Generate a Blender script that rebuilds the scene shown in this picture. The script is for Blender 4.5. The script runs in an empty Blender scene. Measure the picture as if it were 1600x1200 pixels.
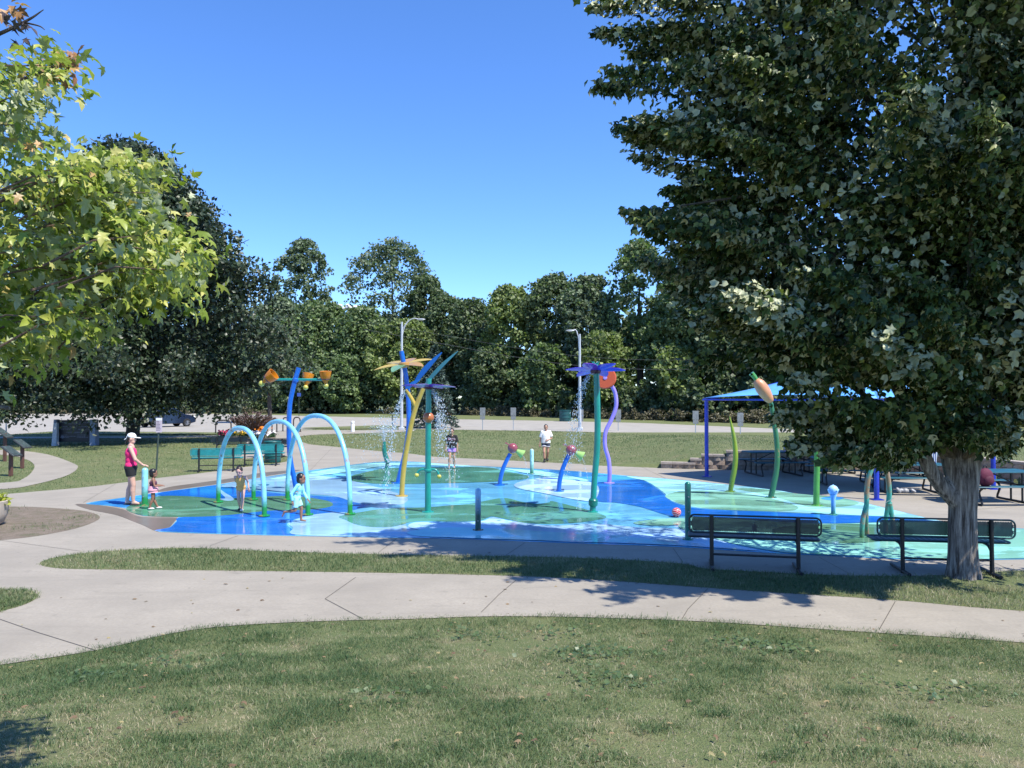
import bpy, bmesh, math, random
import numpy as np
from mathutils import Vector, Matrix, Euler
from mathutils.geometry import tessellate_polygon

random.seed(7)
RNG = np.random.default_rng(11)
SC = bpy.context.scene
COL = SC.collection
R = math.radians

# ---------------------------------------------------------------- camera, sky, sun, exposure
CAM_Z, PITCH, F = 2.55, R(0.955), 1200.0
cam_data = bpy.data.cameras.new('camera')
cam_data.sensor_width = 36.0
cam_data.lens = 27.0
cam_data.clip_start = 0.1
cam_data.clip_end = 6000.0
camera = bpy.data.objects.new('camera', cam_data)
camera.location = (0, 0, CAM_Z)
camera.rotation_euler = (math.pi / 2 + PITCH, 0, 0)
COL.objects.link(camera)
SC.camera = camera

SUN_EL = R(57.6)
TO_SUN = Vector((0.8 * math.cos(SUN_EL), -0.6 * math.cos(SUN_EL), math.sin(SUN_EL))).normalized()
world = bpy.data.worlds.new('World')
SC.world = world
world.use_nodes = True
wn = world.node_tree
wn.nodes.clear()
sky = wn.nodes.new('ShaderNodeTexSky')
sky.sky_type = 'NISHITA'
sky.sun_disc = False
sky.sun_elevation = SUN_EL
sky.sun_rotation = math.atan2(TO_SUN.x, TO_SUN.y)
sky.air_density = 0.85
sky.dust_density = 0.0
sky.ozone_density = 4.0
bg = wn.nodes.new('ShaderNodeBackground')
bg.inputs['Strength'].default_value = 0.10
wo = wn.nodes.new('ShaderNodeOutputWorld')
hsv = wn.nodes.new('ShaderNodeHueSaturation')
hsv.inputs['Value'].default_value = 0.92
hsv.inputs['Saturation'].default_value = 1.12
wn.links.new(sky.outputs[0], hsv.inputs['Color'])
tone = wn.nodes.new('ShaderNodeMix'); tone.data_type = 'RGBA'; tone.blend_type = 'MULTIPLY'
tone.inputs[0].default_value = 1.0
tone.inputs[7].default_value = (1.22, 1.40, 1.75, 1)
wn.links.new(hsv.outputs[0], tone.inputs[6])
wn.links.new(tone.outputs[2], bg.inputs[0])
wn.links.new(bg.outputs[0], wo.inputs[0])

sun_data = bpy.data.lights.new('sun', 'SUN')
sun_data.energy = 4.5
sun_data.angle = R(0.5)
sun_data.color = (1.0, 0.955, 0.86)
sun = bpy.data.objects.new('sun', sun_data)
sun.rotation_euler = TO_SUN.to_track_quat('Z', 'Y').to_euler()
sun.location = (30, -20, 40)
COL.objects.link(sun)

SC.view_settings.view_transform = 'Standard'
SC.view_settings.look = 'None'
SC.view_settings.gamma = 1.0
SC.view_settings.use_curve_mapping = False
SC.view_settings.exposure = 0.85
SC.render.engine = 'CYCLES'
SC.cycles.max_bounces = 6
SC.cycles.transparent_max_bounces = 6

# ---------------------------------------------------------------- measuring the place
def G(px, py, z=0.0):
    """point of the plane z seen along a sight line of the survey photograph (1600 x 1200)"""
    dx, dv = (px - 800) / F, (600 - py) / F
    c, s = math.cos(PITCH), math.sin(PITCH)
    d = (dx, c - dv * s, s + dv * c)
    t = (z - CAM_Z) / d[2]
    return (d[0] * t, d[1] * t)

def GP(pts, z=0.0):
    return [G(x, y, z) for x, y in pts]

def surveyed(bx, by):
    """base point on flat ground plus a converter of drawing offsets into metres at that place"""
    x, y = G(bx, by)
    s = y / F
    return (x, y, 0.0), s, (lambda px, py, dy=0.0: ((px - bx) * s, dy, (by - py) * s))

def smooth_closed(pts, n=6):
    out, m = [], len(pts)
    for i in range(m):
        p0, p1, p2, p3 = (np.array(pts[(i + k) % m], float) for k in (-1, 0, 1, 2))
        for k in range(n):
            t = k / n
            out.append(tuple(0.5 * (2 * p1 + (p2 - p0) * t + (2 * p0 - 5 * p1 + 4 * p2 - p3) * t * t + (3 * p1 - p0 - 3 * p2 + p3) * t ** 3)))
    return out

def smooth_open(pts, n=6):
    P = [np.array(p, float) for p in pts]
    P = [2 * P[0] - P[1]] + P + [2 * P[-1] - P[-2]]
    out = []
    for i in range(1, len(P) - 2):
        p0, p1, p2, p3 = P[i - 1:i + 3]
        for k in range(n):
            t = k / n
            out.append(0.5 * (2 * p1 + (p2 - p0) * t + (2 * p0 - 5 * p1 + 4 * p2 - p3) * t * t + (3 * p1 - p0 - 3 * p2 + p3) * t ** 3))
    out.append(P[-2])
    return out

def inside(X, Y, poly):
    P = np.array(poly, float)
    res = np.zeros(X.shape, bool)
    j = len(P) - 1
    for i in range(len(P)):
        xi, yi, xj, yj = P[i, 0], P[i, 1], P[j, 0], P[j, 1]
        c = ((yi > Y) != (yj > Y)) & (X < (xj - xi) * (Y - yi) / (yj - yi + 1e-12) + xi)
        res ^= c
        j = i
    return res

def vnoise(X, Y, seed=0):
    xi, yi = np.floor(X).astype(np.int64), np.floor(Y).astype(np.int64)
    xf, yf = X - xi, Y - yi
    def h(a, b):
        n = (a * 374761393 + b * 668265263 + seed * 974634777) & 0x7fffffff
        n = ((n ^ (n >> 13)) * 1274126177) & 0x7fffffff
        return ((n ^ (n >> 16)) & 0xffff) / 65535.0
    u, v = xf * xf * (3 - 2 * xf), yf * yf * (3 - 2 * yf)
    return (h(xi, yi) * (1 - u) + h(xi + 1, yi) * u) * (1 - v) + (h(xi, yi + 1) * (1 - u) + h(xi + 1, yi + 1) * u) * v

def fnoise(X, Y, seed=0, o=3):
    t, a, s = 0, 0.5, 0
    for k in range(o):
        t = t + a * vnoise(X * 2 ** k, Y * 2 ** k, seed + k)
        s += a
        a *= 0.55
    return t / s

# ---------------------------------------------------------------- object helpers
def link(o, parent=None):
    COL.objects.link(o)
    if parent is not None:
        o.parent = parent
    return o

def tag(o, label=None, cat=None, group=None, kind=None):
    if label: o['label'] = label
    if cat: o['category'] = cat
    if group: o['group'] = group
    if kind: o['kind'] = kind
    return o

def thing(name, label, cat, loc=(0, 0, 0), rz=0.0, group=None):
    o = bpy.data.objects.new(name, None)
    o.empty_display_size = 0.2
    o.location = loc
    o.rotation_euler = (0, 0, rz)
    link(o)
    return tag(o, label, cat, group)

def copy_tree(o, parent=None, loc=None, rz=None, label=None, group=None):
    kids = list(o.children)
    c = o.copy()
    link(c)
    if parent is not None: c.parent = parent
    if loc is not None: c.location = loc
    if rz is not None: c.rotation_euler = (0, 0, rz)
    if label: c['label'] = label
    if group: c['group'] = group
    for k in kids:
        copy_tree(k, c)
    return c

def fast_mesh(name, V, T):
    """mesh from numpy verts (n,3) and triangles (m,3)"""
    me = bpy.data.meshes.new(name)
    V = np.ascontiguousarray(V, np.float32); T = np.ascontiguousarray(T, np.int32)
    me.vertices.add(len(V)); me.vertices.foreach_set('co', V.ravel())
    me.loops.add(T.size); me.loops.foreach_set('vertex_index', T.ravel())
    me.polygons.add(len(T))
    me.polygons.foreach_set('loop_start', np.arange(0, T.size, 3, dtype=np.int32))
    me.update(calc_edges=True)
    return me

class MB:
    def __init__(self):
        self.v, self.f = [], []
    def add(self, vs, fs):
        b = len(self.v)
        self.v += [tuple(float(c) for c in p) for p in vs]
        self.f += [tuple(i + b for i in f) for f in fs]
        return self
    def box(self, c, s, rot=None, taper=1.0):
        M = rot.to_matrix() if rot is not None else Matrix.Identity(3)
        vs = []
        for z in (-1, 1):
            k = taper if z > 0 else 1.0
            for x, y in ((-1, -1), (1, -1), (1, 1), (-1, 1)):
                vs.append(Vector(c) + M @ Vector((x * s[0] / 2 * k, y * s[1] / 2 * k, z * s[2] / 2)))
        return self.add(vs, [(3, 2, 1, 0), (4, 5, 6, 7), (0, 1, 5, 4), (1, 2, 6, 5), (2, 3, 7, 6), (3, 0, 4, 7)])
    def tube(self, pts, r, seg=12, cap=True, flat=1.0):
        P = [Vector(p) for p in pts]
        rr = list(r) if hasattr(r, '__len__') else [r] * len(P)
        if len(rr) != len(P):
            rr = list(np.interp(np.linspace(0, 1, len(P)), np.linspace(0, 1, len(rr)), rr))
        vs, fs = [], []
        t0 = (P[1] - P[0]).normalized()
        u = t0.cross(Vector((0, 1, 0)))
        if u.length < 0.1: u = t0.cross(Vector((1, 0, 0)))
        u.normalize()
        for i, p in enumerate(P):
            t = (P[min(i + 1, len(P) - 1)] - P[max(i - 1, 0)]).normalized()
            u = (u - t * u.dot(t)).normalized()
            w = t.cross(u)
            for k in range(seg):
                a = 2 * math.pi * k / seg
                vs.append(p + u * (math.cos(a) * rr[i]) + w * (math.sin(a) * rr[i] * flat))
        for i in range(len(P) - 1):
            for k in range(seg):
                a, b = i * seg + k, i * seg + (k + 1) % seg
                fs.append((a, b, b + seg, a + seg))
        if cap:
            fs.append(tuple(range(seg - 1, -1, -1)))
            fs.append(tuple(range((len(P) - 1) * seg, len(P) * seg)))
        return self.add(vs, fs)
    def curve(self, pts, r, seg=12, n=5, cap=True):
        return self.tube(smooth_open(pts, n), r, seg, cap)
    def lathe(self, prof, c=(0, 0, 0), axis=(0, 0, 1), seg=20):
        q = Vector((0, 0, 1)).rotation_difference(Vector(axis).normalized())
        vs, fs = [], []
        for r, z in prof:
            for k in range(seg):
                a = 2 * math.pi * k / seg
                vs.append(Vector(c) + q @ Vector((r * math.cos(a), r * math.sin(a), z)))
        for i in range(len(prof) - 1):
            for k in range(seg):
                a, b = i * seg + k, i * seg + (k + 1) % seg
                fs.append((a, b, b + seg, a + seg))
        if prof[0][0] > 1e-5: fs.append(tuple(range(seg - 1, -1, -1)))
        if prof[-1][0] > 1e-5: fs.append(tuple(range((len(prof) - 1) * seg, len(prof) * seg)))
        return self.add(vs, fs)
    def ellip(self, c, r, rot=None, seg=16, rings=10):
        if not hasattr(r, '__len__'): r = (r, r, r)
        M = rot.to_matrix() if rot is not None else Matrix.Identity(3)
        vs = [Vector(c) + M @ Vector((0, 0, -r[2]))]
        for i in range(1, rings):
            ph = -math.pi / 2 + math.pi * i / rings
            for k in range(seg):
                a = 2 * math.pi * k / seg
                vs.append(Vector(c) + M @ Vector((r[0] * math.cos(ph) * math.cos(a), r[1] * math.cos(ph) * math.sin(a), r[2] * math.sin(ph))))
        vs.append(Vector(c) + M @ Vector((0, 0, r[2])))
        fs = [(0, 1 + (k + 1) % seg, 1 + k) for k in range(seg)]
        for i in range(rings - 2):
            for k in range(seg):
                a, b = 1 + i * seg + k, 1 + i * seg + (k + 1) % seg
                fs.append((a, b, b + seg, a + seg))
        top = len(vs) - 1
        fs += [(top, 1 + (rings - 2) * seg + k, 1 + (rings - 2) * seg + (k + 1) % seg) for k in range(seg)]
        return self.add(vs, fs)
    def cap(self, a, b, ra, rb, seg=12):
        """tapered capsule"""
        a, b = Vector(a), Vector(b)
        d = b - a
        L = d.length
        prof = [(1e-6, -ra)] + [(ra * math.cos(t), ra * math.sin(t)) for t in (-1.1, -0.6, -0.2)] + [(rb * math.cos(t), L + rb * math.sin(t)) for t in (0.2, 0.6, 1.1)] + [(1e-6, L + rb)]
        return self.lathe(prof, a, d, seg)
    def frustum(self, a, b, ra, rb, seg=20, flat=1.0, face=(1, 0, 0)):
        """flat capped frustum with an oval section: ra, rb across, times flat along 'face'"""
        a, b = Vector(a), Vector(b)
        t = (b - a).normalized()
        f = Vector(face); f = (f - t * f.dot(t)).normalized()
        s = t.cross(f)
        vs = []
        for p, r in ((a, ra), (b, rb)):
            for k in range(seg):
                an = 2 * math.pi * k / seg
                vs.append(p + s * (math.cos(an) * r) + f * (math.sin(an) * r * flat))
        fs = [(k, (k + 1) % seg, seg + (k + 1) % seg, seg + k) for k in range(seg)]
        fs += [tuple(range(seg - 1, -1, -1)), tuple(range(seg, 2 * seg))]
        return self.add(vs, fs)
    def prism(self, poly, axis_pts):
        """extrude a 3-D polygon along a vector"""
        n = len(poly); d = Vector(axis_pts)
        vs = [Vector(p) for p in poly] + [Vector(p) + d for p in poly]
        fs = [tuple(range(n - 1, -1, -1)), tuple(range(n, 2 * n))] + [(i, (i + 1) % n, n + (i + 1) % n, n + i) for i in range(n)]
        return self.add(vs, fs)
    def mesh(self, name, smooth=True, ang=38):
        me = bpy.data.meshes.new(name)
        me.from_pydata(self.v, [], self.f)
        bm = bmesh.new(); bm.from_mesh(me)
        bmesh.ops.recalc_face_normals(bm, faces=bm.faces)
        bm.to_mesh(me); bm.free()
        if smooth:
            me.shade_smooth()
            me.set_sharp_from_angle(angle=R(ang))
        return me
    def build(self, name, mat, parent=None, smooth=True, bevel=0.0, loc=None, kind=None, ang=38):
        me = self.mesh(name, smooth, ang)
        me.materials.append(mat)
        o = bpy.data.objects.new(name, me)
        link(o, parent)
        if loc is not None: o.location = loc
        if bevel:
            b = o.modifiers.new('bevel', 'BEVEL'); b.width = bevel; b.segments = 2; b.limit_method = 'ANGLE'; b.angle_limit = R(40)
        if kind: o['kind'] = kind
        return o

def remeshed(mb, name, mat, parent, voxel=0.008, smooth_it=4):
    """one continuous skin round overlapping closed shapes"""
    me = mb.mesh(name, False)
    o = bpy.data.objects.new(name, me)
    link(o)
    m = o.modifiers.new('remesh', 'REMESH'); m.mode = 'VOXEL'; m.voxel_size = voxel; m.use_smooth_shade = True
    s = o.modifiers.new('smooth', 'SMOOTH'); s.factor = 0.5; s.iterations = smooth_it
    dg = bpy.context.evaluated_depsgraph_get()
    me2 = bpy.data.meshes.new_from_object(o.evaluated_get(dg))
    me2.name = name
    o.modifiers.clear()
    o.data = me2
    bpy.data.meshes.remove(me)
    me2.materials.clear(); me2.materials.append(mat)
    me2.shade_smooth()
    if parent is not None: o.parent = parent
    return o

# ---------------------------------------------------------------- materials
def new_mat(name):
    m = bpy.data.materials.new(name)
    m.use_nodes = True
    nt = m.node_tree
    nt.nodes.clear()
    out = nt.nodes.new('ShaderNodeOutputMaterial')
    b = nt.nodes.new('ShaderNodeBsdfPrincipled')
    nt.links.new(b.outputs[0], out.inputs[0])
    return m, nt, b, out

def N(nt, t, **kw):
    n = nt.nodes.new('ShaderNode' + t)
    for k, v in kw.items():
        if k.startswith('i_'):
            n.inputs[k[2:].replace('_', ' ')].default_value = v
        else:
            setattr(n, k, v)
    return n

def noise(nt, scale, detail=4, rough=0.55, stretch=None, coord='Object', dist=0.0):
    tc = N(nt, 'TexCoord')
    src = tc.outputs[coord]
    if coord == 'World':
        src = N(nt, 'NewGeometry').outputs['Position']
    if stretch is not None:
        mp = N(nt, 'Mapping'); mp.inputs['Scale'].default_value = stretch
        nt.links.new(src, mp.inputs['Vector']); src = mp.outputs[0]
    n = N(nt, 'TexNoise'); n.inputs['Scale'].default_value = scale; n.inputs['Detail'].default_value = detail; n.inputs['Roughness'].default_value = rough
    n.inputs['Distortion'].default_value = dist
    nt.links.new(src, n.inputs['Vector'])
    return n.outputs['Fac']

def world_noise(nt, scale, detail=4, rough=0.55, stretch=(1, 1, 1), dist=0.0):
    g = N(nt, 'NewGeometry')
    mp = N(nt, 'Mapping'); mp.inputs['Scale'].default_value = stretch
    nt.links.new(g.outputs['Position'], mp.inputs['Vector'])
    n = N(nt, 'TexNoise'); n.inputs['Scale'].default_value = scale; n.inputs['Detail'].default_value = detail; n.inputs['Roughness'].default_value = rough
    n.inputs['Distortion'].default_value = dist
    nt.links.new(mp.outputs[0], n.inputs['Vector'])
    return n.outputs['Fac']

def ramp(nt, fac, stops):
    r = N(nt, 'ValToRGB')
    e = r.color_ramp.elements
    while len(e) < len(stops): e.new(0.5)
    for i, (p, c) in enumerate(stops):
        e[i].position = p
        e[i].color = (c, c, c, 1) if not hasattr(c, '__len__') else (c[0], c[1], c[2], 1)
    nt.links.new(fac, r.inputs[0])
    return r.outputs[0]

def mixc(nt, fac, a, b, mode='MIX'):
    m = N(nt, 'Mix', data_type='RGBA', blend_type=mode)
    for sock, val in ((m.inputs[0], fac), (m.inputs[6], a), (m.inputs[7], b)):
        if isinstance(val, (int, float)): sock.default_value = val
        elif isinstance(val, tuple): sock.default_value = (val[0], val[1], val[2], 1)
        else: nt.links.new(val, sock)
    return m.outputs[2]

def bump(nt, b, height, strength=0.3, dist=0.02):
    n = N(nt, 'Bump'); n.inputs['Strength'].default_value = strength; n.inputs['Distance'].default_value = dist
    nt.links.new(height, n.inputs['Height']); nt.links.new(n.outputs[0], b.inputs['Normal'])

def simple(name, col, rough=0.5, metal=0.0, var=0.2, scale=6.0, bmp=0.0, bscale=60.0, spec=0.5, coat=0.0):
    m, nt, b, out = new_mat(name)
    f = noise(nt, scale, 5, 0.6)
    dark = tuple(c * (1 - var) for c in col); lite = tuple(min(1, c * (1 + var)) for c in col)
    nt.links.new(ramp(nt, f, [(0.3, dark), (0.7, lite)]), b.inputs['Base Color'])
    b.inputs['Roughness'].default_value = rough
    b.inputs['Metallic'].default_value = metal
    b.inputs['Specular IOR Level'].default_value = spec
    b.inputs['Coat Weight'].default_value = coat
    b.inputs['Coat Roughness'].default_value = 0.08
    if bmp: bump(nt, b, noise(nt, bscale, 4), bmp, 0.01)
    return m

def paint(name, col, low=None, h0=0.25, h1=0.5, rust=0.0, rough=0.32):
    """glossy weathered paint on a post; 'low' is the colour it is sprayed near its foot"""
    m, nt, b, out = new_mat(name)
    f = noise(nt, 5, 5, 0.6)
    c = ramp(nt, f, [(0.3, tuple(k * 0.85 for k in col)), (0.7, tuple(min(1, k * 1.12) for k in col))])
    tc = N(nt, 'TexCoord'); sp = N(nt, 'SeparateXYZ'); nt.links.new(tc.outputs['Object'], sp.inputs[0])
    if low is not None:
        nz = N(nt, 'MapRange'); nz.inputs['From Min'].default_value = h0; nz.inputs['From Max'].default_value = h1
        ad = N(nt, 'Math', operation='MULTIPLY_ADD'); ad.inputs[1].default_value = 0.22
        nt.links.new(noise(nt, 14, 4, 0.6), ad.inputs[0]); nt.links.new(sp.outputs[2], ad.inputs[2])
        sb = N(nt, 'Math', operation='SUBTRACT'); sb.inputs[1].default_value = 0.11
        nt.links.new(ad.outputs[0], sb.inputs[0]); nt.links.new(sb.outputs[0], nz.inputs[0])
        c = mixc(nt, nz.outputs[0], low, c)
    if rust > 0:
        rm = ramp(nt, noise(nt, 3.3, 6, 0.65, stretch=(1, 1, 0.7)), [(0.62 - rust * 0.2, 0.0), (0.68 - rust * 0.2, 0.85)])
        c = mixc(nt, rm, c, (0.33, 0.17, 0.10))
    nt.links.new(c, b.inputs['Base Color'])
    b.inputs['Roughness'].default_value = rough
    b.inputs['Coat Weight'].default_value = 0.35
    b.inputs['Coat Roughness'].default_value = 0.15
    bump(nt, b, noise(nt, 30, 3), 0.05, 0.01)
    return m

def leaf_mat(name, cols, rough=0.38, trans=0.3, spec=0.5, under=None):
    """leaf colours differ from leaf to leaf; some light passes through; pale undersides"""
    m, nt, b, out = new_mat(name)
    g = N(nt, 'NewGeometry'); oi = N(nt, 'ObjectInfo')
    ad = N(nt, 'Math', operation='ADD'); fr = N(nt, 'Math', operation='FRACT')
    nt.links.new(g.outputs['Random Per Island'], ad.inputs[0]); nt.links.new(oi.outputs['Random'], ad.inputs[1]); nt.links.new(ad.outputs[0], fr.inputs[0])
    c = ramp(nt, fr.outputs[0], cols)
    if under is not None:
        c2 = mixc(nt, g.outputs['Backfacing'], c, under)
    else:
        c2 = c
    nt.links.new(c2, b.inputs['Base Color'])
    b.inputs['Roughness'].default_value = rough
    b.inputs['Specular IOR Level'].default_value = spec
    t = N(nt, 'BsdfTranslucent')
    tcol = mixc(nt, 1.0, c, (1.0, 1.25, 0.5), 'MULTIPLY')
    nt.links.new(tcol, t.inputs[0])
    mx = N(nt, 'MixShader'); mx.inputs[0].default_value = trans
    nt.links.new(b.outputs[0], mx.inputs[1]); nt.links.new(t.outputs[0], mx.inputs[2]); nt.links.new(mx.outputs[0], out.inputs[0])
    return m

def sheet(name, poly, z, mat, parent=None, kind='structure', n=6, thick=0.0):
    """flat ground covering with a smooth outline"""
    pts = smooth_closed(poly, n) if n else [tuple(p) for p in poly]
    tri = tessellate_polygon([[Vector((p[0], p[1], 0)) for p in pts]])
    vs = [(p[0], p[1], z) for p in pts]
    fs = [tuple(t) for t in tri]
    me = bpy.data.meshes.new(name)
    me.from_pydata(vs, [], fs)
    bm = bmesh.new(); bm.from_mesh(me)
    for f in bm.faces:
        f.normal_update()
        if f.normal.z < 0: f.normal_flip()
    bm.to_mesh(me); bm.free()
    me.materials.append(mat)
    o = bpy.data.objects.new(name, me)
    link(o, parent)
    if kind: o['kind'] = kind
    return o

# ================================================================= THE GROUND
near_edge_px = [(-500, 1110), (-200, 1072), (0, 1040), (150, 1017), (300, 985), (460, 973), (640, 968), (760, 964), (900, 965), (1100, 972), (1300, 985), (1600, 1005), (1800, 1025), (2200, 1060)]
NE = np.array(GP(near_edge_px))
WALL = [(5.3, 27.4), (9.0, 26.6), (12.7, 26.2), (14.3, 24.6), (14.8, 21.5), (15.4, 17.5), (16.2, 13.0)]
WX, WY = np.array([p[0] for p in WALL]), np.array([p[1] for p in WALL])

def height(X, Y):
    X, Y = np.asarray(X, float), np.asarray(Y, float)
    ye = np.interp(X, NE[:, 0], NE[:, 1]) - 0.25
    d = np.clip(ye - Y, 0, None)
    z = 0.125 * d * d / (d + 0.6)
    z = np.minimum(z, 1.25)
    z = z + 0.03 * (fnoise(X * 0.8, Y * 0.8, 5) - 0.5) * np.clip(d, 0, 1) * 2
    wy = np.interp(X, np.r_[-50, 2.5, WX, 40], np.r_[29.0, 28.6, WY, 4.0])
    top = np.interp(X, [2.5, 5.3, 6.4, 7.7, 20], [0.0, 0.14, 0.36, 0.58, 0.6])
    up = np.clip((Y - wy - 0.12) / 0.16, 0, 1) * np.clip((52 - Y) / 20, 0, 1)
    return z + top * up

lawn_m, nt, b, out = new_mat('lawn_grass')
n1 = world_noise(nt, 0.55, 6, 0.6); n2 = world_noise(nt, 7.0, 5, 0.7); n3 = world_noise(nt, 60.0, 3, 0.7, (1, 0.6, 1))
c1 = ramp(nt, n1, [(0.32, (0.065, 0.112, 0.036)), (0.52, (0.105, 0.140, 0.052)), (0.70, (0.20, 0.185, 0.092))])
c2 = ramp(nt, n2, [(0.3, (0.065, 0.11, 0.037)), (0.72, (0.165, 0.178, 0.08))])
c3 = mixc(nt, 0.5, c1, c2)
n4 = world_noise(nt, 1.7, 5, 0.65)
c3 = mixc(nt, ramp(nt, n4, [(0.55, 0.0), (0.70, 0.7)]), c3, (0.24, 0.19, 0.12))
c4 = mixc(nt, ramp(nt, n3, [(0.3, 0.0), (0.75, 0.55)]), c3, (0.19, 0.18, 0.085))
nt.links.new(c4, b.inputs['Base Color'])
b.inputs['Roughness'].default_value = 0.85
b.inputs['Specular IOR Level'].default_value = 0.2
bump(nt, b, n3, 0.9, 0.03)

def axis(lo, hi, fa, fb, fine, coarse):
    a = list(np.arange(fa, fb, fine))
    x, s, L = fa, fine, []
    while x > lo:
        s = min(s * 1.3, coarse); x -= s; L.append(x)
    x, s, Rr = fb, fine, [fb]
    while x < hi:
        s = min(s * 1.3, coarse); x += s; Rr.append(x)
    return np.array(L[::-1] + a + Rr)
gx, gy = axis(-900, 900, -10, 17, 0.12, 60), axis(-60, 1800, 2.0, 30, 0.12, 80)
GX, GY = np.meshgrid(gx, gy)
GZ = height(GX, GY)
V = np.stack([GX, GY, GZ], -1).reshape(-1, 3)
nx, ny = len(gx), len(gy)
i0 = (np.arange(ny - 1)[:, None] * nx + np.arange(nx - 1)[None]).ravel()
T = np.concatenate([np.stack([i0, i0 + 1, i0 + nx + 1], 1), np.stack([i0, i0 + nx + 1, i0 + nx], 1)])
me = fast_mesh('lawn', V, T); me.materials.append(lawn_m); me.shade_smooth()
lawn = link(bpy.data.objects.new('lawn', me)); lawn['kind'] = 'structure'

# ---- concrete
def concrete_mat(name, col, wet=False, wear=1.0):
    m, nt, b, out = new_mat(name)
    a = world_noise(nt, 0.7, 7, 0.62); c = world_noise(nt, 26, 5, 0.7); d = world_noise(nt, 2.6, 6, 0.7, (1, 1, 1), 0.6)
    base = ramp(nt, a, [(0.3, tuple(k * 0.80 for k in col)), (0.68, tuple(k * 1.10 for k in col))])
    base = mixc(nt, ramp(nt, c, [(0.35, 0.0), (0.72, 0.35 * wear)]), base, tuple(k * 0.7 for k in col))
    base = mixc(nt, ramp(nt, d, [(0.60, 0.0), (0.72, 0.40 * wear)]), base, tuple(k * 0.62 for k in col))
    st = world_noise(nt, 3.2, 5, 0.75, (0.22, 1.6, 1), 0.4)
    base = mixc(nt, ramp(nt, st, [(0.52, 0.0), (0.75, 0.45 * wear)]), base, tuple(k * 0.72 for k in col))
    sk = world_noise(nt, 9.0, 2, 0.5, (1, 1, 1), 0.8)
    base = mixc(nt, ramp(nt, sk, [(0.735, 0.0), (0.76, 0.7)]), base, tuple(k * 0.35 for k in col))
    nt.links.new(base, b.inputs['Base Color'])
    b.inputs['Roughness'].default_value = 0.35 if wet else 0.85
    bump(nt, b, c, 0.25, 0.01)
    return m
conc = concrete_mat('concrete', (0.303, 0.270, 0.220), wear=1.7)
conc_far = concrete_mat('parking_concrete', (0.33, 0.305, 0.265), wear=1.3)
conc_wet = concrete_mat('wet_concrete', (0.175, 0.145, 0.12), wet=True)
joint_m = simple('joint_filler', (0.07, 0.06, 0.05), 0.9)

walk_px = near_edge_px[1:-1]
plaza = GP(walk_px) + [(9.5, 8.5), (16.5, 10.0), (16.2, 13.0)] + [(p[0], p[1]) for p in WALL[::-1][1:]]
back_px = [(1000, 728), (960, 727), (880, 724), (760, 718), (680, 714), (640, 709), (580, 704), (520, 698), (482, 694), (467, 687), (470, 682), (500, 679), (560, 677.5), (640, 674), (640, 671.5), (560, 672.5), (500, 672), (450, 673), (420, 674), (385, 679), (330, 680.5), (270, 681.5), (90, 682.5), (-150, 683), (-150, 685.5), (90, 685), (270, 684), (345, 683.5), (372, 687), (386, 693), (388, 700), (378, 706), (366, 713), (385, 717), (420, 712), (440, 711), (455, 718), (440, 723), (401, 728), (367, 732), (312, 740), (248, 747), (180, 756), (120, 763), (60, 768), (0, 773), (-150, 782), (-500, 800), (-700, 900)]
plaza = plaza + GP(back_px)
sheet('concrete_walkway', plaza, 0.008, conc, n=4)
footpath = GP([(-200, 775), (0, 765), (55, 757), (103, 744), (121, 732), (114, 724), (73, 710), (27, 704), (0, 703), (-150, 701), (-150, 708), (0, 711), (37, 717), (51, 724), (53, 733), (37, 748), (0, 755), (-200, 763)])
sheet('footpath', footpath, 0.010, conc, n=5)
lot = GP([(-400, 686), (-100, 681), (0, 680), (90, 674), (200, 675), (330, 676), (420, 674.5), (500, 670), (580, 668), (640, 670.5), (700, 671.5), (850, 673.5), (1000, 677), (1200, 684), (1400, 693), (1600, 704), (1800, 716), (1800, 697), (1600, 686), (1400, 677), (1200, 669.5), (1000, 661), (850, 657.5), (700, 655), (560, 652), (440, 649), (300, 646), (150, 643.5), (0, 642), (-400, 641)])
sheet('parking_lot', lot, 0.012, conc_far, n=0)
# grass verge islands in the parking lot
sheet('grass_verge', GP([(90, 678.5), (200, 679.3), (330, 679.5), (380, 677.5), (330, 676.6), (200, 675.6), (110, 675)]), 0.05, lawn_m, n=4)
sheet('grass_verge', GP([(470, 669.5), (540, 671), (585, 670.5), (640, 668), (600, 665.5), (540, 667)]), 0.05, lawn_m, n=4)

# ---- planted islands in the walkway
isl_m = lawn_m
ISL = GP([(62, 882), (82, 873), (140, 864), (220, 859), (300, 857), (420, 862), (600, 867), (780, 870), (920, 873), (1060, 881), (1100, 889), (1180, 894), (1280, 899), (1400, 901), (1480, 899), (1560, 894), (1680, 892), (2000, 892), (2000, 985), (1700, 965), (1600, 956), (1500, 948), (1400, 939), (1200, 926), (1100, 919), (900, 905), (700, 898), (400, 893), (200, 891), (95, 889)])
sheet('grass_island', ISL, 0.0105, isl_m, n=4)
ISL2 = GP([(-140, 985), (-60, 975), (0, 957), (40, 945), (59, 933), (46, 924), (0, 922), (-140, 922)])
sheet('grass_island', ISL2, 0.0105, isl_m, n=4)
dirt_m, nt, b, out = new_mat('dry_dirt')
d1 = world_noise(nt, 3.0, 7, 0.7); d2 = world_noise(nt, 45, 3, 0.7)
dc = ramp(nt, d1, [(0.36, (0.075, 0.085, 0.03)), (0.5, (0.15, 0.115, 0.08)), (0.7, (0.22, 0.175, 0.13))])
nt.links.new(mixc(nt, ramp(nt, d2, [(0.4, 0.0), (0.7, 0.6)]), dc, (0.27, 0.22, 0.17)), b.inputs['Base Color'])
b.inputs['Roughness'].default_value = 0.95
bump(nt, b, d2, 1.0, 0.03)
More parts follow.
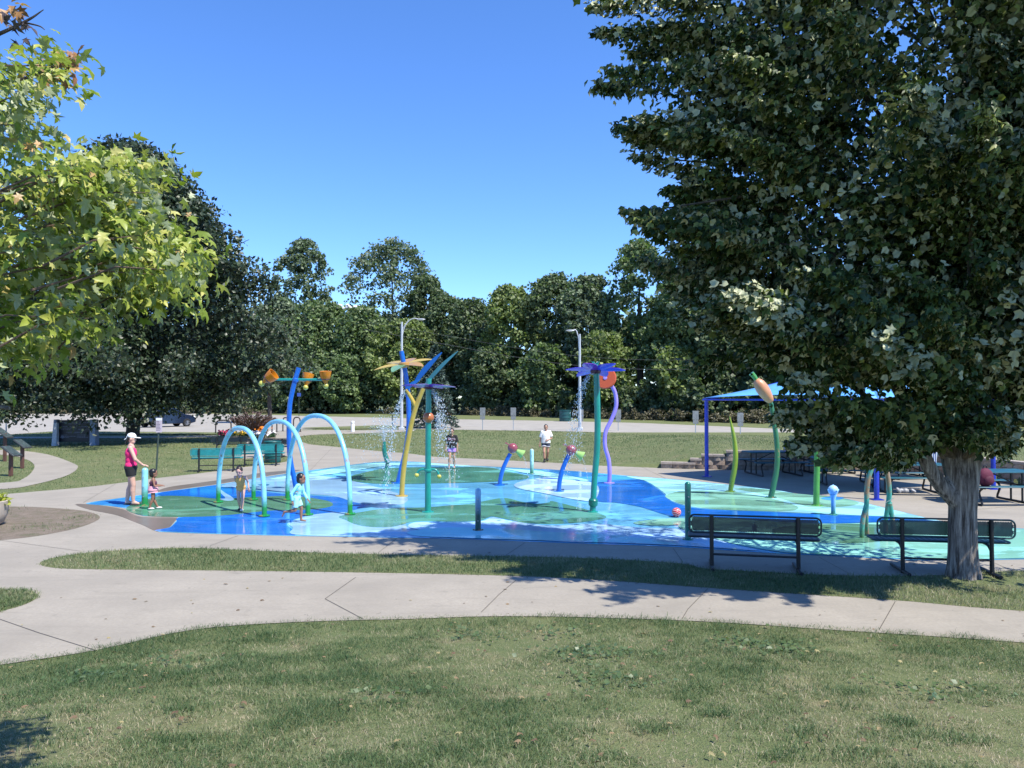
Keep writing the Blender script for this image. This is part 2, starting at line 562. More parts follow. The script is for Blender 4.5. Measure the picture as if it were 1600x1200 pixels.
DIRT = GP([(-160, 862), (-60, 852), (0, 845), (60, 838), (120, 826), (153, 813), (152, 805), (125, 798), (60, 793), (0, 792), (-160, 792)])
sheet('planting_bed', DIRT, 0.0105, dirt_m, n=4)

# ---- saw-cut joints of the walkway
def joint(px, w=0.008):
    pts = GP(px)
    mb = MB()
    for a, c in zip(pts[:-1], pts[1:]):
        a, c = Vector((a[0], a[1], 0)), Vector((c[0], c[1], 0))
        s = (c - a).normalized().cross(Vector((0, 0, 1))) * w / 2
        mb.add([a - s, a + s, c + s, c - s], [(0, 1, 2, 3)])
    mb.build('joint_groove', joint_m, None, False, loc=(0, 0, 0.0125), kind='structure')
for px in ([(508, 937), (568, 969)], [(508, 937), (556, 903)], [(806, 908), (780, 930), (752, 958)], [(1106, 921), (1075, 953), (1066, 968)], [(1399, 941), (1374, 985)], [(0, 969), (60, 990), (150, 1018)], [(0, 845), (125, 862)], [(372, 838), (330, 853)], [(820, 849), (790, 869)], [(620, 842), (592, 864)], [(1052, 858), (1066, 878)], [(1280, 872), (1330, 899)], [(1552, 880), (1590, 896)], [(480, 740), (520, 699)], [(180, 757), (130, 786)], [(640, 722), (700, 716)], [(1060, 740), (1140, 733)], [(1040, 748), (1000, 729)], [(1480, 801), (1600, 790)], [(940, 741), (1010, 729)]):
    joint(px)

# ---- the splash pad and its painted shapes
def pad_mat(name, col, wet=0.6, streak=0.35):
    m, nt, b, out = new_mat(name)
    a = world_noise(nt, 1.1, 6, 0.65, (0.5, 1, 1), 0.8)
    c = world_noise(nt, 40, 3, 0.7)
    w = world_noise(nt, 0.55, 5, 0.6, (0.6, 1.0, 1), 1.2)
    col1 = ramp(nt, a, [(0.28, tuple(k * (1 - streak) for k in col)), (0.55, col), (0.8, tuple(min(1, k * (1 + streak * 0.8) + 0.03 * streak) for k in col))])
    col1 = mixc(nt, ramp(nt, c, [(0.45, 0.0), (0.75, 0.25)]), col1, tuple(k * 0.6 for k in col))
    nt.links.new(col1, b.inputs['Base Color'])
    sc = world_noise(nt, 2.3, 7, 0.75, (0.35, 1.2, 1), 1.5)
    col1 = mixc(nt, ramp(nt, sc, [(0.55, 0.0), (0.74, 0.55)]), col1, tuple(k * 0.55 + 0.22 for k in col))
    nt.links.new(col1, b.inputs['Base Color'])
    wetm = ramp(nt, w, [(0.52 - wet * 0.25, 0.0), (0.60 - wet * 0.22, 1.0)])
    rr = N(nt, 'MapRange'); rr.inputs['To Min'].default_value = 0.55; rr.inputs['To Max'].default_value = 0.045
    nt.links.new(wetm, rr.inputs[0]); nt.links.new(rr.outputs[0], b.inputs['Roughness'])
    sp = N(nt, 'MapRange'); sp.inputs['To Min'].default_value = 0.2; sp.inputs['To Max'].default_value = 0.38
    nt.links.new(wetm, sp.inputs[0]); nt.links.new(sp.outputs[0], b.inputs['Specular IOR Level'])
    bm_ = N(nt, 'Math', operation='MULTIPLY'); inv = N(nt, 'Math', operation='SUBTRACT'); inv.inputs[0].default_value = 1.15
    nt.links.new(wetm, inv.inputs[1]); nt.links.new(inv.outputs[0], bm_.inputs[0]); nt.links.new(c, bm_.inputs[1])
    bump(nt, b, bm_.outputs[0], 0.25, 0.006)
    return m
SKYB = pad_mat('pad_sky_blue', (0.135, 0.45, 0.72), 0.6)
AZURE = pad_mat('pad_azure', (0.05, 0.31, 0.78), 0.5)
DEEP = pad_mat('pad_deep_blue', (0.015, 0.17, 0.66), 0.7)
AQUA = pad_mat('pad_aqua', (0.30, 0.66, 0.74), 0.3, 0.15)
PALE = pad_mat('pad_pale_blue', (0.31, 0.53, 0.76), 0.6, 0.3)
ICE = pad_mat('pad_ice_blue', (0.36, 0.58, 0.80), 0.3, 0.2)
LEAF = pad_mat('pad_leaf_green', (0.085, 0.285, 0.215), 0.7, 0.35)
LEAF2 = pad_mat('pad_light_green', (0.19, 0.43, 0.32), 0.35, 0.3)
TEAL = pad_mat('pad_teal', (0.24, 0.56, 0.46), 0.35, 0.2)
OLIVE = pad_mat('pad_olive_green', (0.10, 0.255, 0.165), 0.6, 0.3)
PAD_PX = [(134, 787), (200, 777), (248, 770), (300, 763), (345, 757), (400, 748), (480, 736), (570, 724), (610, 721), (650, 722), (700, 726), (780, 730), (840, 733), (905, 737), (970, 743), (1060, 750), (1160, 760), (1220, 767), (1250, 773), (1300, 776), (1340, 784), (1440, 808), (1480, 817), (1600, 827), (1720, 838), (1770, 856), (1700, 872), (1600, 875), (1450, 877), (1390, 874), (1280, 869), (1216, 866), (1140, 861), (1060, 856), (960, 852), (840, 848), (720, 843), (600, 841), (500, 839), (440, 838), (250, 832), (265, 825), (275, 815), (278, 810), (272, 808), (225, 807), (200, 799), (196, 795), (168, 791)]
PAD = GP(PAD_PX)
sheet('splash_pad', PAD, 0.012, SKYB, n=3)
WETC = GP([(118, 789), (134, 788.5), (168, 792), (194, 797), (205, 803), (224, 808.5), (272, 809.5), (276, 811), (273, 815), (263, 826), (248, 832), (225, 822), (205, 814), (180, 805), (140, 797)])
sheet('wet_concrete', WETC, 0.0118, conc_wet, n=5)
WET2 = GP([(400, 747), (345, 756), (300, 762), (248, 769), (262, 762), (310, 755), (360, 748), (410, 739), (470, 735)])
sheet('wet_concrete', WET2, 0.0118, conc_wet, n=5)
shapes = [
 ('painted_wave', AZURE, 0.016, [(140, 787), (200, 778), (246, 771.5), (240, 778), (200, 793), (168, 790)]),
 ('painted_wave', DEEP, 0.016, [(246, 771.5), (300, 764), (342, 758.5), (372, 764), (440, 772), (500, 776), (560, 780), (582, 787), (540, 801), (490, 804.5), (450, 817), (456, 828), (461, 837), (440, 837), (253, 831), (266, 825), (276, 816), (279, 810), (320, 804), (300, 790), (270, 780)]),
 ('painted_leaf', OLIVE, 0.020, [(197, 796), (215, 786), (250, 776), (300, 776.5), (345, 780), (400, 777), (460, 776), (510, 783), (520, 790), (505, 795), (470, 798), (420, 799), (375, 804), (325, 808), (272, 808.5), (222, 806)]),
 ('painted_swirl', PALE, 0.024, [(342, 764), (352, 771), (362, 777), (365, 782), (355, 783), (343, 780.5), (352, 779), (345, 771)]),
 ('painted_leaf', PALE, 0.016, [(345, 760), (400, 749), (470, 742), (540, 750), (610, 768), (634, 778), (636, 784), (620, 790), (560, 787), (520, 776), (440, 770), (380, 763)]),
 ('painted_wave', PALE, 0.017, [(464, 837), (458, 826), (452, 817), (492, 805), (545, 802), (600, 815), (660, 830), (700, 841), (600, 840)]),
 ('painted_leaf', LEAF, 0.020, [(530, 808), (560, 802), (600, 796), (660, 794), (700, 791), (740, 787), (786, 779), (815, 785), (840, 788), (858, 786), (863, 784), (900, 793), (930, 801), (948, 809), (930, 814), (900, 818), (860, 820), (820, 818), (790, 812), (768, 808), (752, 814), (720, 816), (650, 816), (610, 825), (565, 823), (540, 814)]),
 ('painted_leaf', LEAF, 0.020, [(541, 747), (570, 739), (600, 733), (650, 731), (700, 731), (760, 731), (788, 736), (824, 744), (822, 749), (800, 751), (760, 754), (680, 756), (600, 757), (555, 753)]),
 ('painted_wave', AZURE, 0.016, [(845, 734), (905, 738), (968, 744), (990, 750), (960, 754), (930, 756), (890, 748)]),
 ('painted_wave', DEEP, 0.018, [(932, 756), (962, 753), (990, 750), (1006, 752), (1026, 764), (1040, 775), (1050, 785), (1080, 794), (1120, 798), (1200, 801), (1280, 805), (1400, 810), (1474, 817), (1392, 816.5), (1280, 819), (1170, 813), (1080, 808), (1046, 807), (1000, 793), (960, 786), (932, 782)]),
 ('painted_field', AQUA, 0.016, [(980, 745), (1060, 751), (1160, 761), (1220, 768), (1250, 774), (1300, 777), (1340, 785), (1440, 809), (1472, 816), (1400, 809), (1280, 804), (1200, 800), (1120, 797), (1082, 793), (1050, 784), (1042, 775), (1027, 763), (1008, 752)]),
 ('painted_leaf', LEAF2, 0.020, [(1040, 775), (1070, 768), (1120, 768.5), (1165, 772), (1205, 780), (1240, 790), (1247, 796), (1225, 800), (1140, 798), (1085, 793), (1052, 784)]),
 ('painted_leaf', LEAF2, 0.022, [(1146, 764), (1192, 765), (1240, 772), (1300, 777), (1338, 785), (1340, 789), (1316, 793), (1270, 794), (1245, 788), (1215, 779), (1180, 771)]),
 ('painted_field', TEAL, 0.016, [(1082, 809), (1170, 814), (1280, 820), (1400, 817.5), (1480, 818.5), (1600, 828.5), (1720, 840), (1760, 856), (1690, 871), (1600, 874), (1450, 876), (1390, 873), (1280, 868), (1220, 864), (1150, 852), (1100, 838), (1060, 824)]),
 ('painted_leaf', OLIVE, 0.020, [(1210, 828), (1260, 822), (1330, 820), (1400, 823), (1430, 832), (1410, 843), (1350, 850), (1280, 850), (1220, 842)]),
 ('painted_leaf', LEAF2, 0.020, [(990, 818), (1030, 812), (1075, 812), (1090, 818), (1050, 822), (1010, 822)]),
 ('painted_wave', ICE, 0.016, [(650, 818), (700, 818), (752, 816), (770, 810), (800, 816), (860, 823), (930, 820), (1000, 826), (1060, 828), (1110, 842), (1150, 854), (1180, 862), (1060, 854), (960, 850), (880, 848), (780, 842), (700, 836), (640, 826)]),
 ('painted_wave', AQUA, 0.020, [(700, 826), (780, 828), (880, 834), (960, 838), (1020, 846), (1060, 853), (960, 849), (840, 846), (720, 842), (650, 839), (640, 832)]),
 ('painted_leaf', ICE, 0.020, [(830, 750), (870, 747), (930, 757), (930, 782), (900, 782), (850, 772), (810, 764), (805, 757)]),
 ('painted_field', AQUA, 0.019, [(570, 726), (650, 724), (740, 729), (790, 734), (830, 742), (900, 752), (915, 750), (850, 738), (790, 733), (700, 729), (650, 727), (600, 729), (545, 738), (480, 746), (420, 750), (480, 740)]),
 ('painted_drop', AZURE, 0.026, [(1283, 780), (1300, 777.5), (1318, 779), (1312, 782), (1297, 783)]),
]
for i, (nm, m_, z_, px) in enumerate(shapes):
    sheet(nm, GP(px), 0.0135 + 0.0006 * i, m_, n=5)

# ================================================================= VEGETATION
def unit(a):
    return a / (np.linalg.norm(a, axis=-1, keepdims=True) + 1e-9)

MAPLE = np.array([(0, 0, 0), (.34, -.06, -.05), (.19, .19, .06), (.52, .44, -.10), (.20, .46, .07), (.21, .68, .05), (0, 1.05, -.16), (-.21, .68, .05), (-.20, .46, .07), (-.52, .44, -.10), (-.19, .19, .06), (-.34, -.06, -.05), (0, .32, .02)], float)
MAPLE_LO = np.array([(0, 0, 0), (.30, .02, -.05), (.50, .46, -.10), (.19, .60, .05), (0, 1.05, -.16), (-.19, .60, .05), (-.50, .46, -.10), (-.30, .02, -.05)], float)
MAPLE_LO[:, 2] *= 1.8
MAPLE_LO_T = np.array([(0, i, i + 1) for i in range(1, 7)] )
MAPLE_T = np.array([(12, i, (i + 1) % 12) for i in range(12)])
OVAL = np.array([(0, 0, 0), (.33, .45, .05), (0, 1, -.04), (-.33, .45, .05)], float)
OVAL_T = np.array([(0, 1, 2), (0, 2, 3)])
CLUMP = np.array([(0, -.1, 0), (.5, .35, .10), (.05, 1, -.04), (-.45, .45, -.08)], float)
CLUMP_T = np.array([(0, 1, 2), (0, 2, 3)])

def leaves_mesh(name, pos, tip, nor, size, tmpl, tris):
    tip = unit(tip)
    nor = unit(nor - tip * (nor * tip).sum(-1, keepdims=True))
    side = np.cross(tip, nor)
    k = len(tmpl)
    V = pos[:, None, :] + size[:, None, None] * (tmpl[None, :, 0, None] * side[:, None] + tmpl[None, :, 1, None] * tip[:, None] + tmpl[None, :, 2, None] * nor[:, None])
    T = (tris[None] + (np.arange(len(pos)) * k)[:, None, None]).reshape(-1, 3)
    return fast_mesh(name, V.reshape(-1, 3), T)

bark_m = None
def bark(name, col, dark, scale=(6, 6, 0.9), amt=0.5):
    m, nt, b, out = new_mat(name)
    f = noise(nt, 3.0, 7, 0.7, stretch=scale)
    g = noise(nt, 14, 4, 0.6)
    c = ramp(nt, f, [(amt - 0.16, dark), (amt, tuple((x + y) / 2 for x, y in zip(dark, col))), (amt + 0.12, col)])
    c = mixc(nt, ramp(nt, g, [(0.55, 0.0), (0.75, 0.45)]), c, dark)
    nt.links.new(c, b.inputs['Base Color'])
    b.inputs['Roughness'].default_value = 0.9
    bump(nt, b, f, 0.9, 0.03)
    return m
bark_dark = bark('dark_bark', (0.10, 0.08, 0.065), (0.03, 0.024, 0.02))
bark_maple = bark('maple_bark', (0.45, 0.40, 0.345), (0.055, 0.042, 0.034), (8, 8, 0.6), 0.55)

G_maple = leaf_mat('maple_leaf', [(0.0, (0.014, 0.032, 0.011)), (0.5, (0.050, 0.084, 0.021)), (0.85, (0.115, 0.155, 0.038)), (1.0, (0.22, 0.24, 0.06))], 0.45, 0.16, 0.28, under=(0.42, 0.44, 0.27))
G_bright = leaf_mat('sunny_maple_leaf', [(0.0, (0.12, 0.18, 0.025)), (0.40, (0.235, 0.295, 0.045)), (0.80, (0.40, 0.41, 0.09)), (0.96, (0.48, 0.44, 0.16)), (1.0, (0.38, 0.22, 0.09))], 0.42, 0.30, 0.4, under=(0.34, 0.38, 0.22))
G_autumn = leaf_mat('rusty_maple_leaf', [(0.0, (0.20, 0.09, 0.05)), (0.5, (0.38, 0.19, 0.07)), (1.0, (0.46, 0.27, 0.08))], 0.45, 0.3, 0.4)
G_oak = leaf_mat('dark_oak_leaf', [(0.0, (0.014, 0.028, 0.012)), (0.6, (0.027, 0.046, 0.019)), (0.95, (0.055, 0.078, 0.036)), (1.0, (0.17, 0.18, 0.13))], 0.42, 0.08, 0.35, under=(0.08, 0.095, 0.065))
def wood_leaf(name, base, tr=0.2):
    a = np.array(base)
    return leaf_mat(name, [(0.0, tuple(a * 0.55)), (0.5, tuple(a)), (0.85, tuple(a * 1.35)), (1.0, tuple(a * np.array((1.8, 1.7, 1.6))))], 0.5, tr, 0.35)
W_mid = wood_leaf('woodland_leaf_green', (0.125, 0.175, 0.072), .3)
W_dark = wood_leaf('woodland_leaf_dark', (0.095, 0.130, 0.062), .3)
W_yel = wood_leaf('woodland_leaf_yellow_green', (0.165, 0.21, 0.072), .3)
W_grey = wood_leaf('woodland_leaf_grey_green', (0.125, 0.165, 0.098), .3)
W_pale = wood_leaf('woodland_leaf_pale', (0.13, 0.145, 0.07))
G_spruce = wood_leaf('spruce_needles', (0.062, 0.095, 0.075), 0.05)
G_rust = wood_leaf('rusty_shrub_leaf', (0.10, 0.065, 0.045))
G_purple = wood_leaf('purple_fountain_grass', (0.13, 0.085, 0.085))
G_lime = leaf_mat('lime_leaf', [(0.0, (0.22, 0.26, 0.03)), (1.0, (0.42, 0.44, 0.06))], 0.45, 0.35)

def puff_crown(rng, base, H, Rr, z0, npuff, nleaf, size, lean=0.0, tmpl=CLUMP, tris=CLUMP_T, power=0.55, puff=0.20, shape=None, gap=0.0, front=0.35):
    """leaf clumps gathered in puffs that fill a crown envelope; returns arrays"""
    P, Tt, Nn, S = [], [], [], []
    a0 = rng.uniform(0, 6.28)
    for i in range(npuff):
        t = rng.uniform(0.02, 0.97) if rng.random() > 0.15 else rng.uniform(0.7, 0.98)
        env = (np.sin(np.pi * min(0.985, 0.10 + 0.90 * t) ** 1.15)) ** power if shape is None else np.interp(t, shape[0], shape[1])
        a = rng.uniform(0, 2 * np.pi)
        if rng.random() < front:      # most of the foliage grows on the light, open side of the wood
            a = -np.pi / 2 + rng.uniform(-1.5, 1.5)
        lob = 0.80 + 0.25 * np.sin(2 * a + a0 + 4 * t) + 0.14 * np.sin(5 * a + 7 * t + a0)
        r = Rr * env * lob * rng.uniform(0.45, 1.0) ** 0.5
        c = np.array([base[0] + r * np.cos(a) + lean * t * H, base[1] + r * np.sin(a), base[2] + z0 + t * (H - z0)])
        pr = Rr * puff * rng.uniform(0.6, 1.35)
        n = int(nleaf * rng.uniform(0.6, 1.3))
        d = unit(rng.normal(size=(n, 3)) + np.array([0, 0, 0.35]))
        P.append(c + d * pr * rng.uniform(0.55, 1.08, (n, 1)) * np.array([1, 1, 0.78]))
        Nn.append(unit(d + rng.normal(size=(n, 3)) * 0.55 + np.array([0, 0, 0.35])))
        Tt.append(unit(rng.normal(size=(n, 3)) + d * 0.5 + np.array([0, 0, -0.3])))
        S.append(size * rng.uniform(0.6, 1.35, n))
    return np.concatenate(P), np.concatenate(Tt), np.concatenate(Nn), np.concatenate(S)

def trunk_mesh(base, H, r, z0, rng, Rr, nl=7, lean=0.0):
    mb = MB()
    top = H * 0.8
    pts = [(0, 0, -0.15), (0, 0, 0.25), (rng.normal() * .1, rng.normal() * .1, z0 + 0.4), (lean * H * .4 + rng.normal() * .3, rng.normal() * .3, H * 0.45), (lean * H * .8, rng.normal() * .3, top)]
    mb.curve(pts, [r * 1.5, r * 1.05, r * 0.92, r * 0.6, r * 0.15], 10, 5)
    limbs = MB()
    for i in range(nl):
        z = rng.uniform(z0, H * 0.62); a = rng.uniform(0, 6.28); L = Rr * rng.uniform(0.6, 0.95)
        k = r * (1 - z / H) * 0.5
        limbs.curve([(lean * z, 0, z), (lean * z + math.cos(a) * L * .4, math.sin(a) * L * .4, z + L * .3), (lean * z + math.cos(a) * L, math.sin(a) * L, z + L * 0.55)], [k, k * .7, k * .15], 7, 4)
    return mb, limbs

def make_tree(name, label, base, H, Rr, r, z0, mat, npuff, nleaf, size, seed, group=None, lean=0.0, cat='tree', bk=None, nl=7, **kw):
    rng = np.random.default_rng(seed)
    t = thing(name, label, cat, base, 0, group)
    tr, limbs = trunk_mesh(base, H, r, z0, rng, Rr, nl, lean)
    tr.add(limbs.v, limbs.f)
    tr.build('trunk', bk or bark_dark, t)
    P, Tt, Nn, S = puff_crown(rng, (0, 0, 0), H, Rr, z0, npuff, nleaf, size, lean, **kw)
    me = leaves_mesh('crown', P, Tt, Nn, S, kw.get('tmpl', CLUMP), kw.get('tris', CLUMP_T))
    me.materials.append(mat)
    c = link(bpy.data.objects.new('crown', me), t)
    return t

# ---------------------------------------------------------------- the woods behind the road
def wood_depth(px):
    return float(np.interp(px, [-100, 450, 700, 900, 1090, 1250, 1600, 1750], [118, 122, 116, 98, 84, 77, 68, 66]))

WOODS = [  # label, px centre, px top, half width px, extra depth, leaf, lean
 ('tall loose-crowned tree rising above the wood beside the dark oak', 474, 372, 44, 14, W_grey, 0.0, 0.34),
 ('tall open cottonwood standing highest over the wood behind the left street lamp', 612, 376, 72, 10, W_grey, 0.0, 0.34),
 ('dark round-topped tree just right of the tall cottonwood', 668, 434, 42, 8, W_dark, 0.0, 0.2),
 ('pale yellowish tree peeking above the wood at the edge of the big maple', 1082, 262, 42, 5, W_pale, 0.0, 0.3),
 ('tall light green tree towering over the wood right of the second street lamp', 1000, 376, 72, 6, W_mid, 0.0, 0.28),
 ('bushy green tree filling the wood above the blue bucket post', 500, 476, 62, 2, W_mid, 0, 0.1),
 ('grey-green tree in the wood just right of the dark oak crown', 432, 470, 56, 5, W_grey, 0, 0.15),
 ('broad green tree in the wood below the small white cloud', 562, 484, 58, 0, W_mid, 0, 0.05),
 ('mid green tree behind the yellow flower spray post', 632, 500, 52, -3, W_yel, 0, 0.02),
 ('dark tree in the wood directly behind the blue spruce', 700, 462, 48, 5, W_dark, 0, 0.1),
 ('low dark tree in the dip of the treeline between the lamps', 745, 468, 46, 2, W_dark, 0, 0.05),
 ('bright yellow-green tree in the wood midway between the two lamps', 798, 448, 56, 0, W_yel, 0, 0.03),
 ('brown-topped dark tree in the wood left of the second lamp', 868, 432, 58, 4, W_dark, 0, 0.08),
 ('grey twiggy tree in the wood above the second street lamp', 922, 432, 52, 3, W_grey, 0, 0.08),
 ('low yellow-green tree behind the purple flower spray post', 945, 520, 44, -6, W_yel, 0, 0.0),
 ('low round green tree at the wood edge left of the second lamp', 850, 540, 42, -6, W_mid, 0, 0.0),
 ('small rounded tree at the wood edge above the two road signs', 770, 545, 44, -5, W_dark, 0, 0.0),
 ('green tree in the wood left of the shade canopy', 1062, 440, 60, 2, W_mid, 0, 0.04),
 ('low yellowish tree at the wood edge over the blue canopy corner', 1062, 545, 40, -4, W_yel, 0, 0.0),
 ('dark tree in the wood behind the orange gourd sprayer', 1150, 430, 62, 0, W_dark, 0, 0.04),
 ('wood tree half hidden by maple leaves over the canopy ridge', 1245, 420, 66, 0, W_mid, 0, 0.04),
 ('wood tree behind the maple, right of the canopy ridge', 1350, 420, 68, 0, W_dark, 0, 0.04),
 ('wood tree behind the fork of the maple trunk', 1455, 410, 70, 0, W_mid, 0, 0.04),
 ('wood tree at the right border behind the maple crown', 1560, 400, 72, 0, W_dark, 0, 0.04),
 ('dim wood tree under the dark oak, right of its trunk', 330, 500, 62, 2, W_dark, 0, 0.04),
 ('dim wood tree behind the dark oak trunk', 235, 500, 66, 2, W_mid, 0, 0.04),
 ('dim wood tree behind the granite memorial', 130, 505, 66, 2, W_dark, 0, 0.04),
 ('dim wood tree at the left border behind the parking lot', 25, 505, 66, 2, W_mid, 0, 0.04),
 ('slim pale green tree at the wood edge right of the bucket post', 540, 560, 38, -8, W_mid, 0, 0.0),
 ('dark bushy tree at the wood edge left of the bucket post', 470, 560, 42, -8, W_dark, 0, 0.0),
]
for i, (lab, px, top, hw, dd, mt, lean, z0f) in enumerate(WOODS):
    d = wood_depth(px) + 4 + dd
    x = (px - 800) / F * d
    H = CAM_Z + (620 - top) / F * d
    Rr = hw / F * d
    if dd < 0:
        npf, nlf = 150, 75
    elif z0f > 0.25:
        npf, nlf = 210, 48
    else:
        npf, nlf = 230, 80
    kw = {}
    if z0f > 0.25:
        kw = dict(power=0.75, puff=0.15)
        z0 = H * z0f
    else:
        z0 = 0.6 + H * z0f
    make_tree('wood_tree', lab, (x, d, 0), H, Rr * 1.05, 0.28 + H * 0.008, z0, mt, npf, nlf, 0.30 + 0.0010 * d, 100 + i, group='trees of the wood behind the road', **kw)
# deeper rows of the wood, one mass without edges
rng = np.random.default_rng(5)
PP = []
for k in range(110):
    px = rng.uniform(-60, 1700)
    d = wood_depth(px) + rng.uniform(14, 34)
    h = (CAM_Z + (620 - np.interp(px, [0, 430, 600, 720, 900, 1000, 1600], [500, 500, 480, 490, 470, 430, 430])) / F * d) * rng.uniform(0.55, 0.98)
    PP.append(puff_crown(rng, ((px - 800) / F * d, d, 0), h, 5.5, 0.5, 34, 26, 0.75))
me = leaves_mesh('far_woods', *[np.concatenate(a) for a in zip(*PP)], CLUMP, CLUMP_T); me.materials.append(W_dark)
tag(link(bpy.data.objects.new('far_woods', me)), 'dense dark wood closing the view behind the first row of trees', 'woods', kind='stuff')
# undergrowth along the foot of the wood
PP, PB = [], []
for k in range(230):
    px = rng.uniform(-60, 1700)
    d = wood_depth(px) + rng.uniform(-4.5, 3)
    PP.append(puff_crown(rng, ((px - 800) / F * d, d, -0.1), rng.uniform(1.8, 5.0), rng.uniform(1.4, 2.6), 0.1, 14, 34, 0.36))
    px = rng.uniform(640, 1200) if k % 3 else rng.uniform(-60, 1700)
    d = wood_depth(px) - rng.uniform(4, 7)
    PB.append(puff_crown(rng, ((px - 800) / F * d, d, -0.1), rng.uniform(0.6, 1.5), rng.uniform(0.5, 1.1), 0.0, 6, 26, 0.22))
me = leaves_mesh('undergrowth', *[np.concatenate(a) for a in zip(*PP)], CLUMP, CLUMP_T); me.materials.append(W_dark)
tag(link(bpy.data.objects.new('undergrowth', me)), 'dark green undergrowth along the foot of the wood', 'undergrowth', kind='stuff')
me = leaves_mesh('dry_weeds', *[np.concatenate(a) for a in zip(*PB)], OVAL, OVAL_T); me.materials.append(wood_leaf('dry_weed', (0.12, 0.108, 0.066)))
tag(link(bpy.data.objects.new('dry_weeds', me)), 'brown dry weeds along the grass verge of the wood', 'weeds', kind='stuff')

# ---------------------------------------------------------------- the dark oak on the lawn at left
bx, by = G(207, 689)
rng = np.random.default_rng(21)
oak = thing('oak_tree', 'large dark rounded oak shading the lawn behind the woman in pink', 'tree', (bx, by, 0))
tr, limbs = trunk_mesh((0, 0, 0), 16.3, 0.36, 2.6, rng, 8.5, 16)
tr.add(limbs.v, limbs.f); tr.build('trunk', bark_dark, oak)
sh = (np.array([0, .05, .16, .3, .45, .62, .78, .9, 1.0]), np.array([.50, .86, 1.0, .98, .92, .80, .60, .38, .10]))
P1 = puff_crown(rng, (0, 0, 0), 16.4, 8.3, 2.0, 560, 260, 0.26, 0.0, OVAL, OVAL_T, puff=0.15, shape=sh, front=0.45)
low = puff_crown(rng, (0, -1.0, 0), 4.6, 8.2, 1.5, 70, 170, 0.215, 0.0, OVAL, OVAL_T, puff=0.12, shape=(np.array([0, 1]), np.array([.8, 1.0])), front=0.6)
me = leaves_mesh('crown', *[np.concatenate(a) for a in zip(P1, low)], OVAL, OVAL_T); me.materials.append(G_oak)
link(bpy.data.objects.new('crown', me), oak)

# small street tree right of it
make_tree('young_tree', 'young tree with a thin dark trunk beside the bike rack', G(422, 661) + (0,), 9.6, 2.7, 0.20, 2.9, W_grey, 100, 70, 0.30, 61, nl=6)

# ---------------------------------------------------------------- blue spruce by the road
bx, by = G(678, 669)
sp = thing('spruce_tree', 'blue-green spruce beside the road behind the teal spray post', 'tree', (bx, by, 0))
mb = MB().tube([(0, 0, -.1), (0, 0, 6.6)], [0.16, 0.02], 8); mb.build('trunk', bark_dark, sp)
rng = np.random.default_rng(8)
P, Tt, Nn, S = [], [], [], []
for i in range(330):
    t = rng.random() ** 0.8
    z = 0.3 + t * 6.4; L = 2.0 * (1 - t) ** 0.85 + 0.12; a = rng.uniform(0, 6.28)
    n = int(16 + 34 * (1 - t))
    u = rng.random(n) ** 0.6
    ax = np.array([math.cos(a), math.sin(a), 0]); sd = np.array([-math.sin(a), math.cos(a), 0])
    P.append(np.array([0, 0, z]) + ax * (u * L)[:, None] + sd * (rng.normal(size=n) * 0.16 * L * (1.1 - u))[:, None] + np.array([0, 0, 1]) * (-0.28 * L * u ** 1.3 + rng.normal(size=n) * .05)[:, None])
    Tt.append(ax + rng.normal(size=(n, 3)) * 0.5 + np.array([0, 0, -0.2])); Nn.append(np.array([0, 0, 1.0]) + rng.normal(size=(n, 3)) * 0.6 + ax * 0.4); S.append(rng.uniform(0.14, 0.30, n))
me = leaves_mesh('crown', *[np.concatenate(a) for a in (P, Tt, Nn, S)], OVAL * np.array([0.7, 1, 1]), OVAL_T); me.materials.append(G_spruce)
link(bpy.data.objects.new('crown', me), sp)
bx, by = G(697, 667)
rs = thing('rusty_shrub', 'rust brown shrub leaning on the right side of the spruce', 'shrub', (bx, by - 0.5, 0))
me = leaves_mesh('foliage', *puff_crown(rng, (0, 0, 0), 2.3, 0.75, 0.7, 26, 40, 0.16), CLUMP, CLUMP_T); me.materials.append(G_rust)
link(bpy.data.objects.new('foliage', me), rs)
MB().tube([(0, 0, -.05), (0.02, 0, 1.6)], [0.05, 0.02], 6).build('stem', bark_dark, rs)

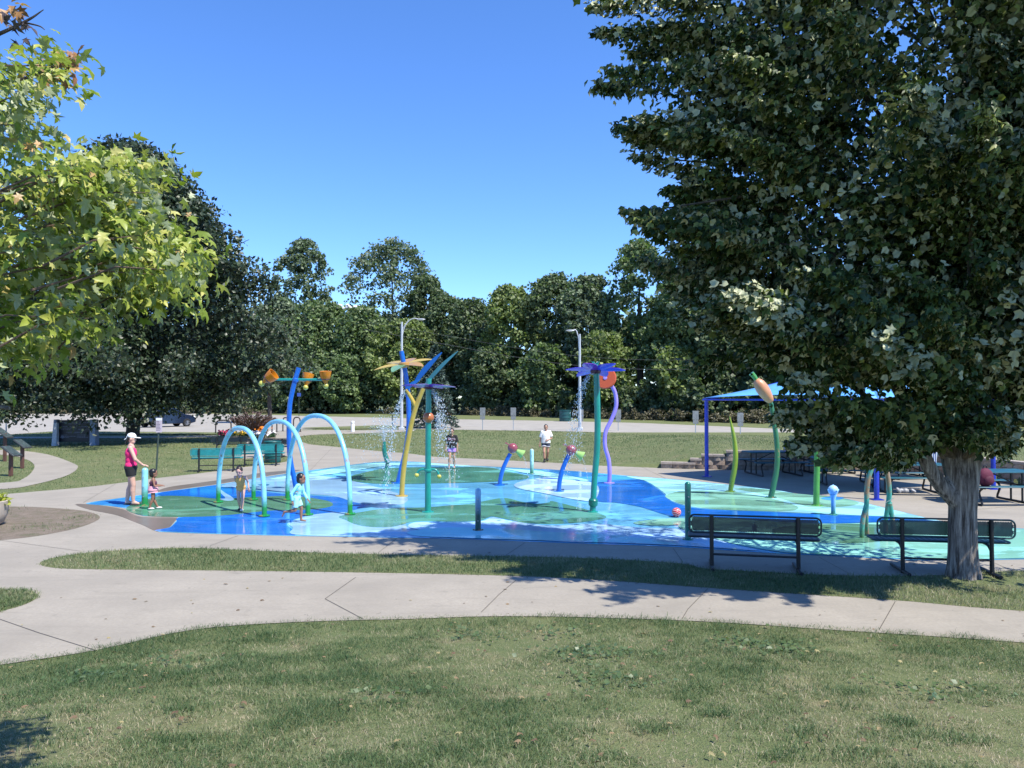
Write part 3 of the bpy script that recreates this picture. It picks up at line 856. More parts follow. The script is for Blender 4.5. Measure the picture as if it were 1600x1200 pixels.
# ---------------------------------------------------------------- maples near the camera
def bough_leaves(rng, roots, per, leaf_size, droop=0.75, spread=0.30, nleaf=12, wind=(0.5, -0.5, 0.4)):
    """leaves along twigs along boughs. roots: list of (start, end) points; returns arrays and bough curves"""
    P, Tt, Nn, S = [], [], [], []
    curves = []
    for a, e in roots:
        a, e = np.array(a, float), np.array(e, float)
        L = np.linalg.norm(e - a)
        mid = (a + e) / 2 + np.array([0, 0, 0.10 * L])
        curves.append((a, mid, e))
        out = unit(e - a)
        hor = unit(np.array([out[0], out[1], 0.0]) + 1e-6)
        sd = np.array([-hor[1], hor[0], 0])
        bn = np.array([0, 0, 0.55]) + hor * 0.6 + rng.normal(size=3) * 0.45 + np.array(wind) * 0.25
        if rng.random() < 0.16: bn = -bn * 0.8 + np.array([0, 0, 0.1])
        for k in range(per):
            tn = bn + rng.normal(size=3) * 0.28
            t = 1.0 - rng.random() ** 1.4 * 0.58
            b = (1 - t) ** 2 * a + 2 * t * (1 - t) * mid + t * t * e
            d = unit(out * rng.uniform(0.3, 1.0) + sd * rng.normal() * 0.75 + np.array([0, 0, rng.normal() * 0.4 + 0.12]))
            tl = rng.uniform(0.25, 0.75) * spread / 0.30 * (1.15 - 0.5 * (t - 0.4))
            n = rng.integers(int(nleaf * .7), int(nleaf * 1.3))
            u = np.sort(rng.random(n))
            pts = b + d * (u * tl)[:, None] + np.array([0, 0, -1.0]) * (u ** 2 * tl * 0.35)[:, None] + rng.normal(size=(n, 3)) * 0.05
            tip = d * 0.55 + rng.normal(size=(n, 3)) * 0.48 + np.array([0, 0, -droop])
            nor = tn + rng.normal(size=(n, 3)) * 0.30
            P.append(pts); Tt.append(tip); Nn.append(nor); S.append(leaf_size * rng.uniform(0.55, 1.2, n))
    return np.concatenate(P), np.concatenate(Tt), np.concatenate(Nn), np.concatenate(S), curves

def plume_leaves(rng, roots, per, size):
    # wind-combed plumes of drooping leaves at the outer ends of boughs, sparse leaves further in
    P, Tt, Nn, S, curves = [], [], [], [], []
    for a, e in roots:
        a, e = np.array(a, float), np.array(e, float)
        L = np.linalg.norm(e - a)
        mid = (a + e) / 2 + np.array([0, 0, 0.20 * L])
        curves.append((a, mid, e))
        out = unit(e - a); hor = unit(np.array([out[0], out[1], 0.0]) + 1e-6); sd = np.array([-hor[1], hor[0], 0])
        n = int(per * rng.uniform(.65, 1.25))
        pl = np.clip(rng.uniform(1.3, 2.3) / L, 0.2, 0.8)
        t = 1.0 - pl * rng.random(n) ** 1.15
        inner = rng.random(n) < 0.10
        t[inner] = rng.uniform(0.35, 1, inner.sum())
        b = ((1 - t) ** 2)[:, None] * a + (2 * t * (1 - t))[:, None] * mid + (t * t)[:, None] * e
        w = 0.06 + 0.20 * (1 - t) / pl
        q = sd * (rng.normal(size=n) * w)[:, None] + out * (rng.normal(size=n) * 0.10)[:, None] + np.array([0, 0, 1.0]) * (-np.abs(rng.normal(size=n)) * w * .9 + 0.03)[:, None]
        bn = np.array([0, 0, 0.35]) + hor * 0.35 + np.array([.45, -.45, .55]) * rng.uniform(.3, 1.6) + rng.normal(size=3) * 0.35
        flip = rng.random() < 0.36
        nn = bn + rng.normal(size=(n, 3)) * 0.42
        if flip:
            k_ = (rng.random(n) < 0.75) & (t > 1 - pl * .6)
            nn[k_] = -nn[k_]
        P.append(b + q); Tt.append(out * 0.35 + np.array([-.12, .05, -0.55]) + rng.normal(size=(n, 3)) * 0.38); Nn.append(nn)
        S.append(size * rng.uniform(0.45, 1.35, n))
    return np.concatenate(P), np.concatenate(Tt), np.concatenate(Nn), np.concatenate(S), curves

leaf_me = fast_mesh('leaf', MAPLE * 1.0, MAPLE_T)
def hang_foliage(parent, arr, mat, name_big='leaf', nbig=300, tm=(MAPLE, MAPLE_T)):
    """the largest leaves in view are objects of their own, the rest one mass"""
    P, Tt, Nn, S = arr
    loc = np.array(parent.location)
    W = P + loc
    px = 800 + F * W[:, 0] / np.maximum(W[:, 1], .1)
    py = 620 - F * (W[:, 2] - CAM_Z) / np.maximum(W[:, 1], .1)
    vis = (W[:, 1] > 1) & (px > 5) & (px < 1595) & (py > 5) & (py < 1195)
    score = np.where(vis, S / np.maximum(W[:, 1], .1), 0)
    big = np.argsort(-score)[:nbig]
    rest = np.ones(len(P), bool); rest[big] = False
    me = leaves_mesh('foliage', P[rest], Tt[rest], Nn[rest], S[rest], *tm); me.materials.append(mat)
    o = link(bpy.data.objects.new('foliage', me), parent); o['kind'] = 'stuff'
    lm = leaf_me.copy(); lm.materials.append(mat)
    tip = unit(Tt[big]); nor = unit(Nn[big] - tip * (Nn[big] * tip).sum(-1, keepdims=True)); side = np.cross(tip, nor)
    for i, k in enumerate(big):
        lo = bpy.data.objects.new(name_big, lm)
        M = Matrix(((side[i, 0], tip[i, 0], nor[i, 0], 0), (side[i, 1], tip[i, 1], nor[i, 1], 0), (side[i, 2], tip[i, 2], nor[i, 2], 0), (0, 0, 0, 1)))
        lo.matrix_local = Matrix.Translation(Vector(P[k])) @ M @ Matrix.Scale(float(S[k]), 4)
        link(lo, parent)
        lo.matrix_local = Matrix.Translation(Vector(P[k])) @ M @ Matrix.Scale(float(S[k]), 4)

# right-hand maple
mx, my = G(1505, 902)
maple = thing('maple_tree', 'big dark green maple with a pale streaked trunk behind the right bench', 'tree', (mx, my, 0))
rng = np.random.default_rng(33)
prof_z = np.array([1.9, 2.4, 3.0, 3.5, 4.0, 5.5, 7.0, 8.5, 9.5, 10.6])
prof_r = np.array([1.6, 2.9, 3.4, 4.1, 4.5, 4.9, 5.5, 5.6, 4.6, 2.0])
roots = []
for i in range(320):
    z = 2.1 + 8.6 * ((i * 0.61803) % 1.0) if i % 5 else rng.uniform(2.0, 5.0)
    a = rng.uniform(0, 6.28)
    if rng.random() < 0.5: a = -math.pi / 2 - rng.uniform(-1.2, 2.0)
    Rz = np.interp(z, prof_z, prof_r) * (0.86 + 0.16 * math.sin(3 * a + z) + rng.normal() * 0.05) * (1 - (0.32 if math.sin(a) < 0 else 0.42) * abs(math.sin(a)) ** 1.5)
    f = rng.uniform(0.62, 1.10)
    cyz = 0.0
    if math.cos(a - 5.63) > 0: Rz *= 1 - math.cos(a - 5.63) * np.interp(z, [2.5, 4, 8, 10], [0.05, 0.18, 0.45, .5])
    e = np.array([math.cos(a) * Rz * f, math.sin(a) * Rz * f + cyz, z])
    if 2.42 < z < 3.05 and e[0] < -0.7 and rng.random() < 0.8: continue
    if e[1] < -1.2 and z < 3.2 and abs(e[0]) < 1.5: continue
    s = np.array([e[0] * 0.12, (e[1] - cyz) * 0.12 + cyz * .5, max(1.7, z - Rz * f * 0.50)])
    roots.append((s, e))
# sprays that stick out of the left outline
for px, py, dd in ((945, 30, 0.3), (950, 120, 0.2), (975, 70, 0.6), (975, 165, 0.0), (1000, 215, 0.4), (1000, 335, 0.0), (1012, 345, -.5), (1045, 300, 0.6), (1062, 235, 0.1), (1040, 400, 0.4), (1090, 560, 0.2), (1110, 505, -.3), (1190, 640, 0.0), (1200, 610, -.7), (1170, 600, .5), (1260, 690, .3), (1300, 705, -.2), (1335, 695, -.6), (1230, 655, .2), (1540, 690, -.8), (1585, 640, -.6), (1420, 690, .8), (1370, 715, .5), (1060, 470, .2), (1130, 570, .6)):
    d = my + dd
    e = np.array([(px - 800) / F * d - mx, dd, CAM_Z + (620 - py) / F * d])
    for q in range(2):
        e2 = e + rng.normal(size=3) * np.array([.12, .25, .12])
        roots.append((np.array([e2[0] * 0.25, e2[1] * 0.25, max(1.8, e2[2] - 0.9)]), e2))
for q in range(16):
    # high boughs reaching out over the walkway
    gx_, gy_, z = rng.uniform(-5.8, -2.0), rng.uniform(-1.35, -0.5), rng.uniform(5.2, 8.2)
    e = np.array([gx_ + .508 * z, gy_ - .381 * z, z])
    roots.append((np.array([e[0] * .3, e[1] * .3, z - 1.6]), e))
P, Tt, Nn, S, curves = plume_leaves(rng, roots, 500, 0.102)
keep = P[:, 2] > 1.55
Wp = P + np.array([mx, my, 0])
qx = 800 + F * Wp[:, 0] / Wp[:, 1]; qy = 620 - F * (Wp[:, 2] - CAM_Z) / Wp[:, 1]
# the lowest boughs hang in two tiers with open air between and below them
open_air = inside(qx + rng.normal(size=len(P)) * 7, qy + rng.normal(size=len(P)) * 7, [(1060, 580), (1120, 576), (1170, 562), (1222, 568), (1240, 596), (1300, 598), (1420, 600), (1455, 610), (1410, 626), (1320, 630), (1232, 632), (1205, 660), (1222, 700), (1280, 722), (1330, 742), (1400, 745), (1440, 690), (1560, 690), (1570, 735), (1590, 640), (1625, 660), (1640, 900), (1000, 900), (1000, 640)])
keep &= ~(open_air & (rng.random(len(P)) < np.where((qy < 634) & (qx > 1222), .95, 1.0)))
# leaves removed where they would shade the trunk foot
sx_, sy_ = P[:, 0] - 0.508 * P[:, 2], P[:, 1] + 0.381 * P[:, 2] + rng.normal(size=len(P)) * 0.12
far_ = 4.05 - 0.55 * (sx_ + mx) + (fnoise(sx_ * 1.3, sy_ * 0 + 2, 61, 2) - .5) * 1.2
lit_ = ((sx_ > -0.40) & (sx_ < 0.75) & (sy_ < 0.5)) | ((sx_ > .7) & (sy_ < .4) & (rng.random(len(P)) < .6)) | (sy_ < np.where(sx_ < -1.6, -1.55, -1.1) + 0.35 * np.sin(sx_ * 2.3)) | (sy_ > far_)
keep &= ~(lit_ & (rng.random(len(P)) < 0.93))
for e_ in (curves,):
    curves = [c_ for c_ in e_ if not inside(np.array([800 + F * (c_[2][0] + mx) / (c_[2][1] + my)]), np.array([620 - F * (c_[2][2] - CAM_Z) / (c_[2][1] + my)]), [(1060, 578), (1190, 566), (1465, 590), (1465, 628), (1232, 634), (1205, 660), (1000, 900)])[0]]
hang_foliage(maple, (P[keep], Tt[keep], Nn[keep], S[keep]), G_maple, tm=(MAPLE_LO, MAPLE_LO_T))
tk = MB()
tk.curve([(0, 0, -0.15), (0, 0, 0.06), (0, 0, 0.3), (0.0, 0, 0.9), (0.03, 0, 1.35), (0.12, 0.02, 2.0), (0.16, .05, 3.4), (0.1, 0.1, 6.0), (0.05, 0, 10.5)], [0.235, 0.218, 0.195, 0.182, 0.19, 0.165, 0.13, 0.10, 0.02], 18, 5)
tk.curve([(-0.02, -0.02, 0.98), (-0.30, -0.03, 1.28), (-0.52, -0.04, 1.62), (-0.66, 0, 2.1), (-1.1, 0.1, 3.2), (-1.9, 0.2, 5.0)], [0.115, 0.11, 0.10, 0.095, 0.07, 0.03], 12, 5)
tk.curve([(-0.02, 0.02, 1.25), (-0.12, 0.05, 1.6), (-0.16, 0.15, 2.1), (-0.3, 0.5, 3.6), (-0.5, 0.9, 6.0)], [0.15, 0.13, 0.12, 0.08, 0.03], 12, 5)
tk.curve([(0.12, 0.05, 1.7), (0.45, -.2, 2.5), (1.2, -.7, 3.8), (2.2, -1.3, 5.5)], [0.12, 0.10, 0.07, 0.03], 10, 5)
for k in range(7):   # root flare
    a = k * 0.9 + 0.2
    tk.curve([(math.cos(a) * .14, math.sin(a) * .14, 0.34), (math.cos(a) * .18, math.sin(a) * .18, 0.08), (math.cos(a) * .26, math.sin(a) * .26, -0.06)], [0.06, 0.05, 0.03], 8, 4)
remeshed(tk, 'trunk', bark_maple, maple, 0.03, 3)
# leaves deeper in the crown, close to the limbs
n = 52000
z = rng.uniform(2.2, 9.6, n); a = rng.uniform(0, 6.28, n)
Rz = np.interp(z, prof_z, prof_r) * (1 - np.where(np.sin(a) < 0, .32, .42) * np.abs(np.sin(a)) ** 1.5) * (0.10 + 0.62 * rng.random(n) ** .6)
Pi = np.stack([np.cos(a) * Rz, np.sin(a) * Rz + .25, z], 1)
clus = fnoise(Pi[:, 0] * 1.1 + 9, Pi[:, 2] * 1.1 + Pi[:, 1], 55, 2) > 0.30
Wp = Pi + np.array([mx, my, 0]); qx = 800 + F * Wp[:, 0] / Wp[:, 1]; qy = 620 - F * (Wp[:, 2] - CAM_Z) / Wp[:, 1]
sx_, sy_ = Pi[:, 0] - 0.508 * z, Pi[:, 1] + 0.381 * z
clus &= ~(((sx_ > -0.45) & (sy_ < 0.55)) | (sy_ < -1.2) | (sy_ > 4.05 - .55 * (sx_ + mx)))
kp = clus & ~inside(qx, qy, [(1060, 578), (1190, 566), (1465, 580), (1640, 620), (1640, 900), (1000, 900), (1000, 640)])
Pi = Pi[kp]; n = len(Pi)
me = leaves_mesh('inner_foliage', Pi, rng.normal(size=(n, 3)) + np.array([0, 0, -.5]), rng.normal(size=(n, 3)) + np.array([0, 0, .6]), rng.uniform(.09, .14, n), MAPLE_LO, MAPLE_LO_T); me.materials.append(G_maple)
o = link(bpy.data.objects.new('inner_foliage', me), maple); o['kind'] = 'stuff'
br = MB()
for a, m, e in curves[::3]:
    br.tube([a, (a + m * 2 + e) / 4 if False else m, e], [0.035, 0.022, 0.006], 5)
br.build('branches', bark('twig_bark', (0.16, 0.13, 0.10), (0.05, 0.04, 0.03)), maple, kind='stuff')

# maple at the left border, only its right boughs reach into view
lx, ly = -4.9, 4.2
lmaple = thing('maple_tree', 'sunlit yellow-green maple whose boughs reach in from the left border', 'tree', (lx, ly, float(height(lx, ly))))
rng = np.random.default_rng(44)
z_l = float(height(lx, ly))
roots = []
mass = [  # (px, py, spread px, n)
 (30, 130, 30, 5), (75, 110, 28, 4), (20, 190, 35, 5), (8, 255, 30, 4), (40, 310, 40, 6), (110, 285, 30, 5), (150, 240, 28, 4), (175, 310, 32, 6), (130, 330, 40, 7), (240, 300, 20, 2), (262, 278, 16, 2), (200, 370, 35, 7), (245, 400, 35, 7), (285, 395, 25, 4), (250, 440, 28, 5), (160, 410, 35, 6), (90, 400, 35, 5), (30, 380, 30, 5), (25, 460, 30, 5), (25, 505, 30, 5), (80, 500, 30, 5), (125, 505, 25, 4), (155, 515, 15, 2), (70, 535, 25, 3), (210, 470, 25, 3), (10, 540, 25, 3), (190, 265, 20, 3)]
for px, py, sp_, n in mass:
    for q in range(int(n * 0.72 + 0.5)):
        d = 3.75 + rng.normal() * 0.28
        qx, qy = px + rng.normal() * sp_ * 0.5, py + rng.normal() * sp_ * 0.45
        e = np.array([(qx - 800) / F * d, d, CAM_Z + (620 - qy) / F * d]) - np.array([lx, ly, z_l])
        s = e - np.array([rng.uniform(0.35, 0.65), rng.normal() * 0.1, rng.uniform(0.0, 0.2)])
        roots.append((s, e))
P, Tt, Nn, S, curves = bough_leaves(rng, roots, 7, 0.062, droop=0.62, spread=0.10, nleaf=10, wind=(.3, -.1, .9))
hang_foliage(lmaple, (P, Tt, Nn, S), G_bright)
# the crown beyond the border
roots2 = []
for i in range(60):
    z = rng.uniform(2.2, 8.5); a = rng.uniform(0, 6.28); Rz = np.interp(z, [2, 4, 6.5, 9], [1.0, 1.7, 1.9, 0.6]) * rng.uniform(.6, 1)
    e = np.array([math.cos(a) * Rz, math.sin(a) * Rz, z])
    if (e[0] + lx) / (e[1] + ly) > -0.74 or e[1] < .9: continue
    roots2.append((np.array([e[0] * .2, e[1] * .2, z - Rz * .4]), e))
A = bough_leaves(rng, roots2, 9, 0.14, nleaf=9)
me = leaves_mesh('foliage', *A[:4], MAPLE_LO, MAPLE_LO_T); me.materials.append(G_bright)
o = link(bpy.data.objects.new('foliage', me), lmaple); o['kind'] = 'stuff'
tk = MB()
tk.curve([(0, 0, -.2), (0, 0, .2), (0.02, 0, 1.8), (0.1, 0, 3.4), (0.05, 0.1, 7.5)], [0.30, 0.2, 0.17, 0.13, 0.02], 12, 5)
for pts in ([(0, 0, 1.9), (1.2, -.25, 2.25), (2.5, -.5, 2.5), (3.3, -.6, 2.45)], [(0, 0, 1.6), (1.2, -.4, 1.75), (2.6, -.6, 1.75)], [(0.05, 0, 2.5), (1.3, -.3, 3.2), (2.6, -.6, 3.7)]):
    tk.curve([(q[0] * .74, q[1] * .74, q[2] * .9) for q in pts], [0.065, 0.04, 0.024, 0.010], 8, 5)
tk.build('trunk', bark_maple, lmaple)
br = MB()
for a, m, e in curves:
    br.tube([a, m, e], [0.006, 0.004, 0.0015], 5)
br.build('branches', bark('red_twig', (0.20, 0.13, 0.09), (0.08, 0.05, 0.035)), lmaple, kind='stuff')
# rusty leaves on the topmost tip, and the curled dark ones above it
def tuft(px, py, d, n, sp_, mat, label_name):
    rr = np.random.default_rng(int(px * 7 + py))
    qx, qy = px + rr.normal(size=n) * sp_, py + rr.normal(size=n) * sp_ * .8
    d = d * 0.64; dd = d + rr.normal(size=n) * 0.06
    Pq = np.stack([(qx - 800) / F * dd, dd, CAM_Z + (620 - qy) / F * dd], 1) - np.array([lx, ly, z_l])
    me = leaves_mesh(label_name, Pq, rr.normal(size=(n, 3)) * .6 + np.array([0.3, 0, -.6]), rr.normal(size=(n, 3)) * .6 + np.array([0.3, -.6, .5]), rr.uniform(.035, .072, n), MAPLE, MAPLE_T)
    me.materials.append(mat)
    o = link(bpy.data.objects.new(label_name, me), lmaple); o['label'] = 'rust orange leaves at the tip of a bough'; o['kind'] = 'stuff'
tuft(95, 92, 5.7, 20, 12, G_autumn, 'rusty_leaves')
tuft(88, 118, 5.7, 8, 10, G_autumn, 'rusty_leaves')
tuft(45, 228, 5.5, 5, 8, G_autumn, 'rusty_leaves')
G_curl = leaf_mat('withered_leaf', [(0, (0.03, 0.022, 0.03)), (1, (0.07, 0.05, 0.05))], 0.6, 0.1)
tuft(12, 28, 5.6, 12, 11, G_curl, 'withered_leaves'); tuft(22, 62, 5.6, 4, 5, G_curl, 'withered_leaves')
tuft(14, 8, 5.6, 8, 10, G_autumn, 'rusty_leaves')
mb = MB()
def at(px, py, d):
    return ((px - 800) / F * (d * .64) - lx, d * .64 - ly, CAM_Z + (620 - py) / F * d * .64 - z_l)
mb.curve([at(-60, 70, 5.7), at(0, 45, 5.6), at(40, 25, 5.6), at(62, 10, 5.6)], [0.012, 0.009, 0.006, 0.002], 5)
mb.curve([at(30, 30, 5.6), at(55, 36, 5.6), at(64, 42, 5.6)], [0.005, 0.002], 5)
mb.curve([at(-60, 130, 5.7), at(30, 120, 5.7), at(110, 85, 5.7)], [0.012, 0.003], 5)
mb.build('bare_twig', bark_dark, lmaple)

# ---------------------------------------------------------------- grass blades
def blade_mesh(name, X, Y, Z, h, w, bend, tint, mat):
    n = len(X)
    a = RNG.uniform(0, 2 * np.pi, n)
    dx, dy = np.cos(a), np.sin(a)
    ba = RNG.uniform(0, 2 * np.pi, n)
    bx_, by_ = np.cos(ba) * bend * h, np.sin(ba) * bend * h
    B = np.stack([X, Y, Z - 0.006], 1); W = np.stack([dx, dy, 0 * dx], 1) * w[:, None] / 2
    mid = B + np.stack([bx_ * .35, by_ * .35, h * .6], 1); tip = B + np.stack([bx_, by_, h * np.maximum(0.25, 1.05 - 0.42 * bend)], 1)
    V = np.stack([B - W, B + W, mid - W * .75, mid + W * .75, tip], 1)
    T = (np.array([(0, 1, 3), (0, 3, 2), (2, 3, 4)])[None] + (np.arange(n) * 5)[:, None, None]).reshape(-1, 3)
    me = fast_mesh(name, V.reshape(-1, 3), T)
    at_ = me.attributes.new('tint', 'FLOAT', 'POINT')
    at_.data.foreach_set('value', np.repeat(tint, 5).astype(np.float32))
    me.materials.append(mat)
    return link(bpy.data.objects.new(name, me))
blade_m, nt, b, out = new_mat('grass_blade')
att = N(nt, 'Attribute', attribute_name='tint')
gcol = ramp(nt, att.outputs['Fac'], [(0.0, (0.058, 0.112, 0.040)), (0.33, (0.135, 0.192, 0.074)), (0.58, (0.25, 0.265, 0.145)), (0.80, (0.40, 0.34, 0.215)), (1.0, (0.52, 0.44, 0.31))])
nt.links.new(gcol, b.inputs['Base Color']); b.inputs['Roughness'].default_value = 0.5; b.inputs['Specular IOR Level'].default_value = 0.35
tl = N(nt, 'BsdfTranslucent'); nt.links.new(gcol, tl.inputs[0]); ms = N(nt, 'MixShader'); ms.inputs[0].default_value = 0.35
nt.links.new(b.outputs[0], ms.inputs[1]); nt.links.new(tl.outputs[0], ms.inputs[2]); nt.links.new(ms.outputs[0], out.inputs[0])

def dryness(X, Y):
    a = fnoise(X * 0.75, Y * 0.75, 3, 4); c = fnoise(X * 3.1, Y * 3.1, 9, 3); s = fnoise(X * 14, Y * 14, 17, 2)
    pt_ = np.clip((fnoise(X * .9 + 5, Y * 1.7 + 2, 91, 4) - .56) * 7, 0, 1)
    return np.clip(0.50 + .45 * pt_ + (a - 0.5) * 1.9 + (c - 0.5) * 1.0 + (s - .5) * .5, 0, 1)

n = 360000
Y = 3.4 + 6.0 * RNG.random(n) ** 1.1
X = (RNG.random(n) * 2 - 1) * (Y * 0.70 + 0.4)
edge = np.interp(X, NE[:, 0], NE[:, 1]) + (fnoise(X * 4, X * 0 + 3, 2) - 0.5) * 0.16 + RNG.normal(size=n) * .04 + 0.07
ok = Y < edge
X, Y, edge = X[ok], Y[ok], edge[ok]
dr = dryness(X, Y)
clump = fnoise(X * 2.2, Y * 2.2, 31, 3)
dens = np.clip(1.10 - 0.95 * np.clip((dr - .58) * 2.6, 0, 1), 0.12, 1) * np.clip(0.35 + clump * 1.3, .3, 1)
ok = RNG.random(len(X)) < dens * 0.85
X, Y, dr, clump, edge = X[ok], Y[ok], dr[ok], clump[ok], edge[ok]
lush = np.clip((edge - Y) < 0.5, 0, 1) * 0.35 * (vnoise(X * 1.5, Y * 0 + 1, 7))
tint = np.clip(dr * 0.86 - 0.06 + RNG.normal(size=len(X)) * 0.17 - lush * .6 - np.clip(clump - .55, 0, 1) * .8, 0, 1)
tint = np.where(RNG.random(len(X)) < 0.10, np.clip(tint + .45, 0, 1), tint)
h = (0.022 + 0.040 * RNG.random(len(X))) * (0.60 + 0.85 * clump) * (1.15 - 0.45 * dr) + lush * 0.04
o = blade_mesh('grass', X, Y, height(X, Y), h, RNG.uniform(.0024, .0050, len(X)), RNG.uniform(.4, 1.7, len(X)), tint, blade_m)
tag(o, 'patchy dry grass on the slope in the foreground', 'grass', kind='stuff')
# coarse dark tufts standing out of it
tx, ty, th, tt_ = [], [], [], []
for k in range(260):
    y0 = 3.6 + 5.2 * RNG.random(); x0 = (RNG.random() * 2 - 1) * (y0 * .69 + .3)
    if y0 > np.interp(x0, NE[:, 0], NE[:, 1]) - 0.05 or fnoise(np.array([x0 * .9]), np.array([y0 * .9]), 71, 2)[0] < .46: continue
    m_ = int(RNG.uniform(40, 130)); r_ = RNG.uniform(.04, .13)
    tx.append(x0 + RNG.normal(size=m_) * r_ * 1.4); ty.append(y0 + RNG.normal(size=m_) * r_); th.append(RNG.uniform(.04, .085, m_)); tt_.append(np.clip(RNG.normal(.10, .12) + RNG.normal(size=m_) * .12, 0, 1))
tx, ty, th, tt_ = (np.concatenate(q) for q in (tx, ty, th, tt_))
o = blade_mesh('grass_tufts', tx, ty, height(tx, ty), th, RNG.uniform(.003, .0065, len(tx)), RNG.uniform(.4, 1.4, len(tx)), tt_, blade_m)
tag(o, 'coarse dark green tufts scattered in the foreground lawn', 'grass', kind='stuff')

# islands
for poly, nn, lab, zz in ((ISL, 130000, 'grass strip between the walkway and the splash pad', .012), (ISL2, 16000, 'small grass patch at the left border of the walkway', .012), (DIRT, 12000, 'sparse grass tufts in the planting bed', .012)):
    pp = np.array(poly)
    lo, hi = pp.min(0), np.minimum(pp.max(0), [9.5, 30])
    lo = np.maximum(lo, [-13.5, 0])
    X = RNG.uniform(lo[0], hi[0], nn); Y = RNG.uniform(lo[1], hi[1], nn)
    sm = smooth_closed(poly, 4)
    jx, jy = X + RNG.normal(size=len(X)) * .035, Y + RNG.normal(size=len(X)) * .035
    ok = inside(jx, jy, sm)
    X, Y = X[ok], Y[ok]
    dr = dryness(X, Y + 3.3)
    if poly is DIRT:
        ok = (fnoise(X * 1.6, Y * 1.6, 77, 3) > 0.54) ; X, Y, dr = X[ok], Y[ok], dr[ok] * .8
        ok = RNG.random(len(X)) < 0.6; X, Y, dr = X[ok], Y[ok], dr[ok]
    else:
        bare = np.exp(-((X - mx - .75) ** 2 / .5 + (Y - my + .45) ** 2 / .12)) + np.exp(-((X - mx) ** 2 / .3 + (Y - my) ** 2 / .2)) * .8
        ok = RNG.random(len(X)) > bare; X, Y, dr = X[ok], Y[ok], np.clip(dr[ok] + 0.35 * np.clip(X[ok] - 3.5, 0, 1.5) / 1.5 + bare[ok] * .5 * 0, 0, 1)
    tint = np.clip(dr * .6 - 0.04 + RNG.normal(size=len(X)) * .17, 0, 1)
    h = RNG.uniform(.03, .075, len(X))
    o = blade_mesh('grass', X, Y, np.full(len(X), zz), h, RNG.uniform(.004, .008, len(X)), RNG.uniform(.3, 1.3, len(X)), tint, blade_m)
    tag(o, lab, 'grass', kind='stuff')

# wider lawns farther off
n = 150000
Y = 15 + 45 * RNG.random(n) ** 1.25
X = (RNG.random(n) * 2 - 1) * (Y * 0.70 + 1)
bad = inside(X, Y, smooth_closed(plaza, 4)) | inside(X, Y, smooth_closed(footpath, 5)) | inside(X, Y, lot)
wy = np.interp(X, np.r_[-50, 2.5, WX, 40], np.r_[29.0, 28.6, WY, 4.0])
bad |= (X > 4.5) & (Y < wy + 0.35)
X, Y = X[~bad], Y[~bad]
dr = dryness(X * .6, Y * .6)
tint = np.clip(dr * .62 - .03 + RNG.normal(size=len(X)) * .15, 0, 1)
k = np.clip(Y / 25, .7, 2)
o = blade_mesh('grass', X, Y, height(X, Y), RNG.uniform(.03, .07, len(X)) * (0.6 + .4 * k), RNG.uniform(.008, .016, len(X)) * k, RNG.uniform(.2, .9, len(X)), tint, blade_m)
tag(o, 'mown lawn around the splash pad and along the road', 'grass', kind='stuff')

# broad-leaved weeds in the foreground lawn
weed_m = leaf_mat('weed_leaf', [(0, (0.05, 0.095, 0.03)), (1, (0.12, 0.17, 0.07))], 0.45, 0.3)
P, Tt, Nn, S = [], [], [], []
for px, py, sx, n in ((930, 1018, 55, 170), (1190, 996, 45, 190), (1240, 1003, 25, 60), (955, 1085, 50, 120), (1425, 1086, 25, 60), (150, 1046, 40, 70), (735, 978, 40, 80), (1540, 1090, 30, 40), (600, 1110, 30, 40), (290, 1025, 50, 60), (860, 970, 25, 60)):
    bx, by = G(px, py, 0.15)
    s = sx / F * by
    x = bx + RNG.normal(size=n) * s * .8 + .12 * np.sin(np.arange(n) * 2.4); y = by + RNG.normal(size=n) * 0.16 + .1 * np.sin(x * 9)
    a = RNG.uniform(0, 6.28, n)
    P.append(np.stack([x, y, height(x, y) + RNG.uniform(.005, .045, n)], 1)); Tt.append(np.stack([np.cos(a), np.sin(a), RNG.uniform(0, .6, n)], 1)); Nn.append(np.stack([RNG.normal(size=n) * .3, RNG.normal(size=n) * .3 - .2, np.ones(n)], 1)); S.append(RNG.uniform(.02, .055, n))
me = leaves_mesh('lawn_weeds', *[np.concatenate(a) for a in (P, Tt, Nn, S)], CLUMP, CLUMP_T); me.materials.append(weed_m)
tag(link(bpy.data.objects.new('lawn_weeds', me)), 'broad-leaved weeds spreading in the foreground lawn', 'weeds', kind='stuff')

# fallen leaves and bits on the walkway and lawn
n = 420
Y = 4.0 + 9 * RNG.random(n); X = (RNG.random(n) * 2 - 1) * Y * .68
z = height(X, Y) + .016 + np.where(Y < np.interp(X, NE[:, 0], NE[:, 1]), .03, 0)
okf = ~inside(X, Y, smooth_closed(PAD, 3)) & (RNG.random(n) < np.where(Y > np.interp(X, NE[:, 0], NE[:, 1]), .35, 1))
X, Y, z = X[okf], Y[okf], z[okf]; n = len(X)
a = RNG.uniform(0, 6.28, n)
me = leaves_mesh('fallen_leaves', np.stack([X, Y, z], 1), np.stack([np.cos(a), np.sin(a), RNG.normal(size=n) * .15], 1), np.stack([RNG.normal(size=n) * .25, RNG.normal(size=n) * .25, np.ones(n)], 1), RNG.uniform(.02, .055, n), MAPLE, MAPLE_T)
me.materials.append(leaf_mat('dead_leaf', [(0, (.10, .06, .035)), (.6, (.22, .15, .08)), (1, (.30, .26, .12))], .7, .1))
tag(link(bpy.data.objects.new('fallen_leaves', me)), 'dry fallen leaves scattered over the lawn and walkway', 'leaves', kind='stuff')

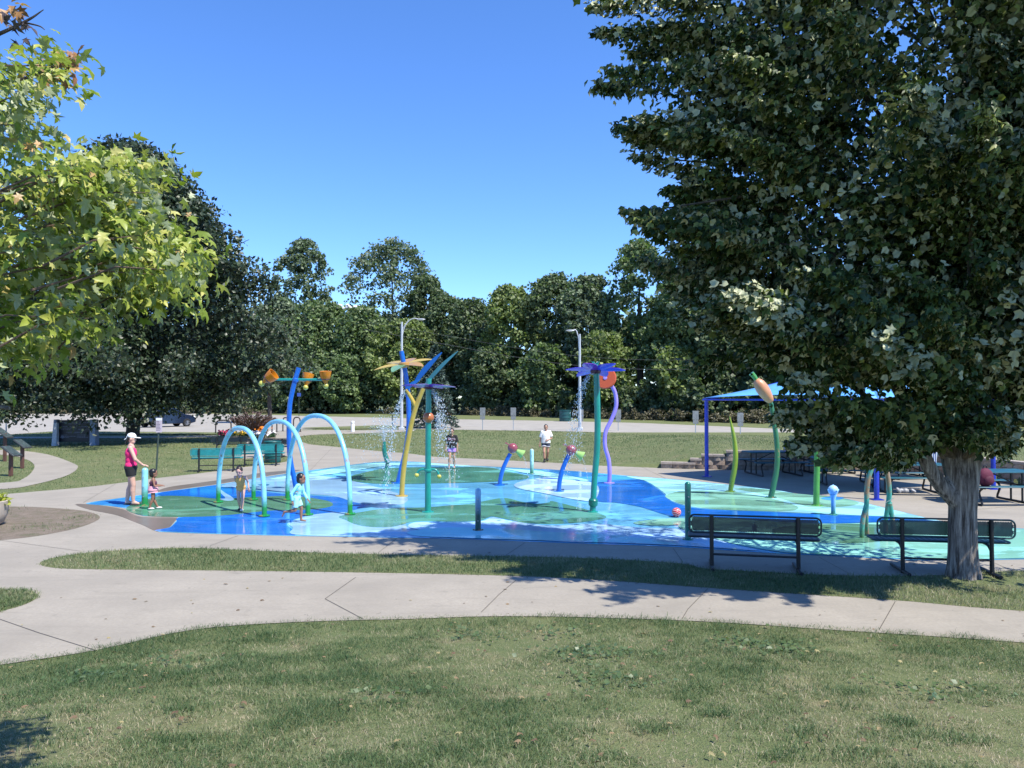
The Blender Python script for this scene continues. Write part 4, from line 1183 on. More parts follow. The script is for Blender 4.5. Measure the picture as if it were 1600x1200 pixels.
# a small cloud low over the wood
cl = MB()
rng = np.random.default_rng(2)
for k in range(26):
    cl.ellip(((547 - 800) / F * 4200 + rng.normal() * 44, 4200 + rng.normal() * 30, (620 - 481) / F * 4200 + rng.normal() * 8), (rng.uniform(10, 24), 20, rng.uniform(6, 12)), seg=14, rings=9)
cm, nt, b, out = new_mat('cloud_white')
b.inputs['Base Color'].default_value = (0.9, 0.9, 0.9, 1); b.inputs['Roughness'].default_value = 1
co = cl.build('cloud', cm)
tag(co, 'small white cloud low behind the treetops', 'cloud', kind='structure')

# ================================================================= SPLASH PAD FEATURES
P_ARCH = paint('arch_blue_paint', (0.22, 0.56, 0.72), (0.01, 0.22, 0.035), 0.20, 0.42, 0.25)
P_BOLL = paint('bollard_paint', (0.24, 0.56, 0.68), (0.012, 0.20, 0.05), 0.18, 0.50, 0.2)
P_BOLL2 = paint('worn_bollard_paint', (0.22, 0.45, 0.66), (0.015, 0.07, 0.05), 0.30, 0.70, 0.35)
P_BOLL3 = paint('pale_bollard_paint', (0.36, 0.62, 0.60), (0.03, 0.17, 0.09), 0.05, 0.42, 0.1)
P_BLUE = paint('royal_blue_paint', (0.003, 0.105, 0.46))
P_TEAL = paint('teal_paint', (0.008, 0.24, 0.20))
P_TEALD = paint('dark_teal_paint', (0.006, 0.15, 0.115))
P_YEL = paint('mustard_paint', (0.42, 0.30, 0.045), None, rust=0.12)
P_BALLY = paint('yellow_ball_paint', (0.45, 0.42, 0.07))
P_COP = paint('copper_paint', (0.42, 0.13, 0.035))
P_RED = paint('maroon_paint', (0.26, 0.055, 0.07))
P_LILAC = paint('lilac_paint', (0.30, 0.22, 0.66))
P_LIME = paint('lime_paint', (0.22, 0.30, 0.02), (0.10, 0.19, 0.02), 0.1, 1.2)
P_GREEN = paint('green_paint', (0.03, 0.15, 0.065), (0.02, 0.13, 0.07), 0.1, 1.0, 0.15)
P_GREEN2 = paint('leaf_green_paint', (0.07, 0.27, 0.05), None, rust=0.05)
P_ORANGE = paint('gourd_orange_paint', (0.56, 0.25, 0.12), None, rough=0.4)
P_FROG = paint('patchy_teal_paint', (0.05, 0.30, 0.27), (0.07, 0.16, 0.05), 0.0, 0.3, 0.75)
P_SKY = paint('sky_blue_paint', (0.25, 0.52, 0.78), (0.05, 0.22, 0.16), 0.08, 0.3)
STEEL = simple('galvanised_steel', (0.42, 0.44, 0.46), 0.45, 0.6, 0.12)
BLACKM = simple('black_metal', (0.010, 0.011, 0.013), 0.45, 0.0, 0.3)

def plastic(name, col, tr=0.35):
    m, nt, b, out = new_mat(name)
    b.inputs['Base Color'].default_value = (*col, 1); b.inputs['Roughness'].default_value = 0.18
    t = N(nt, 'BsdfTranslucent'); t.inputs[0].default_value = (*col, 1)
    mx_ = N(nt, 'MixShader'); mx_.inputs[0].default_value = tr
    nt.links.new(b.outputs[0], mx_.inputs[1]); nt.links.new(t.outputs[0], mx_.inputs[2]); nt.links.new(mx_.outputs[0], out.inputs[0])
    return m
PL_PURPLE = plastic('purple_petal', (0.10, 0.07, 0.62)); PL_PLUM = plastic('plum_petal', (0.20, 0.06, 0.50)); PL_MAUVE = plastic('mauve_petal', (0.27, 0.22, 0.48))
PL_YEL = plastic('amber_petal', (0.62, 0.47, 0.13)); PL_AMBER = plastic('orange_petal', (0.60, 0.36, 0.12)); PL_GRN = plastic('green_petal', (0.22, 0.42, 0.24))
PL_ORANGE = plastic('orange_bucket', (0.72, 0.27, 0.015)); PL_DISC = plastic('orange_disc', (0.62, 0.13, 0.05)); PL_BLUE = plastic('blue_blade', (0.02, 0.14, 0.45)); PL_BLUE2 = plastic('teal_blade', (0.06, 0.22, 0.26))
PL_LIME = plastic('pale_green_cone', (0.42, 0.66, 0.22))
HUB = simple('dark_plum_hub', (0.06, 0.015, 0.035), 0.35)

def flange(t, mat, r, name='base_flange'):
    mb = MB().lathe([(r * 1.9, 0.0), (r * 1.9, 0.015), (r * 1.05, 0.03)], (0, 0, 0.012), seg=20)
    for k in range(6):
        a = k * math.pi / 3
        mb.lathe([(0.012, 0.0), (0.012, 0.03)], (math.cos(a) * r * 1.55, math.sin(a) * r * 1.55, 0.012), seg=6)
    return mb.build(name, mat, t)

# --- three arches
for (A, B, hgt, lab) in (((341, 786), (413, 808), 1.83, 'pale blue spray arch, lowest of the three, with the child in yellow under it'),
                         ((396, 782), (481, 806), 1.97, 'pale blue spray arch, middle one, crossing in front of the blue bucket post'),
                         ((449, 782), (547, 805), 2.10, 'pale blue spray arch, tallest of the three, nearest the yellow forked post')):
    a, b = G(*A), G(*B)
    c = ((a[0] + b[0]) / 2, (a[1] + b[1]) / 2)
    L = math.hypot(b[0] - a[0], b[1] - a[1])
    t = thing('spray_arch', lab, 'spray arch', (c[0], c[1], 0.015), math.atan2(b[1] - a[1], b[0] - a[0]), 'three spray arches')
    pts = []
    for i in range(41):
        th = math.pi * i / 40
        cx = -math.cos(th)
        pts.append((L / 2 * math.copysign(abs(cx) ** 0.86, cx), 0, hgt * math.sin(th) ** 0.80))
    MB().tube(pts, 0.053, 16).build('arch_tube', P_ARCH, t)
    for s in (-1, 1):
        f = flange(t, P_ARCH, 0.062); f.location = (s * L / 2, 0, 0)
    mb = MB()
    for i in (6, 13, 20, 27, 34):
        p = Vector(pts[i]); q = (Vector((0, 0, hgt * 0.35)) - p).normalized()
        mb.lathe([(0.014, 0), (0.014, 0.02)], p + q * 0.046, q, 8)
    mb.build('nozzle', STEEL, t)['kind'] = 'stuff'

# --- blue post with tipping buckets
base, s, L = surveyed(464, 771)
t = thing('bucket_post', 'curved royal blue post carrying orange tipping buckets on teal arms', 'water feature', base)
MB().curve([L(464, 771), L(460, 750), L(453, 715), L(451, 672), L(452, 635), L(456, 612), L(461, 592), L(466, 575)], [0.066, 0.064, 0.064, 0.062, 0.062, 0.062], 18, 6).build('post', P_BLUE, t)
flange(t, P_BLUE, 0.07)
zc = L(461, 594)
MB().tube([L(424, 593.5), L(505, 593.5)], 0.032, 12).build('arm', P_TEAL, t)
MB().tube([(zc[0], -0.05, zc[2]), (zc[0] + .12, 0.62, zc[2])], 0.032, 12).build('arm', P_TEAL, t)
MB().lathe([(0.065, -0.05), (0.085, -0.03), (0.085, 0.03), (0.065, 0.05)], (zc[0], 0, zc[2]), (0.18, 0, 1), 18).build('collar', P_BLUE, t)
def bucket(c, ax, k=1.0):
    ax = Vector(ax).normalized()
    b_ = MB().lathe([(0.045 * k, -0.15 * k), (0.06 * k, -0.10 * k), (0.115 * k, -0.03 * k), (0.15 * k, 0.10 * k), (0.165 * k, 0.20 * k), (0.150 * k, 0.20 * k), (0.135 * k, 0.10 * k), (0.10 * k, -0.01 * k), (0.0001, -0.05 * k)], c, ax, 20).build('bucket', PL_ORANGE, t)
    MB().ellip(Vector(c) - ax * 0.21 * k, 0.075 * k).build('counterweight_ball', P_BALLY, b_)
    MB().lathe([(0.118 * k, -0.03 * k), (0.125 * k, -0.015 * k), (0.118 * k, 0.0)], c, ax, 20).build('band', HUB, b_)
bucket(L(418, 592), (0.75, -0.1, 0.55), 1.05)
bucket(L(508, 591.5), (0.0, -0.12, 1.0), 0.95)
bucket((zc[0] + .13, 0.66, zc[2]), (0.15, 0.25, 1.0), 0.95)

# --- petals helper
def petal(c, d, up, length, width, th=0.012, curl=0.1):
    """one leaf-shaped petal from c along d"""
    d, up = Vector(d).normalized(), Vector(up).normalized()
    sd = d.cross(up).normalized(); up = sd.cross(d)
    mb = MB(); vs = []; n = 11
    for side in (1, -1):
        for i in range(n):
            t = i / (n - 1)
            w = width / 2 * (math.sin(math.pi * (0.04 + 0.95 * t) ** 0.8) ** 0.75) if 0 < i < n - 1 else width * .06
            for q in (-1, 0, 1):
                vs.append(Vector(c) + d * (t * length) + sd * (w * q) + up * (curl * length * (t * t) + 0.10 * width * abs(q) * math.sin(math.pi * t) + side * th / 2))
    fs = []
    m = n * 3
    for i in range(n - 1):
        for q in range(2):
            a = i * 3 + q
            fs.append((a, a + 1, a + 4, a + 3)); fs.append((m + a, m + a + 3, m + a + 4, m + a + 1))
        a = i * 3
        fs.append((a, a + 3, m + a + 3, m + a)); fs.append((a + 2, m + a + 2, m + a + 5, a + 5))
    fs.append((0, m, m + 1, m + 2, 2, 1)); e = (n - 1) * 3
    fs.append((e, e + 1, e + 2, m + e + 2, m + e + 1, m + e))
    return mb.add(vs, fs)

def flower(t, c, n, length, width, mats, tilt=(0, 0, 1), curl=0.05, hub=None, phase=0.0, hubr=0.09):
    up = Vector(tilt).normalized()
    q = Vector((0, 0, 1)).rotation_difference(up)
    for k in range(n):
        a = phase + 2 * math.pi * k / n
        d = q @ Vector((math.cos(a), math.sin(a), 0))
        petal(Vector(c) + d * hubr * 0.7, d, up, length, width, curl=curl).build('petal', mats[k % len(mats)], t)
    if hub is not None:
        MB().lathe([(0.0001, -hubr * .7), (hubr * .8, -hubr * .6), (hubr, -hubr * .1), (hubr * .9, hubr * .35), (0.0001, hubr * .45)], c, up, 20).build('hub', hub, t)

# --- yellow forked post with blue blades
base, s, L = surveyed(627.5, 776)
t = thing('forked_spray_post', 'mustard yellow forked post with long blue leaf blades on top', 'water feature', base)
MB().curve([L(627.5, 776), L(629, 750), L(632, 722), L(637, 692), L(642.5, 662), L(649, 638), L(655, 622), L(661, 607)], [0.068, 0.066, 0.064, 0.062, 0.058], 16, 5).build('post', P_YEL, t)
MB().curve([L(649, 636), L(643, 624), L(634, 609)], [0.058, 0.052, 0.046], 14, 5).build('branch_tube', P_YEL, t)
flange(t, P_YEL, 0.085)
petal(L(661, 606), Vector(L(711, 543)) - Vector(L(661, 606)), (-0.75, -0.5, 0.3), 1.28, 0.20, curl=-0.10).build('leaf_blade', PL_BLUE2, t)
petal(L(646, 600, .1), Vector(L(688, 547)) - Vector(L(646, 600)), (-0.7, -0.6, 0.3), 1.08, 0.24, curl=-0.06).build('leaf_blade', PL_BLUE, t)
petal(L(634, 608), Vector(L(655, 594)) - Vector(L(634, 608)), (-0.6, -0.6, 0.4), 0.45, 0.16, curl=0.0).build('leaf_blade', PL_BLUE, t)
# --- tall blue post with amber flower
base, s, L = surveyed(621.5, 755.5)
t = thing('flower_spray_post', 'tall blue post behind the yellow one, topped by an amber flower', 'water feature', base)
MB().curve([L(621.5, 755.5), L(627, 732), L(633.5, 705), L(637.5, 676), L(638.5, 650), L(637.5, 620), L(634, 590), L(630, 566), L(626.5, 549)], [0.074, 0.07, 0.07, 0.07, 0.07, 0.07], 16, 5).build('post', P_BLUE, t)
flange(t, P_BLUE, 0.1)
flower(t, L(631, 569), 6, 0.78, 0.36, [PL_YEL, PL_AMBER, PL_YEL, PL_YEL, PL_GRN, PL_AMBER], (-0.14, -0.25, 1), -0.03, PL_AMBER, 0.25, 0.16)

# --- teal post with mauve flower, copper ball and two nozzles
base, s, L = surveyed(668.5, 801)
t = thing('flower_spray_post', 'teal post with a flat mauve flower and copper ball, left of the girl in black', 'water feature', base)
MB().tube([L(668.5, 801), L(668.8, 700), L(669.5, 592)], [0.068, 0.064, 0.062], 18).build('post', P_TEAL, t)
flange(t, P_TEAL, 0.07)
flower(t, L(669.5, 605), 6, 0.52, 0.30, [PL_MAUVE, PL_PLUM], (0.02, 0.06, 1), 0.02, HUB, 0.1, 0.10)
MB().ellip(L(669, 653), 0.125, seg=24, rings=16).build('ball', P_COP, t)
MB().lathe([(0.064, -0.03), (0.085, -0.02), (0.085, 0.02), (0.064, 0.03)], L(668.7, 735), seg=18).build('collar', P_TEAL, t)
for sx, e in ((-1, (651, 743)), (1, (686, 745))):
    q = L(*e)
    a_ = MB().curve([(0.0, 0, L(0, 736)[2]), (sx * .10, 0, L(0, 733.5)[2]), (sx * .19, 0, L(0, 735.5)[2]), (q[0], q[1], q[2] + .03)], 0.024, 10, 5).build('nozzle_arm', P_TEAL, t)
    MB().ellip(q, 0.052).build('nozzle_ball', P_BALLY, a_)

# --- the bent green sprinkler at the back
base, s, L = surveyed(604, 733)
t = thing('bent_sprinkler', 'small bent dark green sprinkler spouting at the back of the pad', 'water feature', base)
MB().tube([L(604.5, 733), L(605, 722)], 0.07, 12).build('foot_post', P_TEALD, t)
MB().ellip(L(605, 721), 0.10).build('joint_ball', P_TEALD, t)
MB().curve([L(605, 720), L(602, 712), L(600.3, 702), L(600.5, 690)], [0.085, 0.085, 0.08, 0.05], 12, 5).build('spout', P_TEALD, t)
flange(t, P_TEALD, 0.07)

# --- bollards
def bollard(px, py, top, r, mat, lab, dome=True):
    base, s, L = surveyed(px, py)
    h = (py - top) * s
    t = thing('spray_bollard', lab, 'bollard', base, 0, 'round-topped spray bollards')
    MB().lathe([(r, 0), (r, h - r * .9)] + [(r * math.cos(a), h - r * .9 + r * .9 * math.sin(a)) for a in (0.3, 0.6, 0.9, 1.2, 1.5)] + [(0.0001, h)], seg=20).build('post', mat, t)
    MB().lathe([(r * 1.015, 0), (r * 1.015, 0.012)], (0, 0, h * .86), seg=20).build('seam_ring', mat, t)
    mb = MB()
    for k in range(3):
        mb.lathe([(0.012, 0), (0.012, 0.012)], (0, -r, h * (.25 + .25 * k)), (0, -1, 0), 8)
    mb.build('nozzle', STEEL, t)['kind'] = 'stuff'
    flange(t, mat, r)
    return t
bollard(226, 790.5, 731, 0.070, P_BOLL, 'pale blue and green bollard under the hand of the woman in pink')
bollard(747, 830, 763, 0.055, P_BOLL2, 'blue bollard fading to dark green, alone at the front of the pad')
bollard(831, 741, 701.5, 0.062, P_BOLL3, 'pale aqua bollard at the back of the pad between two maroon balls')
bollard(1075, 845, 753, 0.053, P_TEALD, 'solid dark teal bollard left of the nearer bench')

# --- two curved posts with maroon ball heads
def ball_post(base_px, pts, ball, br_, cone, lab):
    base, s, L = surveyed(*base_px)
    t = thing('ball_spray_post', lab, 'water feature', base, 0, 'curved blue posts with maroon ball heads')
    MB().curve([L(*p) for p in pts], [0.062, 0.060, 0.056], 16, 6).build('post', P_BLUE, t)
    flange(t, P_BLUE, 0.08)
    c = Vector(L(*ball))
    hd = MB().ellip(c, br_, seg=24, rings=16).build('ball_head', P_RED, t)
    MB().lathe([(br_ * 1.012, -0.01), (br_ * 1.03, 0), (br_ * 1.012, 0.01)], c, (0.75, 0, -.45), 24).build('seam_ring', P_RED, hd)
    d = (Vector(L(*cone)) - c).normalized()
    MB().lathe([(0.05, br_ * .8), (0.055, br_ * 1.05), (0.135, br_ * 1.05 + 0.20), (0.118, br_ * 1.05 + 0.20), (0.04, br_ * 1.02)], c, d, 16).build('spout_cone', PL_LIME, hd)
    for q in (-1, 1):
        MB().curve([c + Vector((-br_ * .7, q * .04, br_ * .6)), c + Vector((-br_ * 1.25, q * .06, br_ * 1.0)), c + Vector((-br_ * 1.5, q * .07, br_ * 1.0))], 0.012, 6, 4).build('antenna', P_RED, hd)
    return t, c
tA, cA = ball_post((780.5, 759), [(780.5, 759), (782.5, 745), (787, 730), (793, 717), (797.5, 709)], (801, 700.5), 0.145, (815, 709), 'curved blue post with maroon ball head, nearer the girl in the black shirt')
tB, cB = ball_post((873, 769), [(873, 769), (874.5, 752), (878.5, 735), (884, 721), (889, 711)], (892.5, 703.5), 0.142, (906, 711), 'curved blue post with maroon ball head, in front of the person in white')

# --- tall teal post with violet flower
base, s, L = surveyed(926, 801)
t = thing('flower_spray_post', 'tall teal post with a violet flower on top, tallest at centre right', 'water feature', base)
MB().curve([L(926, 801), L(926.5, 790), L(929, 750), L(932.5, 710), L(934, 673), L(933.5, 630), L(932.3, 583)], [0.068, 0.066, 0.068, 0.07, 0.068, 0.066], 18, 6).build('post', P_TEAL, t)
MB().lathe([(0.07, -0.09), (0.10, -0.06), (0.105, 0.05), (0.085, 0.075), (0.067, 0.09)], L(927, 785), (0.05, 0, 1), 20).build('bulb_joint', P_TEALD, t)
flange(t, P_TEAL, 0.062)
flower(t, L(931, 580), 6, 0.58, 0.32, [PL_PURPLE, PL_PLUM, PL_PURPLE], (0.0, 0.22, 1), 0.03, HUB, 0.05, 0.12)
q = Vector(L(931, 574))
cr = MB().lathe([(0.055, -0.02), (0.06, 0.05), (0.05, 0.09)], q, seg=14).build('crown_cap', P_TEAL, t)
for k in range(6):
    a = k * math.pi / 3
    MB().tube([q + Vector((math.cos(a) * .05, math.sin(a) * .05, .07)), q + Vector((math.cos(a) * .09, math.sin(a) * .09, .13))], [0.016, 0.003], 6).build('crown_spike', P_TEAL, cr)

# --- wavy lilac post with orange disc
base, s, L = surveyed(952, 755.5)
t = thing('disc_spray_post', 'wavy lilac post holding an orange disc, behind the tall teal post', 'water feature', base)
MB().curve([L(952, 755.5), L(952.5, 738), L(951, 718), L(945.5, 697), L(946.5, 675), L(956, 655), L(963, 634), L(961, 613), L(953.5, 600), L(948, 594)], [0.064, 0.062, 0.060, 0.060, 0.060, 0.058, 0.055], 16, 6).build('post', P_LILAC, t)
flange(t, P_LILAC, 0.085)
MB().lathe([(0.0001, -0.03), (0.30, -0.03), (0.33, 0), (0.30, 0.03), (0.0001, 0.03)], L(946, 591), (-0.25, -1.0, 0.22), 32).build('disc', PL_DISC, t)
MB().lathe([(0.06, 0.03), (0.05, 0.05), (0.0001, 0.055)], L(946, 591), (-0.25, -1.0, 0.22), 16).build('disc_cap', P_LILAC, t)

# --- lime spike
base, s, L = surveyed(1141, 769)
t = thing('leaf_spike', 'lime green tapering curved spike in front of the retaining wall', 'water feature', base)
MB().curve([L(1141, 769), L(1144, 752), L(1147.5, 735), L(1149.5, 715), L(1148.5, 693), L(1145, 672), L(1140.5, 651)], [0.062, 0.068, 0.070, 0.068, 0.06, 0.045, 0.012], 16, 6).build('spike', P_LIME, t)
flange(t, P_LIME, 0.075)
# --- gourd post
base, s, L = surveyed(1204, 778.5)
t = thing('gourd_spray_post', 'dark green bowed post tipped with an orange gourd with green stem', 'water feature', base)
MB().curve([L(1204, 778.5), L(1209, 758), L(1213.5, 735), L(1215, 710), L(1213, 680), L(1209, 655), L(1206, 633), L(1203, 622)], [0.069, 0.068, 0.066, 0.062, 0.056, 0.048], 16, 6).build('post', P_GREEN, t)
flange(t, P_GREEN, 0.08)
ga, gb = Vector(L(1206, 629)), Vector(L(1183, 594))
ax = (gb - ga); gl = ax.length
MB().lathe([(0.05, 0.0), (0.085, .04 * gl), (0.12, .16 * gl), (0.158, .45 * gl), (0.162, .62 * gl), (0.14, .84 * gl), (0.10, .96 * gl), (0.055, 1.02 * gl)], ga, ax, 22).build('gourd', P_ORANGE, t)
MB().tube([gb, gb + ax.normalized() * .10, gb + ax.normalized() * .20 + Vector((-.02, 0, 0))], [0.055, 0.06, 0.07], 14).build('stem', P_GREEN2, t)
# --- straight green post
base, s, L = surveyed(1276, 791)
t = thing('stalk_spray_post', 'straight leaf green post rising into the maple leaves', 'water feature', base)
MB().curve([L(1275.5, 791), L(1276, 760), L(1277, 725), L(1276.5, 690), L(1274.5, 655)], [0.070, 0.069, 0.067, 0.06, 0.045], 16, 6).build('post', P_GREEN2, t)
MB().ellip(L(1274, 650), (0.06, 0.06, 0.1)).build('tip', P_GREEN, t)
flange(t, P_GREEN2, 0.078)
# --- small sky blue ball-headed post
base, s, L = surveyed(1302, 806)
t = thing('ball_sprinkler', 'short sky blue sprinkler post with a knobbed ball head', 'water feature', base)
MB().lathe([(0.048, 0), (0.046, 0.35), (0.075, 0.46)], seg=18).build('post', P_SKY, t)
c = Vector(L(1302, 766))
hd = MB().ellip(c, 0.108, seg=24, rings=16).build('ball_head', simple('pale_blue_paint', (0.36, 0.58, 0.80), 0.3, coat=.4), t)
for d in ((-1, -.1, .05), (1, -.1, .05), (.25, -1, -.1), (0, 1, 0), (-.5, -.8, .2), (0, 0, 1)):
    d = Vector(d).normalized()
    MB().lathe([(0.018, 0.10), (0.016, 0.122), (0.0001, 0.124)], c, d, 8).build('knob', P_BLUE if d.y < -.9 else P_SKY, hd)
flange(t, P_SKY, 0.048)
# --- patchy teal legs
base, s, L = surveyed(1358, 841)
t = thing('frog_leg_frame', 'peeling teal frame of forked legs meeting overhead beside the second bench', 'water feature', base)
MB().curve([L(1361, 838, .15), L(1357.5, 822, .1), L(1355, 804, .03), L(1354.5, 782), L(1355, 765), L(1358, 746), L(1365, 726), L(1371, 714), L(1377, 706)], [0.038, 0.04, 0.042, 0.045, 0.045, 0.042, 0.038], 14, 5).build('leg', P_FROG, t)
MB().curve([L(1345, 844, -.05), L(1345, 828, -.05), L(1348, 808, -.03), L(1354, 790)], [0.038, 0.042, 0.044, 0.04], 14, 5).build('leg', P_FROG, t)
MB().curve([L(1388, 838, .1), L(1388.5, 815, .1), L(1390, 790, .05), L(1390, 770), L(1388.5, 750), L(1385, 731), L(1381, 716), L(1377, 706)], [0.038, 0.042, 0.044, 0.044, 0.042, 0.038], 14, 5).build('leg', P_FROG, t)
MB().curve([L(1401, 836, .12), L(1399, 815, .1), L(1395, 798, .06), L(1391, 786)], [0.036, 0.04, 0.042, 0.036], 14, 5).build('leg', P_FROG, t)
MB().ellip(L(1377, 705), (0.075, 0.075, 0.06)).build('top_joint', P_TEAL, t)
MB().tube([L(1382, 786, -.03), L(1394, 778, -.06)], 0.006, 6).build('hanging_wire', STEEL, t)

# --- beach ball
base, s, L = surveyed(1057, 809)
bt = thing('beach_ball', 'red and white play ball resting on the wet blue paint', 'ball', (base[0], base[1], 0.02))
bm_, nt, b, out = new_mat('red_ball_skin')
tc = N(nt, 'TexCoord'); wv = N(nt, 'TexWave', wave_type='RINGS', rings_direction='SPHERICAL'); wv.inputs['Scale'].default_value = 9.0; wv.inputs['Distortion'].default_value = 5.0
mp = N(nt, 'Mapping'); mp.inputs['Location'].default_value = (0.05, 0.08, 0.02); nt.links.new(tc.outputs['Object'], mp.inputs[0]); nt.links.new(mp.outputs[0], wv.inputs[0])
nt.links.new(ramp(nt, wv.outputs['Fac'], [(0.78, (0.55, 0.03, 0.045)), (0.86, (0.72, 0.5, 0.5))]), b.inputs['Base Color']); b.inputs['Roughness'].default_value = 0.3
MB().ellip((0, 0, 0.097), 0.097, seg=28, rings=18).build('ball_skin', bm_, bt)
MB().lathe([(0.012, 0.095), (0.010, 0.099), (0.0001, 0.099)], (0, 0, 0.097), (0.3, -0.8, 0.5), 10).build('valve', BLACKM, bt)

# --- water: jets and drops
water_m, nt, b, out = new_mat('spray_water')
b.inputs['Base Color'].default_value = (0.88, 0.93, 0.97, 1); b.inputs['Roughness'].default_value = 0.08; b.inputs['Transmission Weight'].default_value = 0.65; b.inputs['IOR'].default_value = 1.33
OCT = np.array([(1, 0, 0), (-1, 0, 0), (0, 1, 0), (0, -1, 0), (0, 0, 2.2), (0, 0, -2.2)], float)
OCT_T = np.array([(0, 2, 4), (2, 1, 4), (1, 3, 4), (3, 0, 4), (2, 0, 5), (1, 2, 5), (3, 1, 5), (0, 3, 5)])
def drops(name, pts, size, label):
    n = len(pts)
    V = pts[:, None] + OCT[None] * size[:, None, None]
    T = (OCT_T[None] + (np.arange(n) * 6)[:, None, None]).reshape(-1, 3)
    me = fast_mesh(name, V.reshape(-1, 3), T); me.materials.append(water_m)
    return tag(link(bpy.data.objects.new(name, me)), label, 'water', kind='stuff')
def ballistic(n, p, v, vs, tmax, jit=0.02):
    t = RNG.random(n) * tmax
    vv = np.array(v) + RNG.normal(size=(n, 3)) * np.array(vs)
    q = np.array(p) + vv * t[:, None] + np.array([0, 0, -4.9]) * (t ** 2)[:, None] + RNG.normal(size=(n, 3)) * jit
    return q[q[:, 2] > 0.02]
def WP(px, py, by):
    d = G(px, by)[1]
    return np.array([(px - 800) / F * d, d, CAM_Z + (620 - py) / F * d])
q = ballistic(598, WP(634, 612, 776), (-0.75, 0, -0.35), (.10, .1, .10), 0.75); drops('water_spray', q, RNG.uniform(.005, .013, len(q)), 'water sheet pouring from the left fork of the yellow post')
q = ballistic(598, WP(674, 612, 801), (0.75, 0, 0.0), (.20, .15, .12), 0.62); q2 = ballistic(370, WP(684, 650, 801), (0.15, 0, -0.3), (.25, .2, .2), 0.4)
q = np.concatenate([q, q2]); drops('water_spray', q, RNG.uniform(.004, .011, len(q)), 'water falling right of the teal post with the copper ball')
q = ballistic(598, WP(921, 588, 801), (-0.75, -.1, -0.35), (.18, .12, .18), 0.62); q2 = ballistic(85, WP(908, 660, 801), (-.05, 0, -1.5), (.15, .1, .2), 0.7)
q = np.concatenate([q, q2]); drops('water_spray', q, RNG.uniform(.004, .011, len(q)), 'water spurting left from under the violet flower')
q = ballistic(1068, WP(600.5, 689, 733), (-0.05, 0, 3.4), (.75, .6, .55), 0.85); drops('water_spray', q, RNG.uniform(.005, .012, len(q)), 'fan of water rising from the bent green sprinkler')
for c, by_, sx in ((tA, cA, 1), (tB, cB, 1)):
    p = np.array(c.location) + np.array(by_) + np.array([.28, 0, -.2])
    q = ballistic(85, p, (0.5, 0, -.3), (.04, .03, .06), 0.38, .006); drops('water_spray', q, RNG.uniform(.003, .007, len(q)), 'thin trickle leaving the cone of the ball post ' + ('by the girl in black' if c is tA else 'by the tall teal post'))
q = ballistic(156, WP(925, 792, 801), (-.05, -.3, 0.1), (.06, .06, .1), 0.35, .012); drops('water_spray', q, RNG.uniform(.004, .009, len(q)), 'little gush at the foot of the tall teal post')

# ================================================================= BENCHES, CANOPY, TABLES, WALL
BENCH_T = simple('bench_teal_coating', (0.008, 0.05, 0.058), 0.45)
BENCH_TB = simple('bench_bright_teal', (0.012, 0.20, 0.21), 0.4)
BENCH_D = simple('bench_dark_coating', (0.012, 0.022, 0.028), 0.45)

def lattice(mb, x0, x1, z0, z1, y, pitch, w, rad):
    """expanded metal: two sets of slanting strips clipped to a rounded panel"""
    nx_ = int((x1 - x0) / pitch); nz = int((z1 - z0) / (pitch * .6))
    def inb(x, z):
        dx = max(x0 + rad - x, x - (x1 - rad), 0); dz = max(z0 + rad - z, z - (z1 - rad), 0)
        return x0 <= x <= x1 and z0 <= z <= z1 and dx * dx + dz * dz <= rad * rad
    sl = 0.62
    H_ = z1 - z0
    n = int((x1 - x0 + H_ / sl) / pitch)
    for sg in (1, -1):
        for i in range(n):
            xs = x0 - H_ / sl + i * pitch if sg > 0 else x0 + i * pitch
            seg = [(xs + sg * t / sl * 1.0, z0 + t) for t in np.linspace(0, H_, 15)]
            seg = [p for p in seg if inb(*p)]
            if len(seg) < 2: continue
            (ax_, az), (bx_, bz) = seg[0], seg[-1]
            dx, dz = bx_ - ax_, bz - az
            L_ = math.hypot(dx, dz); nxv, nzv = -dz / L_ * w / 2, dx / L_ * w / 2
            yy = y + sg * 0.0015
            mb.add([(ax_ + nxv, yy - .002, az + nzv), (ax_ - nxv, yy - .002, az - nzv), (bx_ - nxv, yy - .002, bz - nzv), (bx_ + nxv, yy - .002, bz + nzv),
                    (ax_ + nxv, yy + .002, az + nzv), (ax_ - nxv, yy + .002, az - nzv), (bx_ - nxv, yy + .002, bz - nzv), (bx_ + nxv, yy + .002, bz + nzv)],
                   [(0, 3, 2, 1), (4, 5, 6, 7), (0, 1, 5, 4), (1, 2, 6, 5), (2, 3, 7, 6), (3, 0, 4, 7)])

def rounded_rim(x0, x1, z0, z1, y, rad, r):
    pts = []
    for cx, cz, a0 in ((x1 - rad, z1 - rad, 0), (x0 + rad, z1 - rad, 90), (x0 + rad, z0 + rad, 180), (x1 - rad, z0 + rad, 270)):
        for k in range(6):
            a = R(a0 + 18 * k)
            pts.append((cx + rad * math.cos(a), y, cz + rad * math.sin(a)))
    pts.append(pts[0]); pts.append(pts[1])
    return pts

